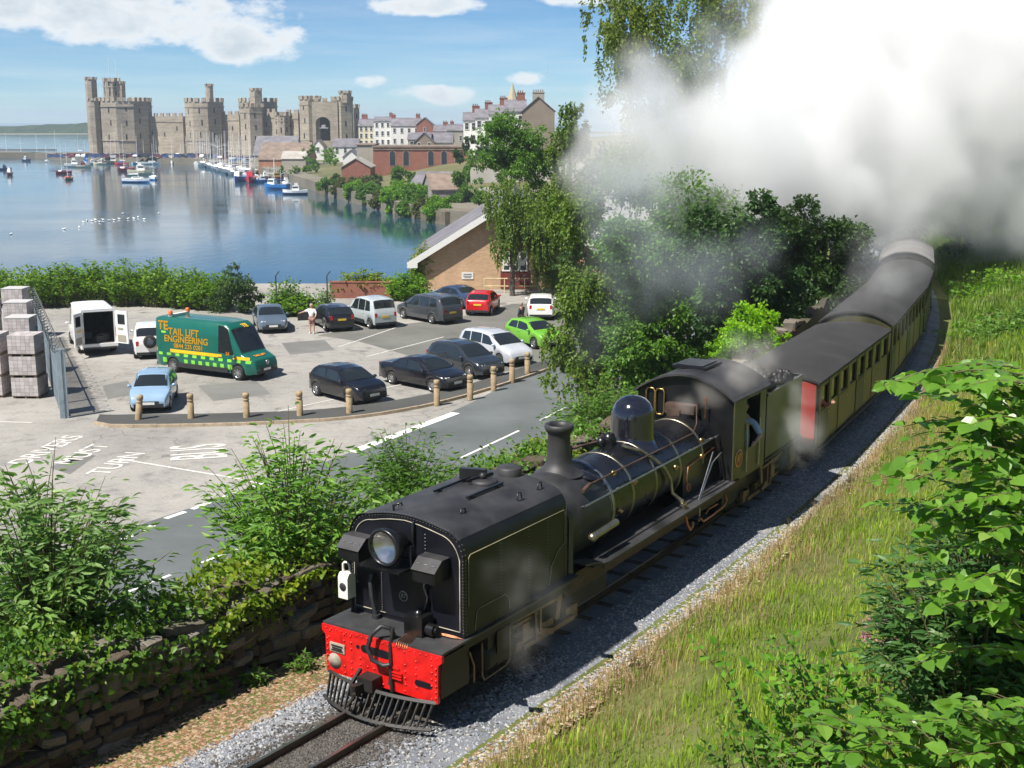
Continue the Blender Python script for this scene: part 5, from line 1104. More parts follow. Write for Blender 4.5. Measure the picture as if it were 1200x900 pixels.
boat('dark small launch right of the white motor yacht', 98, 196.5, 5, .2, 'cream', 'maroon', 0, 'motor')
boat('maroon small boat off the quay ramp', 211, 192, 6.5, -.3, 'navy', 'white', 7, 'yacht', band='maroon')
boat('light blue fishing boat with white gantry beside the red trawler', 281, 213, 7.5, -1.7, 'blue', 'white', 8, 'fish')
boat('crimson trawler at the quay near the workshop', 294, 214, 8, -1.5, 'red', 'red', 7, 'fish')
boat('blue and white fishing boat moored by the harbour wall', 324, 222, 6.8, 2.7, 'blue', 'white', 6, 'fish')
boat('white motor cruiser with row of windows nearest the harbour wall', 346, 228, 5.4, -2.95, 'white', 'white', 0, 'motor', band='navy')
boat('orange brown work boat behind the blue fishing boat', 320, 212, 6, .4, 'maroon', 'yellow', 5, 'fish')
for i in range(22):
    u = 100 + i * 8.6 + rnd.uniform(-2, 2); v = 189.5 + max(0, u - 225) * .15 + rnd.uniform(0, 4)
    boat('%s small boat from the left moored close under the castle quay' % nth(i + 1), u, v, rnd.uniform(4.5, 7.5), rnd.uniform(0, 6), rnd.choice(('white', 'white', 'cream', 'navy', 'red', 'lblue')), rnd.choice(('white', 'white', 'blue')), rnd.choice((0, 0, 7.5, 9)), 'yacht' if i % 2 else 'motor', 'small boats under the castle quay')
for i, (u, v) in enumerate(((300, 211), (308, 214), (287, 206), (270, 203), (335, 218), (312, 209), (55, 190), (30, 189), (108, 193), (120, 192))):
    boat(('small white boat between trawler and blue fishing boat', 'blue dinghy beside the blue fishing boat', 'white day boat behind the crimson trawler', 'white launch left of the light blue fishing boat', 'white skiff between the fishing boat and the cruiser', 'cream skiff behind the work boat', 'white day boat in front of the long yacht row', 'small navy boat in front of the long yacht row', 'white launch under the great tower', 'red launch under the great tower')[i], u, v, 4.6, rnd.uniform(0, 6), ('white', 'blue', 'white', 'white', 'white', 'cream', 'white', 'navy', 'white', 'red')[i], 'white', 6 if i in (0, 2, 6) else 0, 'yacht' if i in (0, 2, 6) else 'motor')
for i in range(26):
    t_ = i / 25; u = 222 + 74 * t_ + rnd.uniform(-1.5, 1.5); v = 188 + 15 * t_ + rnd.uniform(-.5, 2)
    boat('%s masted yacht from the left in the crowded marina below the castle' % nth(i + 1), u, v, rnd.uniform(6.5, 9), rnd.uniform(-2.3, -1.5), rnd.choice(('white', 'white', 'white', 'lblue', 'cream')), 'white', rnd.uniform(7, 12.5), 'yacht', 'yachts in the crowded marina')
# birds on the water
M_bird = simple('gull_white', (.85, .85, .83), .7, 0, .08, 5)
bird = MB(); bird.lathe([(.0, -.26), (.07, -.2), (.13, -.05), (.14, .06), (.08, .18), (.0, .24)], (0, 0, .1), (1, 0, .1), 8); bird.sph((.26, 0, .24), .075, 8); bird.cyl((.32, 0, .23), (.42, 0, .21), .02, .005, 5); bird.bar((-.22, 0, .14), (-.4, 0, .2), .1, .03); bme = bird.mesh('seagull'); bme.materials.append(M_bird)
for i, (u, v) in enumerate(sorted(((75, 269), (93, 267), (98, 261), (102, 259), (108, 259.5), (112, 258), (117, 260.5), (121, 258), (128, 259), (134, 258.5), (140, 257), (144, 251), (150, 257), (157, 256.5), (162, 255), (169, 257.5), (186, 251), (13, 275)))):
    o = link('seagull', bme, None, G(u, v, ZW), rnd.uniform(0, 6)); o.scale = (1.0,) * 3; tag(o, '%s white seagull from the left on the open harbour water' % nth(i + 1), 'seagull', 'seagulls on the water')
# cars parked along the castle quay: small in the photograph, body and glass only
def tiny_car(col):
    q = MB(); q.prism([(-2.0, .25), (2.0, .25), (2.05, .7), (1.2, .9), (-1.9, .95), (-2.05, .7)], 1.7, Matrix.Translation((0, .85, 0)) @ Matrix.Rotation(PI / 2, 4, 'X')); q.prism([(-1.8, .95), (1.1, .9), (.45, 1.4), (-1.4, 1.43)], 1.45, Matrix.Translation((0, .725, 0)) @ Matrix.Rotation(PI / 2, 4, 'X'))
    for x in (-1.3, 1.3):
        for y in (-.8, .8): q.cyl((x, y - .08, .3), (x, y + .08, .3), .3, None, 10)
    me = q.mesh('car_body'); me.materials.append(col)
    g = MB(); g.prism([(-1.7, .98), (.95, .95), (.42, 1.32), (-1.36, 1.36)], 1.49, Matrix.Translation((0, .745, 0)) @ Matrix.Rotation(PI / 2, 4, 'X')); gm = g.mesh('car_glass'); gm.materials.append(M_win); return me, gm
QC = [(n_, tiny_car(paint('quay_car_' + n_, c, .3, .4))) for n_, c in (('dark', (.02, .02, .025)), ('maroon', (.14, .02, .03)), ('silver', (.5, .5, .5)), ('blue', (.04, .07, .2)), ('white', (.7, .7, .68)))]
for i in range(62):
    row = i % 2; u = 62 + (i // 2) * 7.6 + row * 3 + rnd.uniform(-.8, .8); p = GY(u, 180, 482 + row * 12 - max(0, u - 230) * .55); nm_, (me, gm) = rnd.choice(QC[:4] if rnd.random() < .8 else QC)
    o = empty('parked_car', (p.x, p.y, QZ + row * .0), rnd.uniform(-.2, .2) + (PI if rnd.random() < .5 else 0) + (PI / 2 if rnd.random() < .3 else 0)); link('body', me, o); link('windows', gm, o)
    tag(o, '%s car from the left, %s, in the %s line below the castle' % (nth(i // 2 + 1), nm_, 'rear' if row else 'front'), 'car', 'cars parked on the castle quay')
q = MB(); q.box((0, 0, .35), (60, 3, .5)); o = q.build('pontoon', simple('pontoon_deck', (.12, .11, .10), .9)); p = G(0, 176, ZW); o.location = (p.x, p.y, ZW); tag(o, 'long floating pontoon behind the moored yachts', 'pontoon')
# ------------------------------------------------------------------ vehicles
M_tyre = simple('tyre_rubber', (.018, .018, .018), .8, 0, .3, 10); M_alloy = simple('alloy_rim', (.45, .45, .46), .3, .8, .15, 10)
M_cglass = NT('car_glass'); M_cglass = M_cglass.done(M_cglass.bsdf((.016, .020, .022), .04, 0, None, .8))
M_hl = NT('headlight_glass'); M_hl = M_hl.done(M_hl.bsdf((.62, .64, .66), .08, .3, None, .8)); M_tl = NT('tail_light_red'); M_tl = M_tl.done(M_tl.bsdf((.42, .015, .012), .15, 0, None, .6))
M_py = simple('yellow_plate', (.72, .50, .04), .5, 0, .05, 5); M_pw = simple('white_plate', (.75, .75, .72), .5, 0, .05, 5); M_trim = simple('black_plastic_trim', (.022, .022, .024), .6, 0, .2, 6)
wheel_cache = {}
def wheel_meshes(r):
    k = round(r, 3)
    if k not in wheel_cache:
        q = MB(); q.lathe([(r * .62, .10), (r * .9, .105), (r, .06), (r, -.06), (r * .9, -.105), (r * .62, -.10)], (0, 0, 0), (0, 1, 0), 24); a = q.mesh('tyre'); a.materials.append(M_tyre)
        q = MB(); q.lathe([(0, .055), (r * .14, .06), (r * .16, .045), (r * .2, .03)], (0, 0, 0), (0, 1, 0), 14)
        for j in range(7):
            t = 2 * PI * j / 7; q.bar((0, .05, 0), (r * .6 * math.sin(t), .075, r * .6 * math.cos(t)), r * .17, .025, (0, 1, 0))
        q.lathe([(r * .56, .07), (r * .6, .095), (r * .64, .10), (r * .64, .08)], (0, 0, 0), (0, 1, 0), 24); q.lathe([(r * .6, .02), (0, .02)], (0, 0, 0), (0, 1, 0), 16)
        b = q.mesh('rim'); b.materials.append(M_alloy); wheel_cache[k] = (a, b)
    return wheel_cache[k]
def ip(x, pts): return float(np.interp(x, [p[0] for p in pts], [p[1] for p in pts]))
def car(label, name, col, L, W, top, belt, wb, fo, wr=.31, pillars=(), ws=(0, 0), rw=(0, 0), roofw=.80, rim=None, cat='car', plate='both', group='cars in the car park', coat=.7, sill=.24, no_side=False, lights=True, frontlight=(.68, .30), tail=(.85, .16), open_rear=False, cladding=False):
    """x forward from the tail (0) to the nose (L); top: roof-line points (x, z), belt: waist-line points. Origin at the middle on the ground"""
    e = empty(name); mt = col if not isinstance(col, tuple) else paint('paint_' + label[:24].replace(' ', '_'), col, .22, coat)
    Htop = max(z for x, z in top); xw = [L - fo, L - fo - wb]
    def hw(x): 
        t = min(x, L - x); return W / 2 * (1 - .16 * max(0, 1 - t / .55) ** 2 - (.05 * max(0, (x - L + 1.3) / 1.3) ** 2))
    def z0(x):
        z = sill + (.04 if min(x, L - x) < .3 else 0)
        for c in xw:
            d = abs(x - c); Rr = wr * 1.17
            if d < Rr: z = max(z, wr + math.sqrt(Rr * Rr - d * d))
        return z
    def sect(x):
        w, zt, zb_ = hw(x), ip(x, top), ip(x, belt); g = max(0, min(1, (zt - zb_) / max(.1, Htop - max(z for _, z in belt)))); zs = min(zb_, zt - .03)
        wr_ = w * (.93 * (1 - g) + roofw * g); ze = zt - (.03 + .05 * g)
        if ze < zs + .01: ze = zs + .01
        a = z0(x)
        a = min(a, zs - .05)
        return [(w * .93, a), (w * .985, a + (zs - a) * .3), (w, a + (zs - a) * .65), (w * .975, zs), ((w * .955 + wr_) / 2 + .01, (zs + ze) / 2), (wr_, ze), (wr_ * .86, ze + (zt - ze) * .72), (wr_ * .45, zt - .006), (0, zt)], w, zs, ze, wr_
    xs = sorted(set([round(v, 3) for v in list(np.linspace(0, L, 58)) + [c + s * wr * 1.17 for c in xw for s in (-1, -.98, .98, 1)] + [p[0] for p in top] + [p[0] for p in belt] if 0 <= v <= L]))
    q = MB(); rows = []
    for x in xs:
        s = sect(x)[0]; rows.append([(x - L / 2, y, z) for y, z in s] + [(x - L / 2, -y, z) for y, z in s[-2::-1]])
    q.grid(rows, True)
    if not open_rear: q.add(rows[0], [tuple(range(len(rows[0])))])
    q.add(rows[-1], [tuple(range(len(rows[-1])))[::-1]])
    body = q.build('body', mt, e)
    q = MB(); q.box((0, 0, sill + .13), (L - .5, W * .72, .26)); q.build('underbody', M_trim, e)
    q = MB(); q.box((L / 2 - .06, 0, sill + .12), (.14, W * .72, .16)); q.box((L / 2 - .03, 0, sill + .26), (.08, W * .5, .10)); q.build('front_grille', M_trim, e)
    if not open_rear:
        q = MB(); q.box((-L / 2 + .04, 0, sill + .08), (.14, W * .80, .14)); q.build('rear_bumper_trim', M_trim, e)
    if cladding:
        for sd in (-1, 1): q = MB(); q.box((0, sd * (W / 2 - .01), sill + .14), (wb - wr * 2.6, .06, .22)); q.build('sill_trim', M_trim, e)
    # side glass
    def sy(x, z):
        s, w, zs, ze, wr_ = sect(x); t = max(0, min(1, (z - zs) / max(.02, ze - zs))); return (w * .96 * (1 - t) + wr_ * t) + .014
    if not no_side:
        for sd in (-1, 1):
            for xa, xb, xc, xd in pillars:        # bottom rear, bottom front, top front, top rear
                q = MB(); rws = []
                for j in range(6):
                    t = j / 5; r = []
                    for i in range(7):
                        f = i / 6; x = (xa + (xb - xa) * f) * (1 - t) + (xd + (xc - xd) * f) * t; s, w, zs, ze, wr_ = sect(x); z = (zs + .03) * (1 - t) + (ze - .035) * t; r.append((x - L / 2, sd * sy(x, z), z))
                    rws.append(r)
                q.grid(rws); q.build('side_window', M_cglass, e)
    def tops(x, f):
        s, w, zs, ze, wr_ = sect(x); y = wr_ * f; pts = [(wr_, ze), (wr_ * .86, ze + (s[8][1] - ze) * .72), (wr_ * .45, s[8][1] - .006), (0, s[8][1])][::-1]
        return y, float(np.interp(abs(y), [p[0] for p in pts], [p[1] for p in pts]))
    for nm_, (xa, xb) in (('windscreen', ws), ('rear_window', rw)):
        if xa == xb: continue
        q = MB(); rws = []; up = 1 if nm_ == 'windscreen' else -1
        for j in range(9):
            x = xa + (xb - xa) * j / 8; rws.append([])
            for f in np.linspace(-.93, .93, 9):
                y, z = tops(x, f); rws[-1].append((x - L / 2 + up * .008, y, z + .010))
        q.grid(rws); q.build(nm_, M_cglass, e)
    ty, rm = wheel_meshes(wr)
    for c in xw:
        for sd in (-1, 1):
            w_ = link('wheel', ty, e, (c - L / 2, sd * (W / 2 - .115), wr), 0 if sd > 0 else PI); link('rim', rm, w_)
            q = MB(); q.cyl((c - L / 2, sd * (W / 2 - .30), wr + .02), (c - L / 2, sd * (W / 2 - .24), wr + .02), wr * 1.16, None, 16); q.build('wheel_well', M_trim, e)
    if lights:
        for sd in (-1, 1):
            xh = L - .20; s, w, zs, ze, wr_ = sect(xh); q = MB(); zz = frontlight[0]
            q.add([(xh - .16 - L / 2, sd * (w * .99 + .008), zz + .02), (xh + .13 - L / 2, sd * w * .80, zz - .07), (xh + .15 - L / 2, sd * w * .52, zz - .07), (xh + .08 - L / 2, sd * w * .56, zz + .06), (xh - .10 - L / 2, sd * w * .90, zz + .10)], [(0, 1, 2, 3, 4)]); q.sph((xh - .02 - L / 2, sd * w * .78, zz), .135, 10, .6); q.build('headlight', M_hl, e)
            if not open_rear:
                s, w, zs, ze, wr_ = sect(.12); q = MB(); q.box((.055 - L / 2, sd * (w * .82), tail[0]), (.12, w * .18, tail[1] * 1.5)); q.build('tail_light', M_tl, e)
    if plate in ('both', 'front'): q = MB(); q.box((L / 2 + .008, 0, sill + .22), (.02, .5, .11)); q.build('number_plate', M_pw, e)
    if plate in ('both', 'rear') and not open_rear: q = MB(); q.box((-L / 2 - .008, 0, tail[0] - .12), (.02, .5, .11)); q.build('number_plate', M_py, e)
    xm = ws[0] - .28 if ws[0] != ws[1] else L * .6
    for sd in (-1, 1):
        q = MB(); s, w, zs, ze, wr_ = sect(xm); q.sph((xm - L / 2, sd * (w + .09), zs + .09), .10, 8, .75); q.bar((xm - L / 2, sd * w * .93, zs + .04), (xm - L / 2, sd * (w + .06), zs + .06), .06, .04); q.build('door_mirror', mt, e)
        for xd in [pp[0] for pp in pillars][:2]:
            q = MB(); q.box((xd + .12 - L / 2, sd * (hw(xd) + .002), ip(xd, belt) - .12), (.18, .03, .03)); q.build('door_handle', mt, e)
    tag(e, label, cat, group); return e, body, sect, mt
def place(e, f, r, side, W, vz=ZC):
    """stand the car so that the two wheels seen on its side touch the ground at pixels f (front) and r (rear)"""
    a, b = G(*f, vz), G(*r, vz); d = (a - b).normalized(); right = Vector((d.y, -d.x, 0)); m = (a + b) / 2 - right * (W / 2 - .1) * (1 if side == 'R' else -1)
    e.location = (m.x, m.y, vz + .006); e.rotation_euler = (0, 0, math.atan2(d.y, d.x))
def hatch(label, col, L=4.0, W=1.7, H=1.48, wb=2.52, **k):
    fo = k.pop('fo', .82); n = k.pop('name', 'hatchback_car'); s = L / 4.0; nose = k.pop('nose', .70)
    top = [(0, .74 * H / 1.48), (.03, .88), (.10, 1.0), (.36 * s, H - .22), (.62 * s, H - .07), (1.2 * s, H - .01), (1.75 * s, H), (2.25 * s, H - .06), (2.5 * s, H - .17), (3.12 * s, 1.0), (3.3 * s, .96), (3.75 * s, .84), (3.93 * s, nose), (L, .52)]
    belt = [(0, .98), (1.0 * s, .95), (2.4 * s, .90), (3.1 * s, .93), (3.35 * s, .95), (L, .7)]
    pil = [(.52 * s, 1.42 * s, 1.40 * s, .78 * s), (1.50 * s, 2.78 * s, 2.32 * s, 1.48 * s)]
    return car(label, n, col, L, W, top, belt, wb, fo, pillars=pil, ws=(3.05 * s, 2.32 * s), rw=(.13, .52 * s), **k)
def saloon(label, col, L=4.55, W=1.75, H=1.43, wb=2.72, **k):
    s = L / 4.55
    top = [(0, .80), (.05, .98), (.25, 1.02), (.85 * s, 1.04), (1.45 * s, H - .10), (1.9 * s, H - .01), (2.3 * s, H), (2.7 * s, H - .05), (2.95 * s, H - .14), (3.55 * s, .96), (3.75 * s, .93), (4.3 * s, .80), (4.47 * s, .70), (L, .5)]
    belt = [(0, .95), (1.0 * s, .93), (2.6 * s, .88), (3.6 * s, .90), (L, .7)]
    pil = [(1.05 * s, 1.98 * s, 1.95 * s, 1.45 * s), (2.06 * s, 3.25 * s, 2.78 * s, 2.03 * s)]
    return car(label, 'saloon_car', col, L, W, top, belt, wb, .86, pillars=pil, ws=(3.5 * s, 2.78 * s), rw=(.92 * s, 1.48 * s), **k)
def mpv(label, col, L=4.4, W=1.76, H=1.66, wb=2.70, **k):
    s = L / 4.4; h = H - 1.66
    top = [(0, .80), (.03, 1.0), (.10, 1.18), (.30 * s, 1.5 + h), (.5 * s, 1.6 + h), (1.2 * s, 1.655 + h), (2.0 * s, 1.66 + h), (2.55 * s, 1.58 + h), (2.8 * s, 1.48 + h), (3.55 * s, 1.04), (3.75 * s, .99), (4.2 * s, .84), (4.33 * s, .72), (L, .52)]
    belt = [(0, 1.06), (1.0 * s, 1.02), (2.6 * s, .97), (3.5 * s, .97), (L, .7)]
    pil = [(.42 * s, 1.10 * s, 1.10 * s, .58 * s), (1.18 * s, 2.05 * s, 2.03 * s, 1.17 * s), (2.13 * s, 3.22 * s, 2.66 * s, 2.1 * s)]
    return car(label, k.pop('name', 'people_carrier'), col, L, W, top, belt, wb, .88, pillars=pil, ws=(3.5 * s, 2.66 * s), rw=(.12, .40 * s), roofw=.83, **k)
c, *_ = hatch('glossy black hatchback parked nearest the roadside bollards', (.006, .006, .008)); place(c, (416, 476), (368, 463), 'R', 1.72)
c, *_ = saloon('black saloon car beside the black hatchback', (.008, .008, .011)); place(c, (518, 462), (448, 448), 'R', 1.75)
c, *_ = hatch('dark slate grey hatchback between black saloon and silver people carrier', (.022, .027, .034), L=4.3, W=1.77, H=1.56, wb=2.58, fo=.88, wr=.32); place(c, (555, 445), (507, 434), 'R', 1.77)
c, *_ = mpv('silver people carrier with open roof in the front row', (.46, .48, .52), L=4.3, H=1.63); place(c, (594, 431), (541, 419), 'R', 1.76)
c, *_ = hatch('lime green small car behind the silver people carrier', (.15, .40, .03), L=3.7, W=1.63, wb=2.4); place(c, (634, 411), (593, 401), 'R', 1.63)
c, *_ = hatch('light metallic blue small car facing the road by the kerb', (.24, .36, .50), L=3.95, W=1.7, wb=2.5); place(c, (197, 483), (207, 464), 'L', 1.70)
c, *_ = saloon('steel grey saloon facing the camera by the hedge', (.085, .115, .150), wb=2.58, L=4.5); place(c, (306, 394), (296, 377), 'R', 1.76)
c, body, _s, mt_open = hatch('black hatchback with its driver door open beside the man', (.007, .008, .012), L=4.2, W=1.75, H=1.46, wb=2.6); place(c, (363, 378.5), (386, 390), 'L', 1.75)
q = MB(); q.box((0, .5, .68), (.06, 1.05, .62)); q.bar((0, .02, 1.0), (0, .38, 1.38), .04, .04); q.bar((0, .38, 1.38), (0, 1.0, 1.36), .04, .04); d_ = q.build('open_door', mt_open, c); d_.location = (.75, .82, 0); d_.rotation_euler = (0, 0, -.15)
c, *_ = mpv('pale silver high roofed family car with rear glass door', (.42, .46, .47), L=4.1, H=1.80, wb=2.69, cladding=True); place(c, (402, 376), (440, 387), 'L', 1.72)
c, *_ = mpv('large dark grey people carrier in the back row', (.050, .055, .062), L=4.75, H=1.72, wb=2.86, W=1.85); place(c, (463, 371.5), (519, 382), 'L', 1.85)
c, *_ = saloon('dark blue car mostly hidden behind the grey people carrier', (.03, .05, .10)); place(c, (505, 357), (545, 363), 'L', 1.75)
c, *_ = hatch('bright red hatchback parked near the brick building', (.50, .012, .016), L=3.9, W=1.68); place(c, (586, 361), (573, 371), 'R', 1.68)
c, *_ = hatch('white hatchback seen from behind near the building railing', (.80, .79, .77), L=4.0, W=1.72); place(c, (621, 364), (619, 377), 'L', 1.72)
c, *_ = mpv('white off-roader half hidden between the two vans', (.74, .74, .73), L=4.2, H=1.72, name='off_roader'); place(c, (161, 403), (158, 426), 'L', 1.78)
q = MB(); q.lathe([(.18, .09), (.31, .1), (.34, .05), (.34, -.05), (.31, -.09)], (-2.18, 0, .95), (-1, 0, 0), 20); q.build('spare_wheel', M_tyre, c)

# green panel van with its livery
M_vgreen = paint('van_green', (.005, .105, .075), .3, .5)
def vantop(L, H): return [(0, H - .10), (.05, H - .03), (.3, H), (L - 2.3, H), (L - 1.75, H - .06), (L - 1.45, H - .25), (L - .78, 1.28), (L - .6, 1.20), (L - .12, 1.0), (L - .04, .85), (L, .6)]
def vanbelt(L): return [(0, 1.20), (L - 2.0, 1.18), (L - 1.0, 1.08), (L - .6, 1.02), (L, .8)]
Lv, Wv, Hv = 6.3, 1.98, 2.72
van, vbody, vsect, _ = car('dark green panel van with yellow lettering and green yellow chequers', 'panel_van', M_vgreen, Lv, Wv, vantop(Lv, Hv), vanbelt(Lv), 4.1, 1.02, .36, [(Lv - 2.18, Lv - 1.15, Lv - 1.55, Lv - 2.12)], (Lv - .82, Lv - 1.42), (0, 0), .90, cat='van', group='vans in the car park', frontlight=(.86, .3), tail=(1.15, .18), sill=.30, cladding=True)
place(van, (281, 446), (200.5, 436), 'R', Wv)
M_vy = simple('livery_yellow', (.80, .45, .01), .4, 0, .04, 3); M_vlg = simple('livery_light_green', (.22, .62, .05), .4, 0, .04, 3); M_vor = simple('livery_orange', (.75, .28, .01), .4, 0, .04, 3)
def vside(x, z, off=.012):
    s, w, zs, ze, wr_ = vsect(x)
    y = float(np.interp(z, [p[1] for p in s[:6]], [p[0] for p in s[:6]])) if z > s[0][1] else s[0][0]
    return -(y + off)
def van_text(txt, size, x, z, mat, bold=.02, shear=0):
    me = text_mesh(txt, size, .002, bold); me.transform(FACE_N @ Matrix.Shear('XZ', 4, (0, 0)) if False else FACE_N)
    for v in me.vertices: X = v.co.x + x; Z = v.co.z + z; v.co = (X - Lv / 2, vside(X, Z, .016), Z)
    me.materials.clear(); me.materials.append(mat); return link('livery_lettering', me, van)
van_text('TAIL LIFT', .48, 1.95, 2.04, M_vy, .010); van_text('ENGINEERING', .44, 2.10, 1.68, M_vy, .010); van_text('0844 225 0281', .31, 2.25, 1.36, M_vy, .006); van_text('TE', .60, .62, 2.30, M_vy, .02); van_text('24', .22, 4.72, 1.24, M_vor, .012)
def vpatch(x0, x1, z0, z1, mat, name='livery_block', off=.010):
    q = MB(); q.grid([[(x - Lv / 2, vside(x, z, off), z) for x in np.linspace(x0, x1, 5)] for z in np.linspace(z0, z1, 3)]); return q.build(name, mat, van)
vpatch(.10, 4.35, 1.03, 1.19, M_vy); vpatch(5.05, 6.0, 1.02, 1.16, M_vy)
for j in range(11): vpatch(.3 + j * .55, .3 + j * .55 + .27, .86, 1.0, M_vlg)
for j in range(10):
    x = .35 + j * .46
    if .3 < x < 6 and not (.75 < x < 1.35): vpatch(x + .22, x + .45, .50, .74, M_vlg)
vpatch(.5, .8, 1.95, 2.05, M_vlg, 'livery_block', .014)
me = text_mesh('TE', .34, .002, .015); me.transform(Matrix.Translation((2.05, -.1, 2.545)) @ Matrix.Rotation(R(32), 4, 'Y') @ Matrix.Rotation(-PI / 2 + PI, 4, 'Z')); me.materials.clear(); me.materials.append(M_vy)
me.transform(Matrix.Translation((-.10, 0, .0))); link('roof_emblem', me, van)
me = text_mesh('TAIL LIFT', .2, .002, .008); me.transform(Matrix.Translation((2.74, 0, 1.155)) @ Matrix.Rotation(R(19), 4, 'Y') @ Matrix.Rotation(PI / 2, 4, 'Z')); me.materials.clear(); me.materials.append(M_vor); link('bonnet_lettering', me, van)
q = MB(); q.box((-2.3, 0, Hv + .06), (.18, 1.3, .10)); bar_ = q.build('beacon_bar', M_pole, van)
M_amber = simple('amber_beacon', (.60, .14, .02), .2, 0, .1, 5)
for y in (-.6, .6): q = MB(); q.lathe([(.11, 0), (.11, .16), (.06, .2), (0, .2)], (-2.3, y, Hv + .10), (0, 0, 1), 12); q.build('beacon', M_amber, bar_)
q = MB(); q.lathe([(.11, .0), (.11, .02), (.085, .02), (.085, 0)], (Lv / 2 + .03, 0, .86), (1, 0, 0), 18)
for t in (PI / 2, PI / 2 + 2.09, PI / 2 + 4.19): q.bar((Lv / 2 + .035, 0, .86), (Lv / 2 + .035, .09 * math.cos(t), .86 + .09 * math.sin(t)), .015, .01, (1, 0, 0))
q.build('bonnet_badge', M_steel, van)

# white panel van, rear doors open
Lw, Ww, Hw = 5.6, 1.98, 2.5
M_vwhite = paint('van_white', (.78, .78, .77), .35, .4)
wv, wbody, wsect, _ = car('white panel van with both rear doors wide open', 'panel_van', M_vwhite, Lw, Ww, vantop(Lw, Hw), vanbelt(Lw), 3.3, 1.0, .34, [(Lw - 2.1, Lw - 1.1, Lw - 1.5, Lw - 2.05)], (Lw - .82, Lw - 1.42), (0, 0), .90, cat='van', group='vans in the car park', frontlight=(.86, .3), sill=.32, open_rear=True, plate='front')
place(wv, (80, 398), (99, 420), 'L', Ww)
M_load = simple('load_bay_lining', (.05, .045, .04), .8, 0, .3, 3); x0 = -Lw / 2
q = MB(); iw, z0_, z1_ = Ww / 2 * .80, .66, Hw - .16
q.add([(x0 + .03, -iw, z0_), (x0 + .03, iw, z0_), (x0 + .03, iw, z1_), (x0 + .03, -iw, z1_), (x0 + 3.2, -iw, z0_), (x0 + 3.2, iw, z0_), (x0 + 3.2, iw, z1_), (x0 + 3.2, -iw, z1_)], [(0, 1, 5, 4), (1, 2, 6, 5), (2, 3, 7, 6), (3, 0, 4, 7), (4, 5, 6, 7)]); q.build('load_bay', M_load, wv)
q = MB(); ow = Ww / 2 * .86; q.box((x0 + .02, 0, z1_ + .07), (.06, ow * 2, .14)); q.box((x0 + .02, -ow + .03, 1.5), (.06, .12, 1.8)); q.box((x0 + .02, ow - .03, 1.5), (.06, .12, 1.8)); q.box((x0 - .05, 0, .56), (.2, ow * 2 + .1, .2)); q.build('rear_frame', M_vwhite, wv)
q = MB(); q.box((x0 - .08, 0, .44), (.22, ow * 2, .1)); q.build('rear_step', M_trim, wv)
for sd in (-1, 1):
    q = MB(); q.box((-.42, 0, 1.50), (.84, .07, 1.72)); dr = q.build('rear_door', M_vwhite, wv); dr.location = (x0 - .02, sd * (ow + .02), 0); dr.rotation_euler = (0, 0, sd * -.62)
    q = MB(); q.box((-.43, -sd * .04, 1.92), (.5, .02, .52)); q.build('door_window', M_cglass, dr); q = MB(); q.box((-.42, -sd * .04, .9), (.6, .02, .36)); q.build('door_lining', M_greyr, dr)
    q = MB(); q.box((-.36, -sd * .05, 1.42), (.36, .02, .10)); q.build('number_plate', M_py, dr) if sd > 0 else q.build('door_lining', M_greyr, dr)
    q = MB(); q.box((x0 - .0, sd * (ow + .03), 1.25), (.1, .1, .5)); q.build('tail_light', M_tl, wv)
rr = random.Random(9)
for j in range(5): q = MB(); q.box((x0 + .5 + j * .5, rr.uniform(-.5, .5), .66 + .17), (.4, .5, .34), rr.uniform(0, 1)); o = q.build('cargo_crate', M_greyr if j % 2 else M_load, wv)

# ------------------------------------------------------------------ bollards, fence, paving block stacks
M_boll = simple('sandy_concrete_bollard', (.34, .25, .145), .85, 0, .2, 6, .01, 30)
bq = MB(); bq.lathe([(.135, -.1), (.135, .66), (.115, .68), (.115, .71), (.135, .73), (.135, .78), (.115, .80), (.115, .83), (.137, .85), (.137, .97), (.12, 1.03), (0, 1.05)], (0, 0, 0), (0, 0, 1), 18); bme = bq.mesh('bollard'); bme.materials.append(M_boll)
blab = ['leaning stone bollard in front of the light blue car', 'second stone bollard from the left on the kerb', 'third stone bollard from the left on the kerb', 'stone bollard left of the glossy black hatchback', 'stone bollard before the nose of the black hatchback', 'stone bollard in front of the black saloon', 'stone bollard right of the black saloon nose', 'stone bollard in front of the slate grey hatchback', 'stone bollard by the silver people carrier front wheel', 'rightmost stone bollard before the hanging tree']
for (u, v), lb in zip(((162, 491.5), (224, 490), (289, 489), (351.5, 487), (409.5, 484), (512, 472.5), (551, 466), (578.5, 455.5), (600, 446), (618, 437.5)), blab):
    p = G(u, v, ZC + .11); o = link('bollard', bme, None, (p.x, p.y, ZC + .113), rnd.uniform(0, 6)); tag(o, lb, 'bollard', 'bollards along the kerb')
    if u < 170: o.rotation_euler = (0, .13, 0)
M_galv = simple('galvanised_steel', (.30, .36, .40), .5, .5, .2, 2)
fa, fb = G(73, 489, ZC), GY(40, 372, 92); fb = G(37, 345, ZC + 2.6); fb.z = ZC; fen = empty('palisade_fence', fa); dv = fb - fa; LF = dv.length; dn = dv.normalized(); fang = math.atan2(dn.y, dn.x)
pq = MB(); pq.prism([(-.045, .03), (-.025, -.02), (0, .02), (.025, -.02), (.045, .03), (.025, -.005), (0, .034), (-.025, -.005)], 2.35, Matrix.Translation((0, 0, .1))); pq.add([(-.035, 0, 2.45), (.035, 0, 2.45), (0, .006, 2.62)], [(0, 1, 2)]); pme = pq.mesh('pale'); pme.materials.append(M_galv)
for j in range(int(LF / .155)):
    link('pale', pme, fen, dn * (j * .155 + .2), fang)
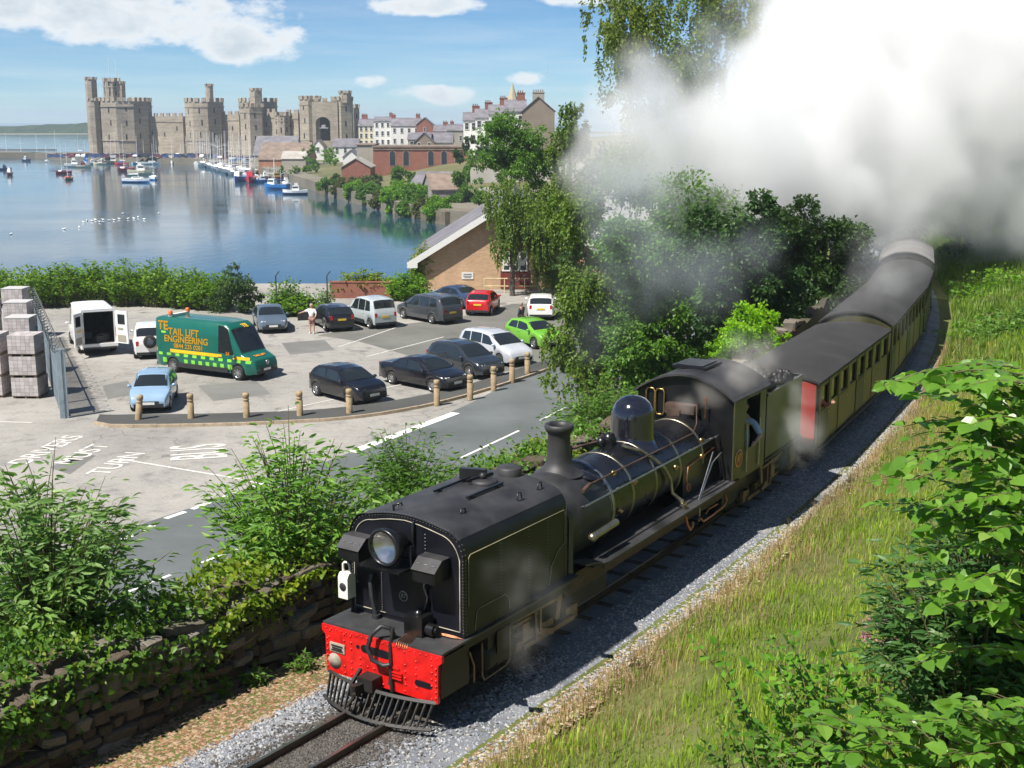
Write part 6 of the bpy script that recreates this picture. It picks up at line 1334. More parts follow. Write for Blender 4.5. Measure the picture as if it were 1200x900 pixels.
for j in range(int(LF / 2.75) + 1):
    q = MB(); q.box((0, -.08, 1.3), (.10, .06, 2.7)); o = q.build('post', M_galv, fen); o.location = dn * min(LF, j * 2.75 + .05); o.rotation_euler = (0, 0, fang)
for z in (.5, 2.1):
    q = MB(); q.bar(dn * .0 + Vector((0, 0, z)), dn * LF + Vector((0, 0, z)), .05, .05); q.build('rail', M_galv, fen)
q = MB(); n_ = Vector((dn.y, -dn.x, 0)); pts = []
for j in range(int(LF * 14)):
    t = j / 14; a_ = t * 7; pts.append(dn * t + Vector((0, 0, 2.85)) + (n_ * math.cos(a_) + Vector((0, 0, 1)) * math.sin(a_)) * .2)
q.tube(pts, .018, 4); q.build('razor_wire', simple('dull_wire', (.10, .11, .11), .6, .4), fen)
q = MB(); q.box((0, 0, 1.45), (.34, .12, 2.9)); q.box((0, 0, 2.92), (.38, .16, .05)); q.box((.0, -.08, 1.45), (.06, .05, 2.9)); o = q.build('gate_post', M_galv, fen); o.location = Vector((.16, -.15, 0)); o.rotation_euler = (0, 0, .25)
q = MB(); q.box((0, 0, 1.15), (.9, .06, 2.1)); o = q.build('gate_panel', M_galv, fen); o.location = dn * .8; o.rotation_euler = (0, 0, fang)
tag(fen, 'galvanised steel palisade fence topped with razor wire by the block stacks', 'fence')
M_block = NT('grey_paving_block'); g_ = M_block.N('ShaderNodeNewGeometry'); M_block = M_block.done(M_block.bsdf(M_block.ramp(g_.outputs['Random Per Island'], (0, (.34, .31, .30)), (.5, (.41, .375, .365)), (1, (.50, .455, .445))), .9, 0, None, .2))
M_wrap = simple('pale_wrapped_top', (.46, .45, .44), .7, 0, .1, 3); M_pallet = simple('pallet_wood', (.22, .16, .10), .9, 0, .25, 6)
bp = MB(); nx, ny, nz = 6, 5, 5
for i in range(nx):
    for j in range(ny):
        for k_ in range(nz):
            if 0 < i < nx - 1 and 0 < j < ny - 1 and k_ < nz - 1: continue
            bp.box((-.6 + (i + .5) * .2, -.6 + (j + .5) * .24, .12 + (k_ + .5) * .165), (.192, .232, .158))
bpm = bp.mesh('paving_blocks'); bpm.materials.append(M_block)
pl_ = MB()
for j in range(5): pl_.box((0, -.5 + j * .25, .095), (1.2, .12, .03))
for j in range(3): pl_.box((-.52 + j * .52, 0, .04), (.1, 1.1, .08))
plm = pl_.mesh('pallet'); plm.materials.append(M_pallet)
tpm = MB(); tpm.box((0, 0, .955), (1.22, 1.22, .03)); tpm = tpm.mesh('wrapped_top'); tpm.materials.append(M_wrap)
def pack(x, y, z, lab, top=False, rz=.05):
    e = empty('block_pallet', (x, y, ZC + z), rz); b_ = link('paving_blocks', bpm, e); b_['kind'] = 'stuff'; link('pallet', plm, e)
    if top: link('wrapped_top', tpm, e)
    tag(e, lab, 'block pallet', 'pallets of paving blocks'); return e
o1, o2 = G(35, 468, ZC), G(24, 394, ZC + 2.8)
base = Vector((o1.x - .35, o1.y + .6, 0))
cols = [('nearest', Vector((-21.75, 56.5, 0)), 3), ('second', Vector((-23.85, 61.5, 0)), 3), ('third', Vector((-26.0, 66.8, 0)), 3), ('hindmost', Vector((-28.2, 72.3, 0)), 3)]
lev = ['bottom', 'second', 'third', 'top']
for nm_, p, k_ in cols:
    for z in range(k_): pack(p.x + rnd.uniform(-.05, .05), p.y, z * .96, '%s pallet of grey paving blocks in the %s stack along the fence' % (lev[z] if z < k_ - 1 else 'top', nm_), z == k_ - 1 and nm_ != 'nearest', rnd.uniform(-.06, .06))
cols2 = [('nearest', Vector((-23.4, 56.7, 0)), 3), ('second', Vector((-25.5, 61.8, 0)), 2), ('third', Vector((-27.8, 67.0, 0)), 3)]
for nm_, p, k_ in cols2:
    for z in range(k_): pack(p.x + rnd.uniform(-.05, .05), p.y, z * .96, '%s pallet of grey blocks in the %s stack at the picture edge' % (lev[z] if z < k_ - 1 else 'top', nm_), z == k_ - 1 and nm_ != 'nearest', rnd.uniform(-.06, .06))
# mesh-fence posts at the far edge of the car park
for u in (318, 379):
    p = G(u, 372, ZC); q = MB(); q.box((0, 0, 1.2), (.07, .07, 2.4)); q.cyl((0, 0, 2.4), (.25, -.1, 2.7), .03, None, 6); o = q.build('fence_post', M_trim); o.location = (p.x, p.y + 2, ZC); tag(o, 'thin dark fence post %s' % ('left of the man at the water edge' if u < 350 else 'above the black car at the water edge'), 'post')
# ------------------------------------------------------------------ vegetation
T_DIA = (np.array([(0, 0, 0), (.5, .30, .07), (1, 0, -.06), (.5, -.30, .07)]), np.array([(0, 1, 2), (0, 2, 3)]))
T_LONG = (np.array([(0, 0, 0), (.30, .125, .05), (.30, -.125, .05), (.68, .10, .0), (.68, -.10, .0), (1, 0, -.17), (.30, 0, .01), (.68, 0, -.04)]), np.array([(0, 6, 1), (0, 2, 6), (1, 6, 7), (1, 7, 3), (6, 2, 4), (6, 4, 7), (3, 7, 5), (7, 4, 5)]))
T_HEART = (np.array([(0, 0, 0), (.05, .22, .05), (.30, .38, .07), (.66, .27, .02), (1, 0, -.12), (.66, -.27, .02), (.30, -.38, .07), (.05, -.22, .05), (.35, 0, 0), (.7, 0, -.03)]), np.array([(0, 8, 1), (1, 8, 2), (2, 8, 9), (2, 9, 3), (3, 9, 4), (4, 9, 5), (5, 9, 6), (6, 9, 8), (6, 8, 7), (7, 8, 0)]))
def norm(a): return a / np.maximum(1e-9, np.linalg.norm(a, axis=-1, keepdims=True))
def leaves(name, Pn, D, size, T, mat, parent=None, flat=.6):
    n = len(Pn); d = norm(np.asarray(D, float)); up = norm(np.array([0, 0, 1.0]) * flat + rng.normal(0, .5, (n, 3)))
    nn = norm(up - d * (up * d).sum(-1, keepdims=True)); y = np.cross(nn, d); tv, tf = T; k = len(tv)
    V = (Pn[:, None, :] + (d[:, None, :] * tv[None, :, 0:1] + y[:, None, :] * tv[None, :, 1:2] + nn[:, None, :] * tv[None, :, 2:3]) * np.asarray(size)[:, None, None])
    F = (tf[None] + (np.arange(n) * k)[:, None, None]).reshape(-1, 3)
    return npmesh(name, V.reshape(-1, 3), F, mat, parent, False)
L_birch = leafmat('birch_leaves', (.09, .16, .022), (.17, .26, .045), (.26, .29, .06), .42); L_dark = leafmat('dark_leaves', (.035, .08, .018), (.075, .145, .035), (.12, .18, .05), .33); L_mid = leafmat('mid_green_leaves', (.07, .165, .02), (.14, .28, .035), (.22, .34, .06), .40)
L_bright = leafmat('bright_leaves', (.12, .27, .02), (.20, .38, .03), (.30, .44, .05), .45); L_yel = leafmat('yellow_green_leaves', (.13, .23, .015), (.27, .34, .03), (.38, .36, .05), .42); L_knot = leafmat('knotweed_leaves', (.11, .25, .03), (.19, .36, .05), (.30, .44, .10), .45, .32, .4)
L_budd = leafmat('buddleia_leaves', (.12, .23, .06), (.20, .33, .09), (.31, .42, .17), .35); L_ever = leafmat('evergreen_leaves', (.03, .075, .02), (.055, .12, .03), (.09, .16, .04), .3)
M_bark = simple('bark', (.12, .10, .08), .9, 0, .35, 3, .02, 12); M_birchbark = simple('birch_bark', (.28, .26, .23), .85, 0, .4, 2, .02, 10); M_stem = simple('green_brown_stem', (.14, .12, .05), .7, 0, .3, 8)
def branchy(q, base, h, r, limbs):
    """trunk with limbs to the given points"""
    b = Vector(base); pts = [b + Vector((math.sin(k * 1.3) * .12 * k * .3, math.cos(k * 1.7) * .1 * k * .3, h * k / 6)) for k in range(7)]
    q.tube(pts, [r * (1 - .12 * k) for k in range(7)], 9)
    for p in limbs:
        p = Vector(p); t = max(.15, min(.95, (p.z - b.z) / h * .62)); i = int(t * 6); a = pts[i]; m = a.lerp(p, .5) + Vector((0, 0, .12 * (p - a).length))
        q.tube([a, a.lerp(m, .6), m, p], [r * .30 * (1 - t * .6), r * .2 * (1 - t * .6), r * .13 * (1 - t * .5), .012], 6)
def tree(name, label, base, h, clumps, mat, nleaf, lsize, bark=None, r=.22, weep=0.0, group=None, cat='tree', trunk_h=None, spread=.33):
    """clumps: (x, y, z, radius) in world coordinates"""
    b = Vector(base); e = empty(name, b); off = np.array(b); q = MB()
    branchy(q, (0, 0, -.3), trunk_h or h * .55, r, [Vector(c[:3]) - b for c in clumps[::4]]); q.build('trunk', bark or M_bark, e)
    C_ = np.array(clumps, float); wgt = C_[:, 3] ** 2.2; wgt /= wgt.sum(); idx = rng.choice(len(C_), nleaf, p=wgt); c = C_[idx]
    # leaves on twigs: sub-clumps inside every clump
    nt = max(8, nleaf // 26); tid = rng.integers(0, nt, nleaf); tdir = norm(rng.normal(0, 1, (nt, 3))); trad = rng.uniform(.25, 1.0, nt) ** .6
    ci = rng.choice(len(C_), nt, p=wgt); tc = C_[ci, :3] + tdir * (trad * C_[ci, 3])[:, None] * np.array([1, 1, .85]); sg = C_[ci, 3] * spread * .55
    Pn = tc[tid] + rng.normal(0, 1, (nleaf, 3)) * sg[tid][:, None] * np.array([.8, .8, .6])
    if weep:
        dr = rng.random(nleaf) ** 1.4 * weep * (.5 + rng.random(nt)[tid]); Pn = tc[tid] + rng.normal(0, 1, (nleaf, 3)) * (sg[tid] * .32)[:, None]; Pn[:, 2] -= dr
    D = norm(Pn - C_[ci[tid], :3]) + rng.normal(0, .7, (nleaf, 3)); D[:, 2] -= .5 + weep * .4
    lv = leaves('crown', Pn - off, D, lsize * rng.uniform(.6, 1.25, nleaf), T_DIA, mat, e); tag(e, label, cat, group); return e
def blob(u, v, y, rp): p = GY(u, v, y); return (p.x, p.y, p.z, rp * y / 1500)
def crown(pts, y, n, jit=1.0, seed=0):
    """clumps scattered through an outline given as (u, v, radius px) at depth y"""
    r = random.Random(seed); out = []
    for u, v, rp in pts:
        for k in range(n):
            a = r.random() * 6.28; d = r.random() ** .5; out.append(blob(u + math.cos(a) * d * rp, v + math.sin(a) * d * rp, y + r.uniform(-1, 1) * rp * y / 1500 * .9, rp * r.uniform(.38, .66)))
    return out
def gz(u, v, z): p = G(u, v, z); return (p.x, p.y, z)
# roadside trees beside the railway
b = G(702, 490, ZC); y = b.y
tree('birch_tree', 'leafy birch hanging over the road edge behind the engine', (b.x, b.y, ZC + .5), 11, crown([(678, 398, 40), (660, 432, 24), (712, 330, 58), (725, 250, 62), (686, 446, 36), (700, 360, 34), (735, 400, 55), (740, 330, 55)], y, 7, 1, 1), L_birch, 62000, .165, M_bark, .24, .55)
tree('ash_tree', 'broad leafy tree between road and railway above the cab', (8.0, 54, ZC + 1), 12, crown([(780, 360, 60), (800, 290, 62), (770, 430, 50), (830, 380, 50), (760, 300, 50), (820, 440, 40)], 50, 7, 1, 2), L_mid, 52000, .17, M_bark, .28)
tree('tall_birch_tree', 'tall drooping birch whose top rises above the smoke', (9.0, 66, ZC), 19, crown([(745, 40, 52), (800, 20, 60), (850, 10, 55), (760, 110, 60), (830, 110, 70), (800, 200, 70), (870, 60, 45), (720, 20, 28)], 66, 7, 1, 3), leafmat('golden_birch_leaves', (.11, .165, .022), (.19, .245, .04), (.27, .28, .06), .42), 42000, .2, M_birchbark, .3, .9, trunk_h=14)
tree('slender_tree', 'slim upright tree left of the smoke near the brown gable', (4.0, 84, ZC), 14, crown([(664, 140, 22), (660, 175, 24), (666, 205, 22), (655, 240, 26), (668, 280, 26)], 84, 6, 1, 4), L_birch, 15000, .2, M_bark, .2, .8)
tree('weeping_tree', 'weeping birch hanging in front of the brick building', (GY(600, 330, 90).x, 90, ZC), 12, crown([(600, 245, 30), (630, 238, 32), (590, 268, 20), (648, 268, 28), (612, 276, 26), (578, 288, 11), (652, 300, 20)], 90, 6, 1, 5), L_birch, 30000, .19, M_bark, .2, 1.2)
tree('spreading_tree', 'dark hollow crowned tree behind the brick building roof', (GY(594, 250, 114).x, 114, ZC), 12, crown([(575, 172, 24), (605, 165, 28), (628, 185, 26), (590, 190, 22), (615, 200, 24), (640, 215, 22), (600, 155, 18)], 114, 6, 1, 6), L_mid, 24000, .24, M_bark, .35)
tree('dark_tree', 'dark evergreen tree left of the carriages under the smoke', (9.5, 47, -2.5), 8, crown([(870, 330, 42), (905, 300, 40), (850, 290, 40), (880, 270, 36), (850, 370, 34), (915, 340, 30)], 46, 7, 1, 7), L_ever, 36000, .17, M_bark, .22)
tree('dark_tree', 'dark leafy tree close to the second carriage', (13.0, 55, -2), 9, crown([(950, 320, 42), (975, 290, 36), (940, 270, 40), (975, 340, 30), (920, 300, 34), (960, 380, 30), (925, 370, 30)], 52, 7, 1, 8), L_dark, 36000, .17, M_bark, .22)
tree('dark_tree', 'dark tree beyond the last carriage behind the smoke', (20, 72, -2), 12, crown([(990, 220, 60), (1060, 210, 60), (930, 200, 60), (1010, 280, 34), (1120, 230, 50)], 70, 6, 1, 9), L_ever, 20000, .26, M_bark, .25)
tree('oak_tree', 'broad tree standing behind the smoke above the rear carriages', (10, 84, ZC), 15, crown([(760, 160, 60), (700, 250, 50), (860, 200, 70), (700, 310, 40), (940, 160, 70), (740, 330, 40)], 84, 6, 1, 19), L_dark, 24000, .26, M_bark, .3)
tree('golden_shrub', 'bright lime green shrub beside the leading carriage', (GY(885, 420, 37).x, 37, -1.8), 3, crown([(885, 398, 34), (858, 410, 22), (912, 408, 24), (880, 422, 36)], 37, 6, 1, 10), leafmat('lime_leaves', (.20, .40, .012), (.30, .52, .02), (.38, .56, .04), .5), 12000, .10, M_stem, .06, cat='shrub')
# shrubs by stems
def shrub(name, label, base, rx, h, nst, per, lsize, mat, T=T_LONG, lean=(0, 0), group=None, cat='shrub', droop=.5, stem=None, rbase=.3, seed=0, ry=None, leaf_from=.12, parent=None):
    e = empty(name, base); r = np.random.default_rng(seed + 100); q = MB(); Ps = []; Ds = []; ry = ry or rx
    for k in range(nst):
        a = r.uniform(0, 2 * PI); rad = r.random() ** .5; hh = h * (1 - .45 * rad ** 2) * r.uniform(.55, 1.18)
        p0 = np.array([math.cos(a) * rx * rbase * rad, math.sin(a) * ry * rbase * rad, -.15]); p2 = np.array([math.cos(a) * rx * rad + lean[0], math.sin(a) * ry * rad + lean[1], hh]); p1 = np.array([(p0[0] + p2[0]) / 2 - math.cos(a) * rx * .18, (p0[1] + p2[1]) / 2 - math.sin(a) * ry * .18, hh * .62])
        t = np.linspace(0, 1, 6)[:, None]; pts = (1 - t) ** 2 * p0 + 2 * t * (1 - t) * p1 + t * t * p2
        q.tube([tuple(x) for x in pts], [max(.004, .018 * h / 2 * (1 - .85 * i / 5)) for i in range(6)], 4)
        tl = r.uniform(leaf_from, 1.0, per) ** .8; tt = tl[:, None]; pp = (1 - tt) ** 2 * p0 + 2 * tt * (1 - tt) * p1 + tt * tt * p2; dd = (2 * (1 - tt) * (p1 - p0) + 2 * tt * (p2 - p1)); dd = norm(dd)
        az = r.uniform(0, 2 * PI, per); out = np.stack([np.cos(az), np.sin(az), np.zeros(per)], -1) * .9 + dd * .55; out[:, 2] -= droop * r.uniform(.2, 1.2, per); reach = r.uniform(0, .16, per)[:, None] * rx
        Ps.append(pp + out * reach * np.array([1, 1, .4])); Ds.append(out)
    q.build('stems', stem or M_stem, e); Pn = np.concatenate(Ps); Dn = np.concatenate(Ds)
    leaves('foliage', Pn, Dn, lsize * rng.uniform(.55, 1.2, len(Pn)), T, mat, e); tag(e, label, cat, group); return e
shrub('buddleia', 'large leafy buddleia growing over the wall at the left edge', gz(62, 768, .45), 1.7, 2.7, 140, 34, .225, L_budd, T_LONG, seed=1)
shrub('buddleia', 'tall light green buddleia on the wall left of the engine', gz(345, 690, .35), 1.45, 2.6, 140, 36, .205, leafmat('fresh_buddleia', (.13, .28, .035), (.21, .38, .07), (.32, .45, .14), .4), T_LONG, seed=2)
shrub('buddleia', 'smaller bush peeping over the front tank of the engine', gz(478, 612, .0), 1.30, 1.75, 110, 46, .155, L_mid, T_LONG, seed=3)
shrub('flowering_shrub', 'low bright green plants along the wall behind the chimney', gz(640, 556, .5), 1.0, .75, 80, 34, .12, L_yel, T_LONG, seed=4); shrub('flowering_shrub', 'green shrub with pinkish sprays behind the steam dome', gz(700, 520, .4), 1.3, 1.5, 90, 40, .14, L_mid, T_LONG, seed=5)
shrub('flowering_shrub', 'yellow green low growth between tank and chimney', gz(600, 565, .5), .8, .55, 60, 30, .11, L_yel, T_LONG, seed=6)
# ivy over the wall
def ivy(name, label, s0, s1, n, size, mat, hang=.45):
    e = empty(name, TR((s0 + s1) / 2, -2.9, .9)); s = rng.uniform(s0, s1, n); over = rng.random(n); clump = .5 + .5 * np.sin(s * 2.6 + 1) * np.sin(s * .9)
    w = np.where(over < .62, rng.uniform(-3.75, -2.72, n), -2.62 + rng.normal(0, .06, n)); z = np.array([WT(x) for x in s]) + np.where(over < .62, rng.gamma(2, .07, n) * (.5 + clump) + .02, -rng.gamma(1.4, hang * .35, n) * (.25 + clump)); Pn = TRn(s, w, z) - np.array(e.location)
    D = rng.normal(0, .6, (n, 3)) + np.array([.5, -.35, -.25]); leaves('foliage', Pn, D, size * rng.uniform(.5, 1.2, n), T_HEART, mat, e)
    q = MB()
    for k in range(26):
        sk = rnd.uniform(s0, s1); L_ = rnd.uniform(.3, .9); q.tube([tuple(TR(sk + .1 * j * rnd.uniform(-1, 1), -2.60, WT(sk) - L_ * j / 4) - e.location) for j in range(5)], .006, 4)
    q.build('stems', M_stem, e); tag(e, label, 'ivy'); return e
ivy('ivy', 'yellow green ivy spilling over the wall top beside the engine', -.6, 3.4, 4200, .10, L_yel); ivy('ivy', 'green ivy hanging over the wall near the left edge', -6.5, -.4, 6500, .105, leafmat('ivy_leaves', (.06, .15, .02), (.14, .25, .03), (.30, .34, .05), .35), .75); ivy('ivy', 'dark ivy along the wall behind the engine', 3.4, 12, 4200, .10, L_mid)
# weeds at the wall foot
for k, (u, v) in enumerate(((262, 810), (352, 785), (90, 885), (300, 800))): shrub('weed', ('grass tuft at the wall foot left of the brown litter', 'small weed tuft at the wall foot near the red beam', 'weed tuft in the bottom left corner by the wall', 'short weed tuft at the wall foot in the middle')[k], gz(u, v, -.18), .22, .24, 22, 7, .12, L_mid, T_LONG, cat='weed', seed=20 + k, group='weeds at the wall foot')
# hedge at the far edge of the car park
hl = [(-14, 362, 46), (30, 364, 46), (66, 362, 48), (104, 360, 50), (142, 361, 50), (180, 362, 50), (214, 364, 44), (246, 366, 42), (340, 372, 22)]
nmh = ['leftmost', 'second', 'third', 'fourth', 'fifth', 'sixth', 'seventh', 'eighth', 'ninth']
for k, (u, v, hpx) in enumerate(hl):
    p = G(u, v, ZC); h = hpx * p.y / 1500; shrub('hedge_shrub', '%s bright green hedge shrub from the left along the waterside' % nmh[k], (p.x, p.y + 1.5, ZC), 1.75, h, 130, 30, .20, leafmat('hedge_leaves', (.11, .22, .02), (.19, .33, .03), (.27, .38, .05), .45) if k == 0 else bpy.data.materials['hedge_leaves'], T_HEART, seed=40 + k, group='shrubs of the waterside hedge', rbase=.6, droop=.3)
p = G(278, 369, ZC); tree('dark_shrub', 'dark round shrub rising above the waterside hedge', (p.x, p.y + 1, ZC), 3.6, crown([(276, 330, 17), (262, 340, 14), (288, 345, 15), (275, 352, 22)], p.y + 1, 6, 1, 12), L_dark, 8000, .15, M_bark, .08, cat='shrub')
shrub('waterside_bush', 'sparse green bush behind the man at the water edge', (G(330, 372, ZC).x, G(330, 372, ZC).y + 2, ZC), 1.6, 2.2, 70, 24, .18, L_mid, T_HEART, seed=60)
shrub('waterside_bush', 'thin green bush right of the dark fence post', (G(372, 372, ZC).x, G(372, 372, ZC).y + 3, ZC), 1.0, 1.9, 30, 16, .16, L_mid, T_HEART, seed=61)
for k, (u, v, rx, h, lab) in enumerate(((478, 352, 1.6, 1.9, 'bright bush in front of the building corner'), (497, 338, 1.1, 3.2, 'climbing shrub on the building corner'), (408, 356, 2.3, 1.65, 'low yellow green hedge on the brick wall'))):
    p = G(u, v, ZC); shrub('building_shrub', lab, ((cw.location.x, cw.location.y + .75, ZC + .15) if k == 2 else (p.x, p.y, ZC)), rx, h, 120, 34, .18, L_bright if k == 0 else L_yel, T_HEART, seed=70 + k, rbase=.7, ry=.8)
# planted bank across the harbour
def farbush(label, pts, y, n, size, mat, seed, name='harbour_bush', base=None):
    cl_ = crown(pts, y, 5, 1, seed); lo = min(c[2] - c[3] for c in cl_); tree(name, label, (sum(c[0] for c in cl_) / len(cl_), y, lo), max(1, max(c[2] for c in cl_) - lo), cl_, mat, n, size, M_bark, .04, cat='bush', group='bushes on the harbour bank')
farbush('bright green ivy mound on the waterside shed', [(478, 222, 14), (488, 235, 14), (470, 240, 12), (500, 225, 9)], 232, 12000, .45, L_bright, 31)
farbush('ivy clad mound right of the stone sheds', [(545, 205, 10), (540, 222, 13), (532, 240, 13), (548, 235, 12), (528, 252, 10)], 222, 12000, .45, L_mid, 32)
farbush('round green bush below the brick hall', [(470, 206, 9), (482, 208, 7), (462, 211, 7)], 272, 6000, .45, L_mid, 33)
farbush('dull green scrub on the harbour bank', [(410, 215, 10), (425, 222, 12), (440, 228, 12), (455, 232, 10)], 268, 12000, .42, leafmat('scrub_leaves', (.09, .12, .03), (.14, .16, .05), (.2, .19, .08), .3), 34)
farbush('dark green bushes left of the scrub', [(395, 214, 7), (412, 213, 6), (440, 214, 7)], 285, 6000, .45, L_dark, 35)
farbush('round tree left of the pair below the castle gate', [(364, 180, 7), (364, 186, 8)], 372, 1400, .55, L_mid, 36); farbush('round tree right of the pair below the castle gate', [(385, 182, 8), (386, 188, 8)], 368, 1400, .55, L_bright, 37)
farbush('clipped green hedge on the quay', [(333, 200, 6), (345, 200, 6), (358, 200, 6), (368, 198, 6)], 340, 2200, .45, L_mid, 38)
farbush('leafy growth on the hill wall beside the weeping tree', [(560, 222, 12), (566, 240, 12), (575, 255, 10)], 190, 3500, .36, L_mid, 39)
farbush('tree left of the brown gable end', [(585, 155, 10), (598, 158, 10)], 250, 1500, .45, L_mid, 41)
farbush('scrubby green growth over the harbour wall below the sheds', [(455, 243, 8), (468, 248, 8), (440, 238, 8), (425, 234, 7), (505, 256, 8)], 246, 11000, .42, L_mid, 51)
farbush('pale green growth on the harbour wall near the moored cruiser', [(395, 226, 6), (408, 230, 6), (418, 227, 7)], 292, 6000, .42, bpy.data.materials['scrub_leaves'], 52)
farbush('scrub patch in front of the small brick shed', [(405, 218, 9), (392, 216, 8), (418, 214, 9)], 300, 7000, .45, bpy.data.materials['scrub_leaves'], 53)
farbush('green thicket between brick hall and water', [(448, 226, 9), (462, 229, 9), (436, 224, 8)], 262, 9000, .45, L_mid, 54)
farbush('bushes crowding the foot of the white terrace', [(552, 172, 9), (566, 174, 9), (580, 176, 10), (540, 178, 8)], 270, 5000, .5, L_dark, 55)
wl = [(385, 230), (400, 233), (416, 238), (432, 242), (448, 247), (464, 251), (480, 254.5), (496, 258.5), (512, 262)]
for k, (u, v) in enumerate(wl):
    p = G(u, v, ZW); rp = (9, 8, 10, 11, 10, 14, 15, 12, 13)[k]
    farbush('%s clump of greenery from the left hanging over the harbour wall' % nth(k + 1), [(u, v - rp - 3, rp), (u + 8, v - rp - 1, rp * .8), (u - 6, v - rp * 1.5, rp * .7)], p.y + 1.0 + (k % 3), 4600 + rp * 180, .42, (L_mid, bpy.data.materials['scrub_leaves'], L_bright)[k % 3], 90 + k)
# right-hand bank: bushes near the rear of the train
for k, (u, v, y, rx, h, lab, mt) in enumerate(((1130, 318, 66, 2.6, 2.4, 'white flowering elder bush on the right bank near the last carriage', L_mid), (1180, 330, 56, 2.4, 2.2, 'leafy bush on the right bank at the picture edge', L_bright), (1165, 385, 48, 2.0, 1.3, 'low green bush on the right bank above the knotweed', L_bright), (1215, 375, 44, 2.4, 2.0, 'bush at the right edge above the knotweed', L_mid), (1110, 300, 76, 3.0, 3.0, 'farthest bush on the right bank beside the track', L_mid))):
    p = GY(u, v, y); shrub('bank_bush', lab, (p.x, p.y, p.z - h * .7), rx, h, 110, 34, .17, mt, T_HEART, seed=80 + k, rbase=.7)
# bank plants near the camera
def arc_plant(name, label, arcs, nleaf, lsize, mat, cat='knotweed', T=T_HEART, seed=0, rise=.25):
    r = np.random.default_rng(seed); P0 = GY(*arcs[0][0]); e = empty(name, P0); o = np.array(P0); q = MB(); Ps = []; Ds = []
    for (a, b_) in arcs:
        A, B = np.array(GY(*a)), np.array(GY(*b_)); Mid = (A + B) / 2 + np.array([0, 0, rise * np.linalg.norm(B - A)]); t = np.linspace(0, 1, 8)[:, None]; pts = (1 - t) ** 2 * A + 2 * t * (1 - t) * Mid + t * t * B - o
        q.tube([tuple(x) for x in pts], [.012 * (1 - .8 * i / 7) for i in range(8)], 5)
        tl = np.linspace(.08, 1, nleaf) + r.uniform(-.02, .02, nleaf); tt = tl[:, None]; pp = (1 - tt) ** 2 * A + 2 * tt * (1 - tt) * Mid + tt * tt * B - o; dd = norm(2 * (1 - tt) * (Mid - A) + 2 * tt * (B - Mid)); sd = np.where(np.arange(nleaf) % 2 == 0, 1, -1)[:, None]
        sidev = norm(np.cross(dd, [0, 0, 1])) * sd; D = sidev * .95 + dd * .6 + r.normal(0, .22, (nleaf, 3)); D[:, 2] -= .22; D[-1] = dd[-1]; Ps.append(pp + sidev * .015); Ds.append(D)
    q.build('stems', M_stem, e); Pn, Dn = np.concatenate(Ps), np.concatenate(Ds); leaves('foliage', Pn, Dn, lsize * r.uniform(.38, 1.25, len(Pn)), T, mat, e, flat=1.2); tag(e, label, cat); return e
r = random.Random(21); arcs = []
for k in range(64):
    v0 = r.uniform(470, 820); y = r.uniform(7.6, 9.6); u1 = 1060 + (r.random() ** .8) * 130; 
    if v0 < 640: u1 -= r.uniform(0, 50)
    v1 = v0 - r.uniform(30, 110); v1 = max(452, v1); arcs.append(((1240 + r.uniform(0, 60), v0, y + .3), (u1, v1, y - r.uniform(0, .6))))
arcs += [((1230, 520, 9), (1036, 456, 8.6)), ((1240, 560, 9), (1058, 500, 8.4)), ((1230, 640, 8.8), (1012, 566, 8.3)), ((1240, 600, 8.8), (1045, 548, 8.4)), ((1220, 480, 9.2), (1110, 440, 8.8)), ((1230, 460, 9.2), (1140, 425, 9.0)), ((1250, 700, 8.6), (1030, 590, 8.4)), ((1230, 500, 9), (1075, 462, 8.7)), ((1240, 580, 8.9), (1075, 530, 8.5)), ((1240, 660, 8.8), (1060, 600, 8.5))]
arc_plant('knotweed', 'big leaved bright green plant arching in from the right edge', arcs, 30, .125, L_knot, seed=1)
arcs = []
for k in range(46): u0 = r.uniform(1010, 1270); arcs.append(((u0 + 60, 960, 6.6), (u0 - r.uniform(20, 110), r.uniform(808, 905), 6.3 + r.uniform(-.3, .5))))
arc_plant('knotweed', 'big leaved plant filling the bottom right corner', arcs, 16, .10, L_knot, seed=2)
arcs = []
for k in range(80): u0 = r.uniform(890, 1110); arcs.append(((u0, 930, 11.0), (u0 + r.uniform(-110, 60), r.uniform(735, 880), 11.2 + r.uniform(-.6, .6))))
arc_plant('bramble', 'loose bramble bush low in the grass right of centre', arcs, 26, .10, leafmat('bramble_leaves', (.09, .23, .02), (.16, .35, .03), (.24, .42, .05), .42), 'bramble', T_HEART, seed=3, rise=.15)
arcs = []
for k in range(20): u0 = r.uniform(850, 980); arcs.append(((u0, 960, 10.2), (u0 + r.uniform(-70, 40), r.uniform(830, 900), 10.3)))
arc_plant('bramble', 'small bramble clump at the bottom edge', arcs, 18, .085, L_mid, 'bramble', T_HEART, seed=4, rise=.15)
L_budd2 = leafmat('dark_buddleia', (.055, .14, .035), (.10, .20, .06), (.19, .28, .11), .35)  # darker leaf greens for the dense buddleia on the bank
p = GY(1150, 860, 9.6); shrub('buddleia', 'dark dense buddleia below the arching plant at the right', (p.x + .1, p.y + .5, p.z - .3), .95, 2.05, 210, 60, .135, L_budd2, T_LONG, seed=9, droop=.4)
p = GY(1128, 805, 10.4); shrub('buddleia', 'dark leafy bush left of the dense buddleia', (p.x, p.y, p.z - .1), .42, 1.15, 90, 40, .11, L_dark, T_LONG, seed=10, droop=.4)
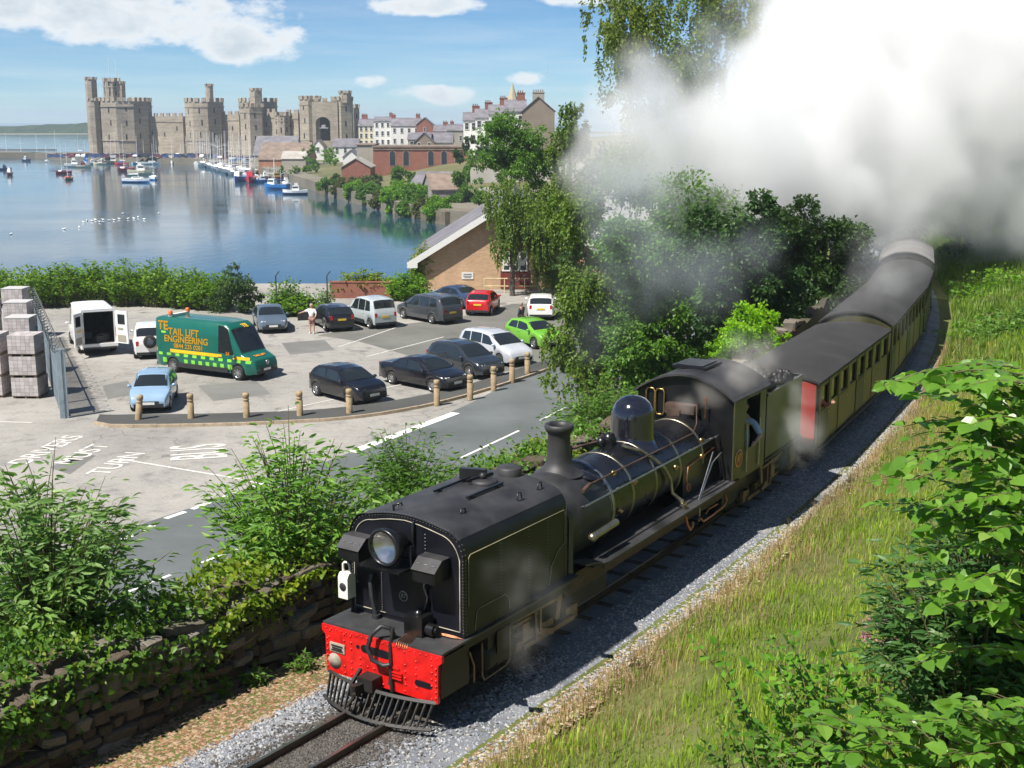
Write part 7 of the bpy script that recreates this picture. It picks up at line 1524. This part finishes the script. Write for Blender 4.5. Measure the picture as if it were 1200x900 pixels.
# pink valerian
p = GY(1032, 790, 12.2); e = shrub('valerian', 'pink flowering valerian stems in the grass', (p.x, p.y, p.z - .1), .32, .75, 22, 14, .075, L_mid, T_LONG, cat='flowers', seed=12)
fl = []
for u, v in ((1017, 728), (1035, 727), (1048, 726), (1037, 737), (1015, 745), (1042, 748), (1034, 756), (1046, 738)):
    c = np.array(GY(u, v, 12.2)); fl.append(c + rng.normal(0, .032, (60, 3)))
fl = np.concatenate(fl) - np.array(e.location); leaves('blossom', fl, rng.normal(0, 1, fl.shape), np.full(len(fl), .034), T_DIA, leafmat('pink_petals', (.45, .16, .28), (.55, .25, .38), None, .3), e)
# grass on the bank
def blades(name, s, w, h, mat, label, lean=.38, wid=.0075):
    n = len(s); P0 = TRn(s, w, bankz(s, w) - .02); a = rng.uniform(0, 2 * PI, n); dx = np.stack([np.cos(a), np.sin(a), np.zeros(n)], -1); px = np.stack([-np.sin(a), np.cos(a), np.zeros(n)], -1) * (wid * rng.uniform(.6, 1.5, n))[:, None]; ln = (lean * rng.uniform(.1, 1.3, n) * h)[:, None]
    V = np.stack([P0 - px, P0 + px, P0 + dx * ln * .3 + np.array([0, 0, 1]) * (h * .55)[:, None] - px * .8, P0 + dx * ln * .3 + np.array([0, 0, 1]) * (h * .55)[:, None] + px * .8, P0 + dx * ln + np.array([0, 0, 1]) * (h * .95)[:, None]], 1)
    Ft = np.array([(0, 1, 3), (0, 3, 2), (2, 3, 4)]); F = (Ft[None] + (np.arange(n) * 5)[:, None, None]).reshape(-1, 3)
    return tag(npmesh(name, V.reshape(-1, 3), F, mat), label, 'grass', kind='stuff')
G_green = leafmat('bank_grass', (.20, .33, .028), (.33, .43, .06), (.52, .50, .17), .4, .6, .2); G_straw = leafmat('dry_grass', (.30, .20, .10), (.45, .34, .20), (.56, .46, .30), .35, .7, .2)
def patchy(n, s0, s1, w0, w1, f, near=1.0):
    s = s0 + (s1 - s0) * rng.random(n) ** near; w = w0 + (w1 - w0) * rng.random(n) ** 1.1; k = rng.random(n) < f(s, w); return s[k], w[k]
s, w = patchy(150000, -9, 34, 2.0, 10.5, lambda s, w: .45 + .35 * np.sin(s * 1.1 + np.sin(w * 1.7)) * np.sin(w * 1.3 + 1) + .2 * np.clip((w - 2) / 2, 0, 1), 1.25); blades('bank_grass', s, w, rng.uniform(.07, .27, len(s)) * (1 + .5 * np.sin(s * 2.1) * np.sin(w * 2.7)), G_green, 'green and yellow grass on the railway bank')
s, w = patchy(60000, -9, 34, 1.72, 4.6, lambda s, w: np.clip(1.1 - np.abs(w - 1.95) * .62 + .3 * np.sin(s * 1.7) * np.sin(w * 2), 0, 1), 1.2); blades('dry_grass', s, w, rng.uniform(.06, .34, len(s)), G_straw, 'dry straw coloured grass along the ballast edge', .5, .004)
s, w = patchy(46000, 26, 70, 1.9, 16, lambda s, w: .8 + 0 * s, 1.0); blades('far_bank_grass', s, w, rng.uniform(.2, .5, len(s)), leafmat('far_grass', (.10, .20, .025), (.19, .29, .04), (.30, .33, .08), .4), 'rough green grass on the bank beside the carriages', .4, .018)
# undergrowth on the slope between wall and road
s = rng.uniform(-8, 55, 26000); w = rng.uniform(-9.5, -3.4, 26000); Pn = TRn(s, w, bankz(s, w) + rng.gamma(2, .16, 26000)); o = leaves('slope_undergrowth', Pn, rng.normal(0, 1, (26000, 3)), rng.uniform(.08, .2, 26000), T_HEART, L_mid); tag(o, 'mixed green undergrowth on the slope below the wall', 'undergrowth', kind='stuff')
# ------------------------------------------------------------------ people
M_skin = simple('skin', (.52, .30, .22), .6, 0, .1, 8); M_shirt = simple('white_shirt', (.72, .72, .74), .8, 0, .08, 8); M_navyc = simple('navy_jacket', (.03, .035, .055), .8, 0, .2, 8); M_short = simple('faded_red_shorts', (.30, .15, .13), .8, 0, .15, 8); M_hair = simple('grey_hair', (.30, .27, .24), .8, 0, .2, 20); M_shoe = simple('white_trainers', (.65, .63, .6), .7); M_bluec = simple('pale_blue_shirt', (.40, .50, .66), .8, 0, .1, 8)
def skin_mesh(name, verts, edges, rad, mat, parent, root=0, sub=2):
    me = bpy.data.meshes.new(name); me.from_pydata(verts, edges, []); o = link(name, me, parent); me.materials.append(mat)
    md = o.modifiers.new('skin', 'SKIN'); md.use_smooth_shade = True
    for i, sv in enumerate(me.skin_vertices[0].data): sv.radius = (rad[i], rad[i]) if not isinstance(rad[i], tuple) else rad[i]; sv.use_root = (i == root)
    s = o.modifiers.new('sub', 'SUBSURF'); s.levels = sub; s.render_levels = sub; return o
def head(parent, c, hair=None, r=.1):
    q = MB(); q.lathe([(0, -.115), (.045, -.11), (.075, -.07), (.092, 0), (.095, .05), (.08, .10), (.045, .125), (0, .132)], c, (0, 0, 1), 14); q.sph((c[0] + .098, c[1], c[2] - .01), .018, 6); 
    for sd in (-1, 1): q.sph((c[0], c[1] + sd * .093, c[2]), .022, 6)
    h = q.build('head', M_skin, parent)
    q = MB(); q.lathe([(.099, .035), (.096, .07), (.083, .107), (.047, .131), (0, .138)], (c[0] - .008, c[1], c[2]), (0, 0, 1), 14); q.build('hair', hair or M_hair, h)
    q = MB()
    for sd in (-1, 1): q.sph((c[0] + .085, c[1] + sd * .034, c[2] + .02), .012, 6)
    q.box((c[0] + .088, c[1], c[2] - .055), (.01, .045, .008)); q.build('face_features', M_navyc, h); return h
def hand(parent, p, d):
    """palm with four fingers and a thumb, along d"""
    p, d = Vector(p), Vector(d).normalized(); s = d.cross(Vector((0, 1, 0))); s = s.normalized() if s.length > .1 else Vector((1, 0, 0)); q = MB(); q.tube([p, p + d * .045, p + d * .085], [.026, .034, .030], 8)
    for k in range(4): a = p + d * .08 + s * (-.025 + k * .017); L_ = (.06, .072, .068, .052)[k]; q.tube([a, a + d * L_ * .5, a + d * L_ * .9 + Vector((0, 0, -.012))], [.0085, .008, .006], 6)
    a = p + d * .03 + s * .03; q.tube([a, a + d * .03 + s * .025, a + d * .06 + s * .03], [.010, .009, .007], 6); return q.build('hand', M_skin, parent)
def person(label, loc, rz, top, legs, arms, shoes, sleeve=.5, hair=None):
    e = empty('person', loc, rz); V = [(0, 0, .95), (0, 0, 1.15), (0, 0, 1.38), (0, 0, 1.52), (0, .10, .88), (.02, .11, .48), (0, .12, .09), (.12, .13, .05), (0, -.10, .88), (.01, -.11, .48), (-.02, -.12, .09), (.10, -.13, .05)]
    E_ = [(0, 1), (1, 2), (2, 3), (0, 4), (4, 5), (5, 6), (6, 7), (0, 8), (8, 9), (9, 10), (10, 11)]; rad = [(.155, .12), (.165, .13), (.17, .12), .055, .09, .062, .042, .04, .09, .062, .042, .04]
    for sd, pts in arms.items():
        i = len(V); V += [(0, sd * .19, 1.40)] + [tuple(p) for p in pts]; E_ += [(2, i)] + [(i + j, i + j + 1) for j in range(len(pts))]; rad += [.062] + [.045, .032][:len(pts)]
    skin_mesh('body', V, E_, rad, M_skin, e)
    tv = [(0, 0, .93), (0, 0, 1.15), (0, 0, 1.385)]; te = [(0, 1), (1, 2)]; tr = [(.178, .15), (.182, .15), (.18, .13)]
    for sd, pts in arms.items():
        i = len(tv); a = Vector((0, sd * .19, 1.40)); b = Vector(pts[0]); tv += [tuple(a), tuple(a.lerp(b, min(1, sleeve * 2)))]; te += [(2, i), (i, i + 1)]; tr += [.080, .064]
        if sleeve > .8: tv.append(tuple(Vector(pts[0]).lerp(Vector(pts[1]), .85))); te.append((i + 1, i + 2)); tr.append(.05)
    skin_mesh('shirt', tv, te, tr, top, e)
    full = legs[1]; lv = [(0, 0, .93), (0, .10, .86), (.02, .11, .52), (0, -.10, .86), (.01, -.11, .52)]; le = [(0, 1), (1, 2), (0, 3), (3, 4)]; lr = [(.165, .13), .108, .088, .108, .088]
    if full: lv += [(0, .12, .12), (-.02, -.12, .12)]; le += [(2, 5), (4, 6)]; lr += [.065, .065]
    skin_mesh('trousers' if full else 'shorts', lv, le, lr, legs[0], e)
    for sd, x in ((1, .0), (-1, -.02)): q = MB(); q.tube([(x - .06, sd * .12, .045), (x + .04, sd * .125, .05), (x + .17, sd * .13, .035)], [.045, .05, .035], 8); q.build('shoe', shoes, e)
    head(e, (.01, 0, 1.645), hair)
    for sd, pts in arms.items(): hand(e, pts[1], Vector(pts[1]) - Vector(pts[0]))
    tag(e, label, 'person'); return e
p = G(366, 391, ZC); person('man in white shirt and shorts holding the open car door', p, -1.75, M_shirt, (M_short, False), {1: [(.06, .30, 1.16), (.20, .26, 1.0)], -1: [(.05, -.42, 1.30), (.10, -.66, 1.22)]}, M_shoe, .55)
p = G(611, 389, ZC); person('person in dark jacket walking beside the white hatchback', p, 2.6, M_navyc, (M_navyc, True), {1: [(.02, .27, 1.14), (.10, .25, .92)], -1: [(.02, -.27, 1.14), (.10, -.25, .92)]}, M_trim, 1.0)
# driver in the cab, elbow on the sill; passenger leaning from the carriage
ph = float(np.interp(10.5, _S, _PH)); dv_ = TR(10.75, .70, 1.16); e = empty('person', dv_, PI / 2 - ph + PI)
skin_mesh('body', [(0, 0, .1), (0, 0, .5), (0, 0, .86), (0, 0, 1.0), (0, .2, .84), (.1, .40, .62), (.30, .36, .50)], [(0, 1), (1, 2), (2, 3), (2, 4), (4, 5), (5, 6)], [(.15, .12), (.16, .12), (.16, .11), .055, .06, .045, .033], M_skin, e); skin_mesh('shirt', [(0, 0, .1), (0, 0, .5), (0, 0, .87), (0, .2, .84), (.1, .40, .62)], [(0, 1), (1, 2), (2, 3), (3, 4)], [(.17, .14), (.175, .14), (.17, .12), .078, .062], M_bluec, e)
head(e, (.02, 0, 1.13), M_navyc); hand(e, (.30, .36, .50), (1, -.2, -.3)); tag(e, 'engine driver in pale blue shirt leaning in the cab doorway', 'person')
ph = float(np.interp(15.3, _S, _PH)); e = empty('person', TR(15.25, .82, .60), PI / 2 - ph + PI + .9)
skin_mesh('body', [(0, 0, .2), (0, 0, .6), (0, 0, .98), (0, 0, 1.1), (0, .19, .95), (.08, .32, .78), (.2, .34, .88)], [(0, 1), (1, 2), (2, 3), (2, 4), (4, 5), (5, 6)], [(.14, .11), (.15, .11), (.15, .1), .05, .055, .042, .03], M_skin, e); skin_mesh('shirt', [(0, 0, .2), (0, 0, .6), (0, 0, .99), (0, .19, .95), (.08, .32, .78)], [(0, 1), (1, 2), (2, 3), (3, 4)], [(.16, .13), (.165, .13), (.16, .11), .07, .056], simple('red_top', (.40, .07, .06), .8), e)
head(e, (.02, 0, 1.23), M_hair); hand(e, (.2, .34, .88), (.8, .1, .6)); tag(e, 'passenger in red top at the first carriage window', 'person')

# ------------------------------------------------------------------ smoke and steam
def smoke(name, label, balls, dens, nscale, erode, voxel, step=1.0, detail=4, aniso=.0, col=(1, 1, 1), seed=0.0, soft=.5):
    """balls: (x, y, z, radius, weight): a cloud whose density fades from the balls' middles and is broken up by noise, held on a voxel grid"""
    c0 = Vector(balls[0][:3]); B = [(Vector(b[:3]) - c0, b[3], b[4]) for b in balls]; q = MB()
    for p_, r_, w_ in B: q.sph(p_, r_, 8)
    lo = [min(p_[i] - r_ * 1.1 for p_, r_, w_ in B) for i in range(3)]; hi = [max(p_[i] + r_ * 1.1 for p_, r_, w_ in B) for i in range(3)]
    t = NT(name + '_vapour'); v = t.N('ShaderNodeVolumePrincipled'); v.inputs['Color'].default_value = col + (1,); v.inputs['Anisotropy'].default_value = aniso; v.inputs['Density'].default_value = dens; t.L(v.outputs[0], t.out.inputs['Volume'])
    try: t.m.cycles.volume_step_rate = step
    except Exception: pass
    g = bpy.data.node_groups.new(name + '_grid', 'GeometryNodeTree'); g.interface.new_socket('Geometry', in_out='INPUT', socket_type='NodeSocketGeometry'); g.interface.new_socket('Geometry', in_out='OUTPUT', socket_type='NodeSocketGeometry')
    def N(ty, **k):
        n_ = g.nodes.new(ty)
        for a_, b_ in k.items(): setattr(n_, a_, b_)
        return n_
    Lk = lambda a_, b_: g.links.new(a_, b_)
    def ma(op, a_, b_=0.0, c_=None):
        n_ = N('ShaderNodeMath', operation=op)
        for k_, x_ in enumerate((a_, b_, c_)):
            if x_ is None: continue
            if isinstance(x_, (int, float)): n_.inputs[k_].default_value = x_
            else: Lk(x_, n_.inputs[k_])
        return n_.outputs[0]
    def mr(f, a_, b_):
        n_ = N('ShaderNodeMapRange'); Lk(f, n_.inputs[0]); n_.inputs[1].default_value = a_; n_.inputs[2].default_value = b_; return n_.outputs[0]
    pos = N('GeometryNodeInputPosition'); off = N('ShaderNodeVectorMath', operation='ADD'); Lk(pos.outputs[0], off.inputs[0]); off.inputs[1].default_value = (seed * 3.1, seed * 1.7, seed)
    rr_ = float(np.mean([b[3] for b in balls])); wn_ = N('ShaderNodeTexNoise'); wn_.inputs['Scale'].default_value = nscale * .5; wn_.inputs['Detail'].default_value = 2; Lk(off.outputs[0], wn_.inputs['Vector'])
    wp = N('ShaderNodeVectorMath', operation='MULTIPLY_ADD'); Lk(wn_.outputs['Color'], wp.inputs[0]); wp.inputs[1].default_value = (rr_ * .9,) * 3; sb_ = N('ShaderNodeVectorMath', operation='SUBTRACT'); Lk(pos.outputs[0], sb_.inputs[0]); sb_.inputs[1].default_value = (rr_ * .45,) * 3; Lk(sb_.outputs[0], wp.inputs[2])
    best = None
    for p_, r_, w_ in B:
        d = N('ShaderNodeVectorMath', operation='DISTANCE'); Lk(wp.outputs[0], d.inputs[0]); d.inputs[1].default_value = tuple(p_); f = ma('MULTIPLY', mr(d.outputs['Value'], r_, r_ * .25), w_); best = f if best is None else ma('MAXIMUM', best, f)
    n = N('ShaderNodeTexNoise'); n.inputs['Scale'].default_value = nscale; n.inputs['Detail'].default_value = detail; n.inputs['Roughness'].default_value = .62; Lk(off.outputs[0], n.inputs['Vector'])
    bd = mr(ma('ADD', best, ma('MULTIPLY', ma('SUBTRACT', n.outputs[0], .52), erode)), .05, soft); bd = ma('MULTIPLY', bd, mr(best, 0.0, .10)); bd = ma('MULTIPLY', ma('POWER', bd, 1.5), mr(best, -.15, .7))
    vc = N('GeometryNodeVolumeCube'); Lk(bd, vc.inputs['Density']); vc.inputs['Min'].default_value = lo; vc.inputs['Max'].default_value = hi
    for i_, a_ in enumerate('XYZ'): vc.inputs['Resolution ' + a_].default_value = max(8, int((hi[i_] - lo[i_]) / voxel))
    sm = N('GeometryNodeSetMaterial'); sm.inputs['Material'].default_value = t.m; Lk(vc.outputs[0], sm.inputs[0]); go = N('NodeGroupOutput'); Lk(sm.outputs[0], go.inputs[0])
    o = q.build(name, t.m); o.location = c0; md = o.modifiers.new('vapour', 'NODES'); md.node_group = g
    tag(o, label, 'smoke', kind='stuff'); return o
def ball(u, v, y, rp, w=1.0): p = GY(u, v, y); return (p.x, p.y, p.z, rp * y / 1500, w)
smoke('smoke_plume', 'great white plume of steam and smoke rolling over the train', [ball(955, 140, 58, 150), ball(1020, 90, 62, 190), ball(1120, 100, 64, 210), ball(1020, 175, 58, 135), ball(945, 205, 54, 85, .9), ball(1110, 190, 62, 130, .9), ball(1200, 180, 64, 150, .9), ball(1045, 232, 57, 60, .8), ball(985, 232, 53, 55, .7), ball(850, 170, 52, 118, .85), ball(755, 150, 50, 88, .8), ball(800, 230, 50, 92, .66), ball(1240, 60, 64, 220), ball(975, 30, 60, 110, .85), ball(1230, 245, 60, 85, .6), ball(718, 180, 50, 64, .72), ball(890, 110, 55, 70, .6)], .46, .40, 2.1, .17, 2.0, 9, soft=.36, col=(.965, .962, .96))
smoke('smoke_veil', 'thin bluish smoke drifting in front of the trees left of the plume', [ball(740, 230, 44, 85, .9), ball(770, 310, 42, 85, .7), ball(720, 330, 42, 70, .6), ball(830, 320, 41, 75, .7), ball(700, 390, 41, 55, .5), ball(880, 300, 41, 60, .6), ball(760, 110, 46, 80, .8), ball(720, 260, 44, 60, .7), ball(840, 60, 46, 70, .7)], .10, .60, 2.0, .15, 2.0, 8, col=(.86, .93, 1.0), seed=17)
smoke('steam_wisp', 'thin steam drifting beside the bunker', [TR(12.2, 1.35, 1.55)[:] + (.75, .8), TR(12.0, 1.3, 1.0)[:] + (.5, .6), TR(12.6, 1.25, 2.2)[:] + (.6, .5)], .6, 2.2, 2.0, .045, 1.5, 7, seed=3)
smoke('steam_wisp', 'brownish steam blowing off the safety valves before the cab', [TR(9.15, .2, 2.6)[:] + (.30, .8), TR(9.5, .5, 2.72)[:] + (.42, .8), TR(10.1, .75, 2.95)[:] + (.6, .6), TR(11.0, .6, 3.1)[:] + (.8, .5), TR(12.2, .5, 2.9)[:] + (.8, .4)], .8, 2.2, 2.0, .05, 1.5, 7, col=(.93, .88, .82), seed=5)
smoke('steam_wisp', 'faint steam leaking at the front cylinder and tank side', [TR(1.5, 1.35, .9)[:] + (.5, .6), TR(1.5, 1.3, 1.6)[:] + (.75, .4), TR(2.4, 1.3, 1.0)[:] + (.55, .35), TR(1.1, 1.25, 2.0)[:] + (.55, .3)], .30, 2.4, 2.1, .045, 1.5, 7, seed=8)
smoke('steam_wisp', 'thin smoke trailing over the carriage roofs', [TR(22.5, .1, 2.7)[:] + (1.0, .5), TR(24.5, .3, 3.0)[:] + (1.3, .5), TR(27.5, .3, 3.4)[:] + (1.8, .5), TR(24, .9, 2.2)[:] + (.9, .3), TR(32, 0, 4)[:] + (2.2, .4)], .2, 1.1, 2.0, .09, 1.5, 7, seed=11)

# ------------------------------------------------------------------ the air
q = MB(); q.box((0, 1600, 12.5), (10600, 9400, 57)); hz = NT('haze_air'); v_ = hz.N('ShaderNodeVolumePrincipled'); v_.inputs['Color'].default_value = (.78, .88, 1, 1); v_.inputs['Density'].default_value = .00022; v_.inputs['Anisotropy'].default_value = .2; hz.L(v_.outputs[0], hz.out.inputs['Volume'])
tag(q.build('haze', hz.m), 'pale sea air between the camera and the far shore', 'haze', kind='stuff')
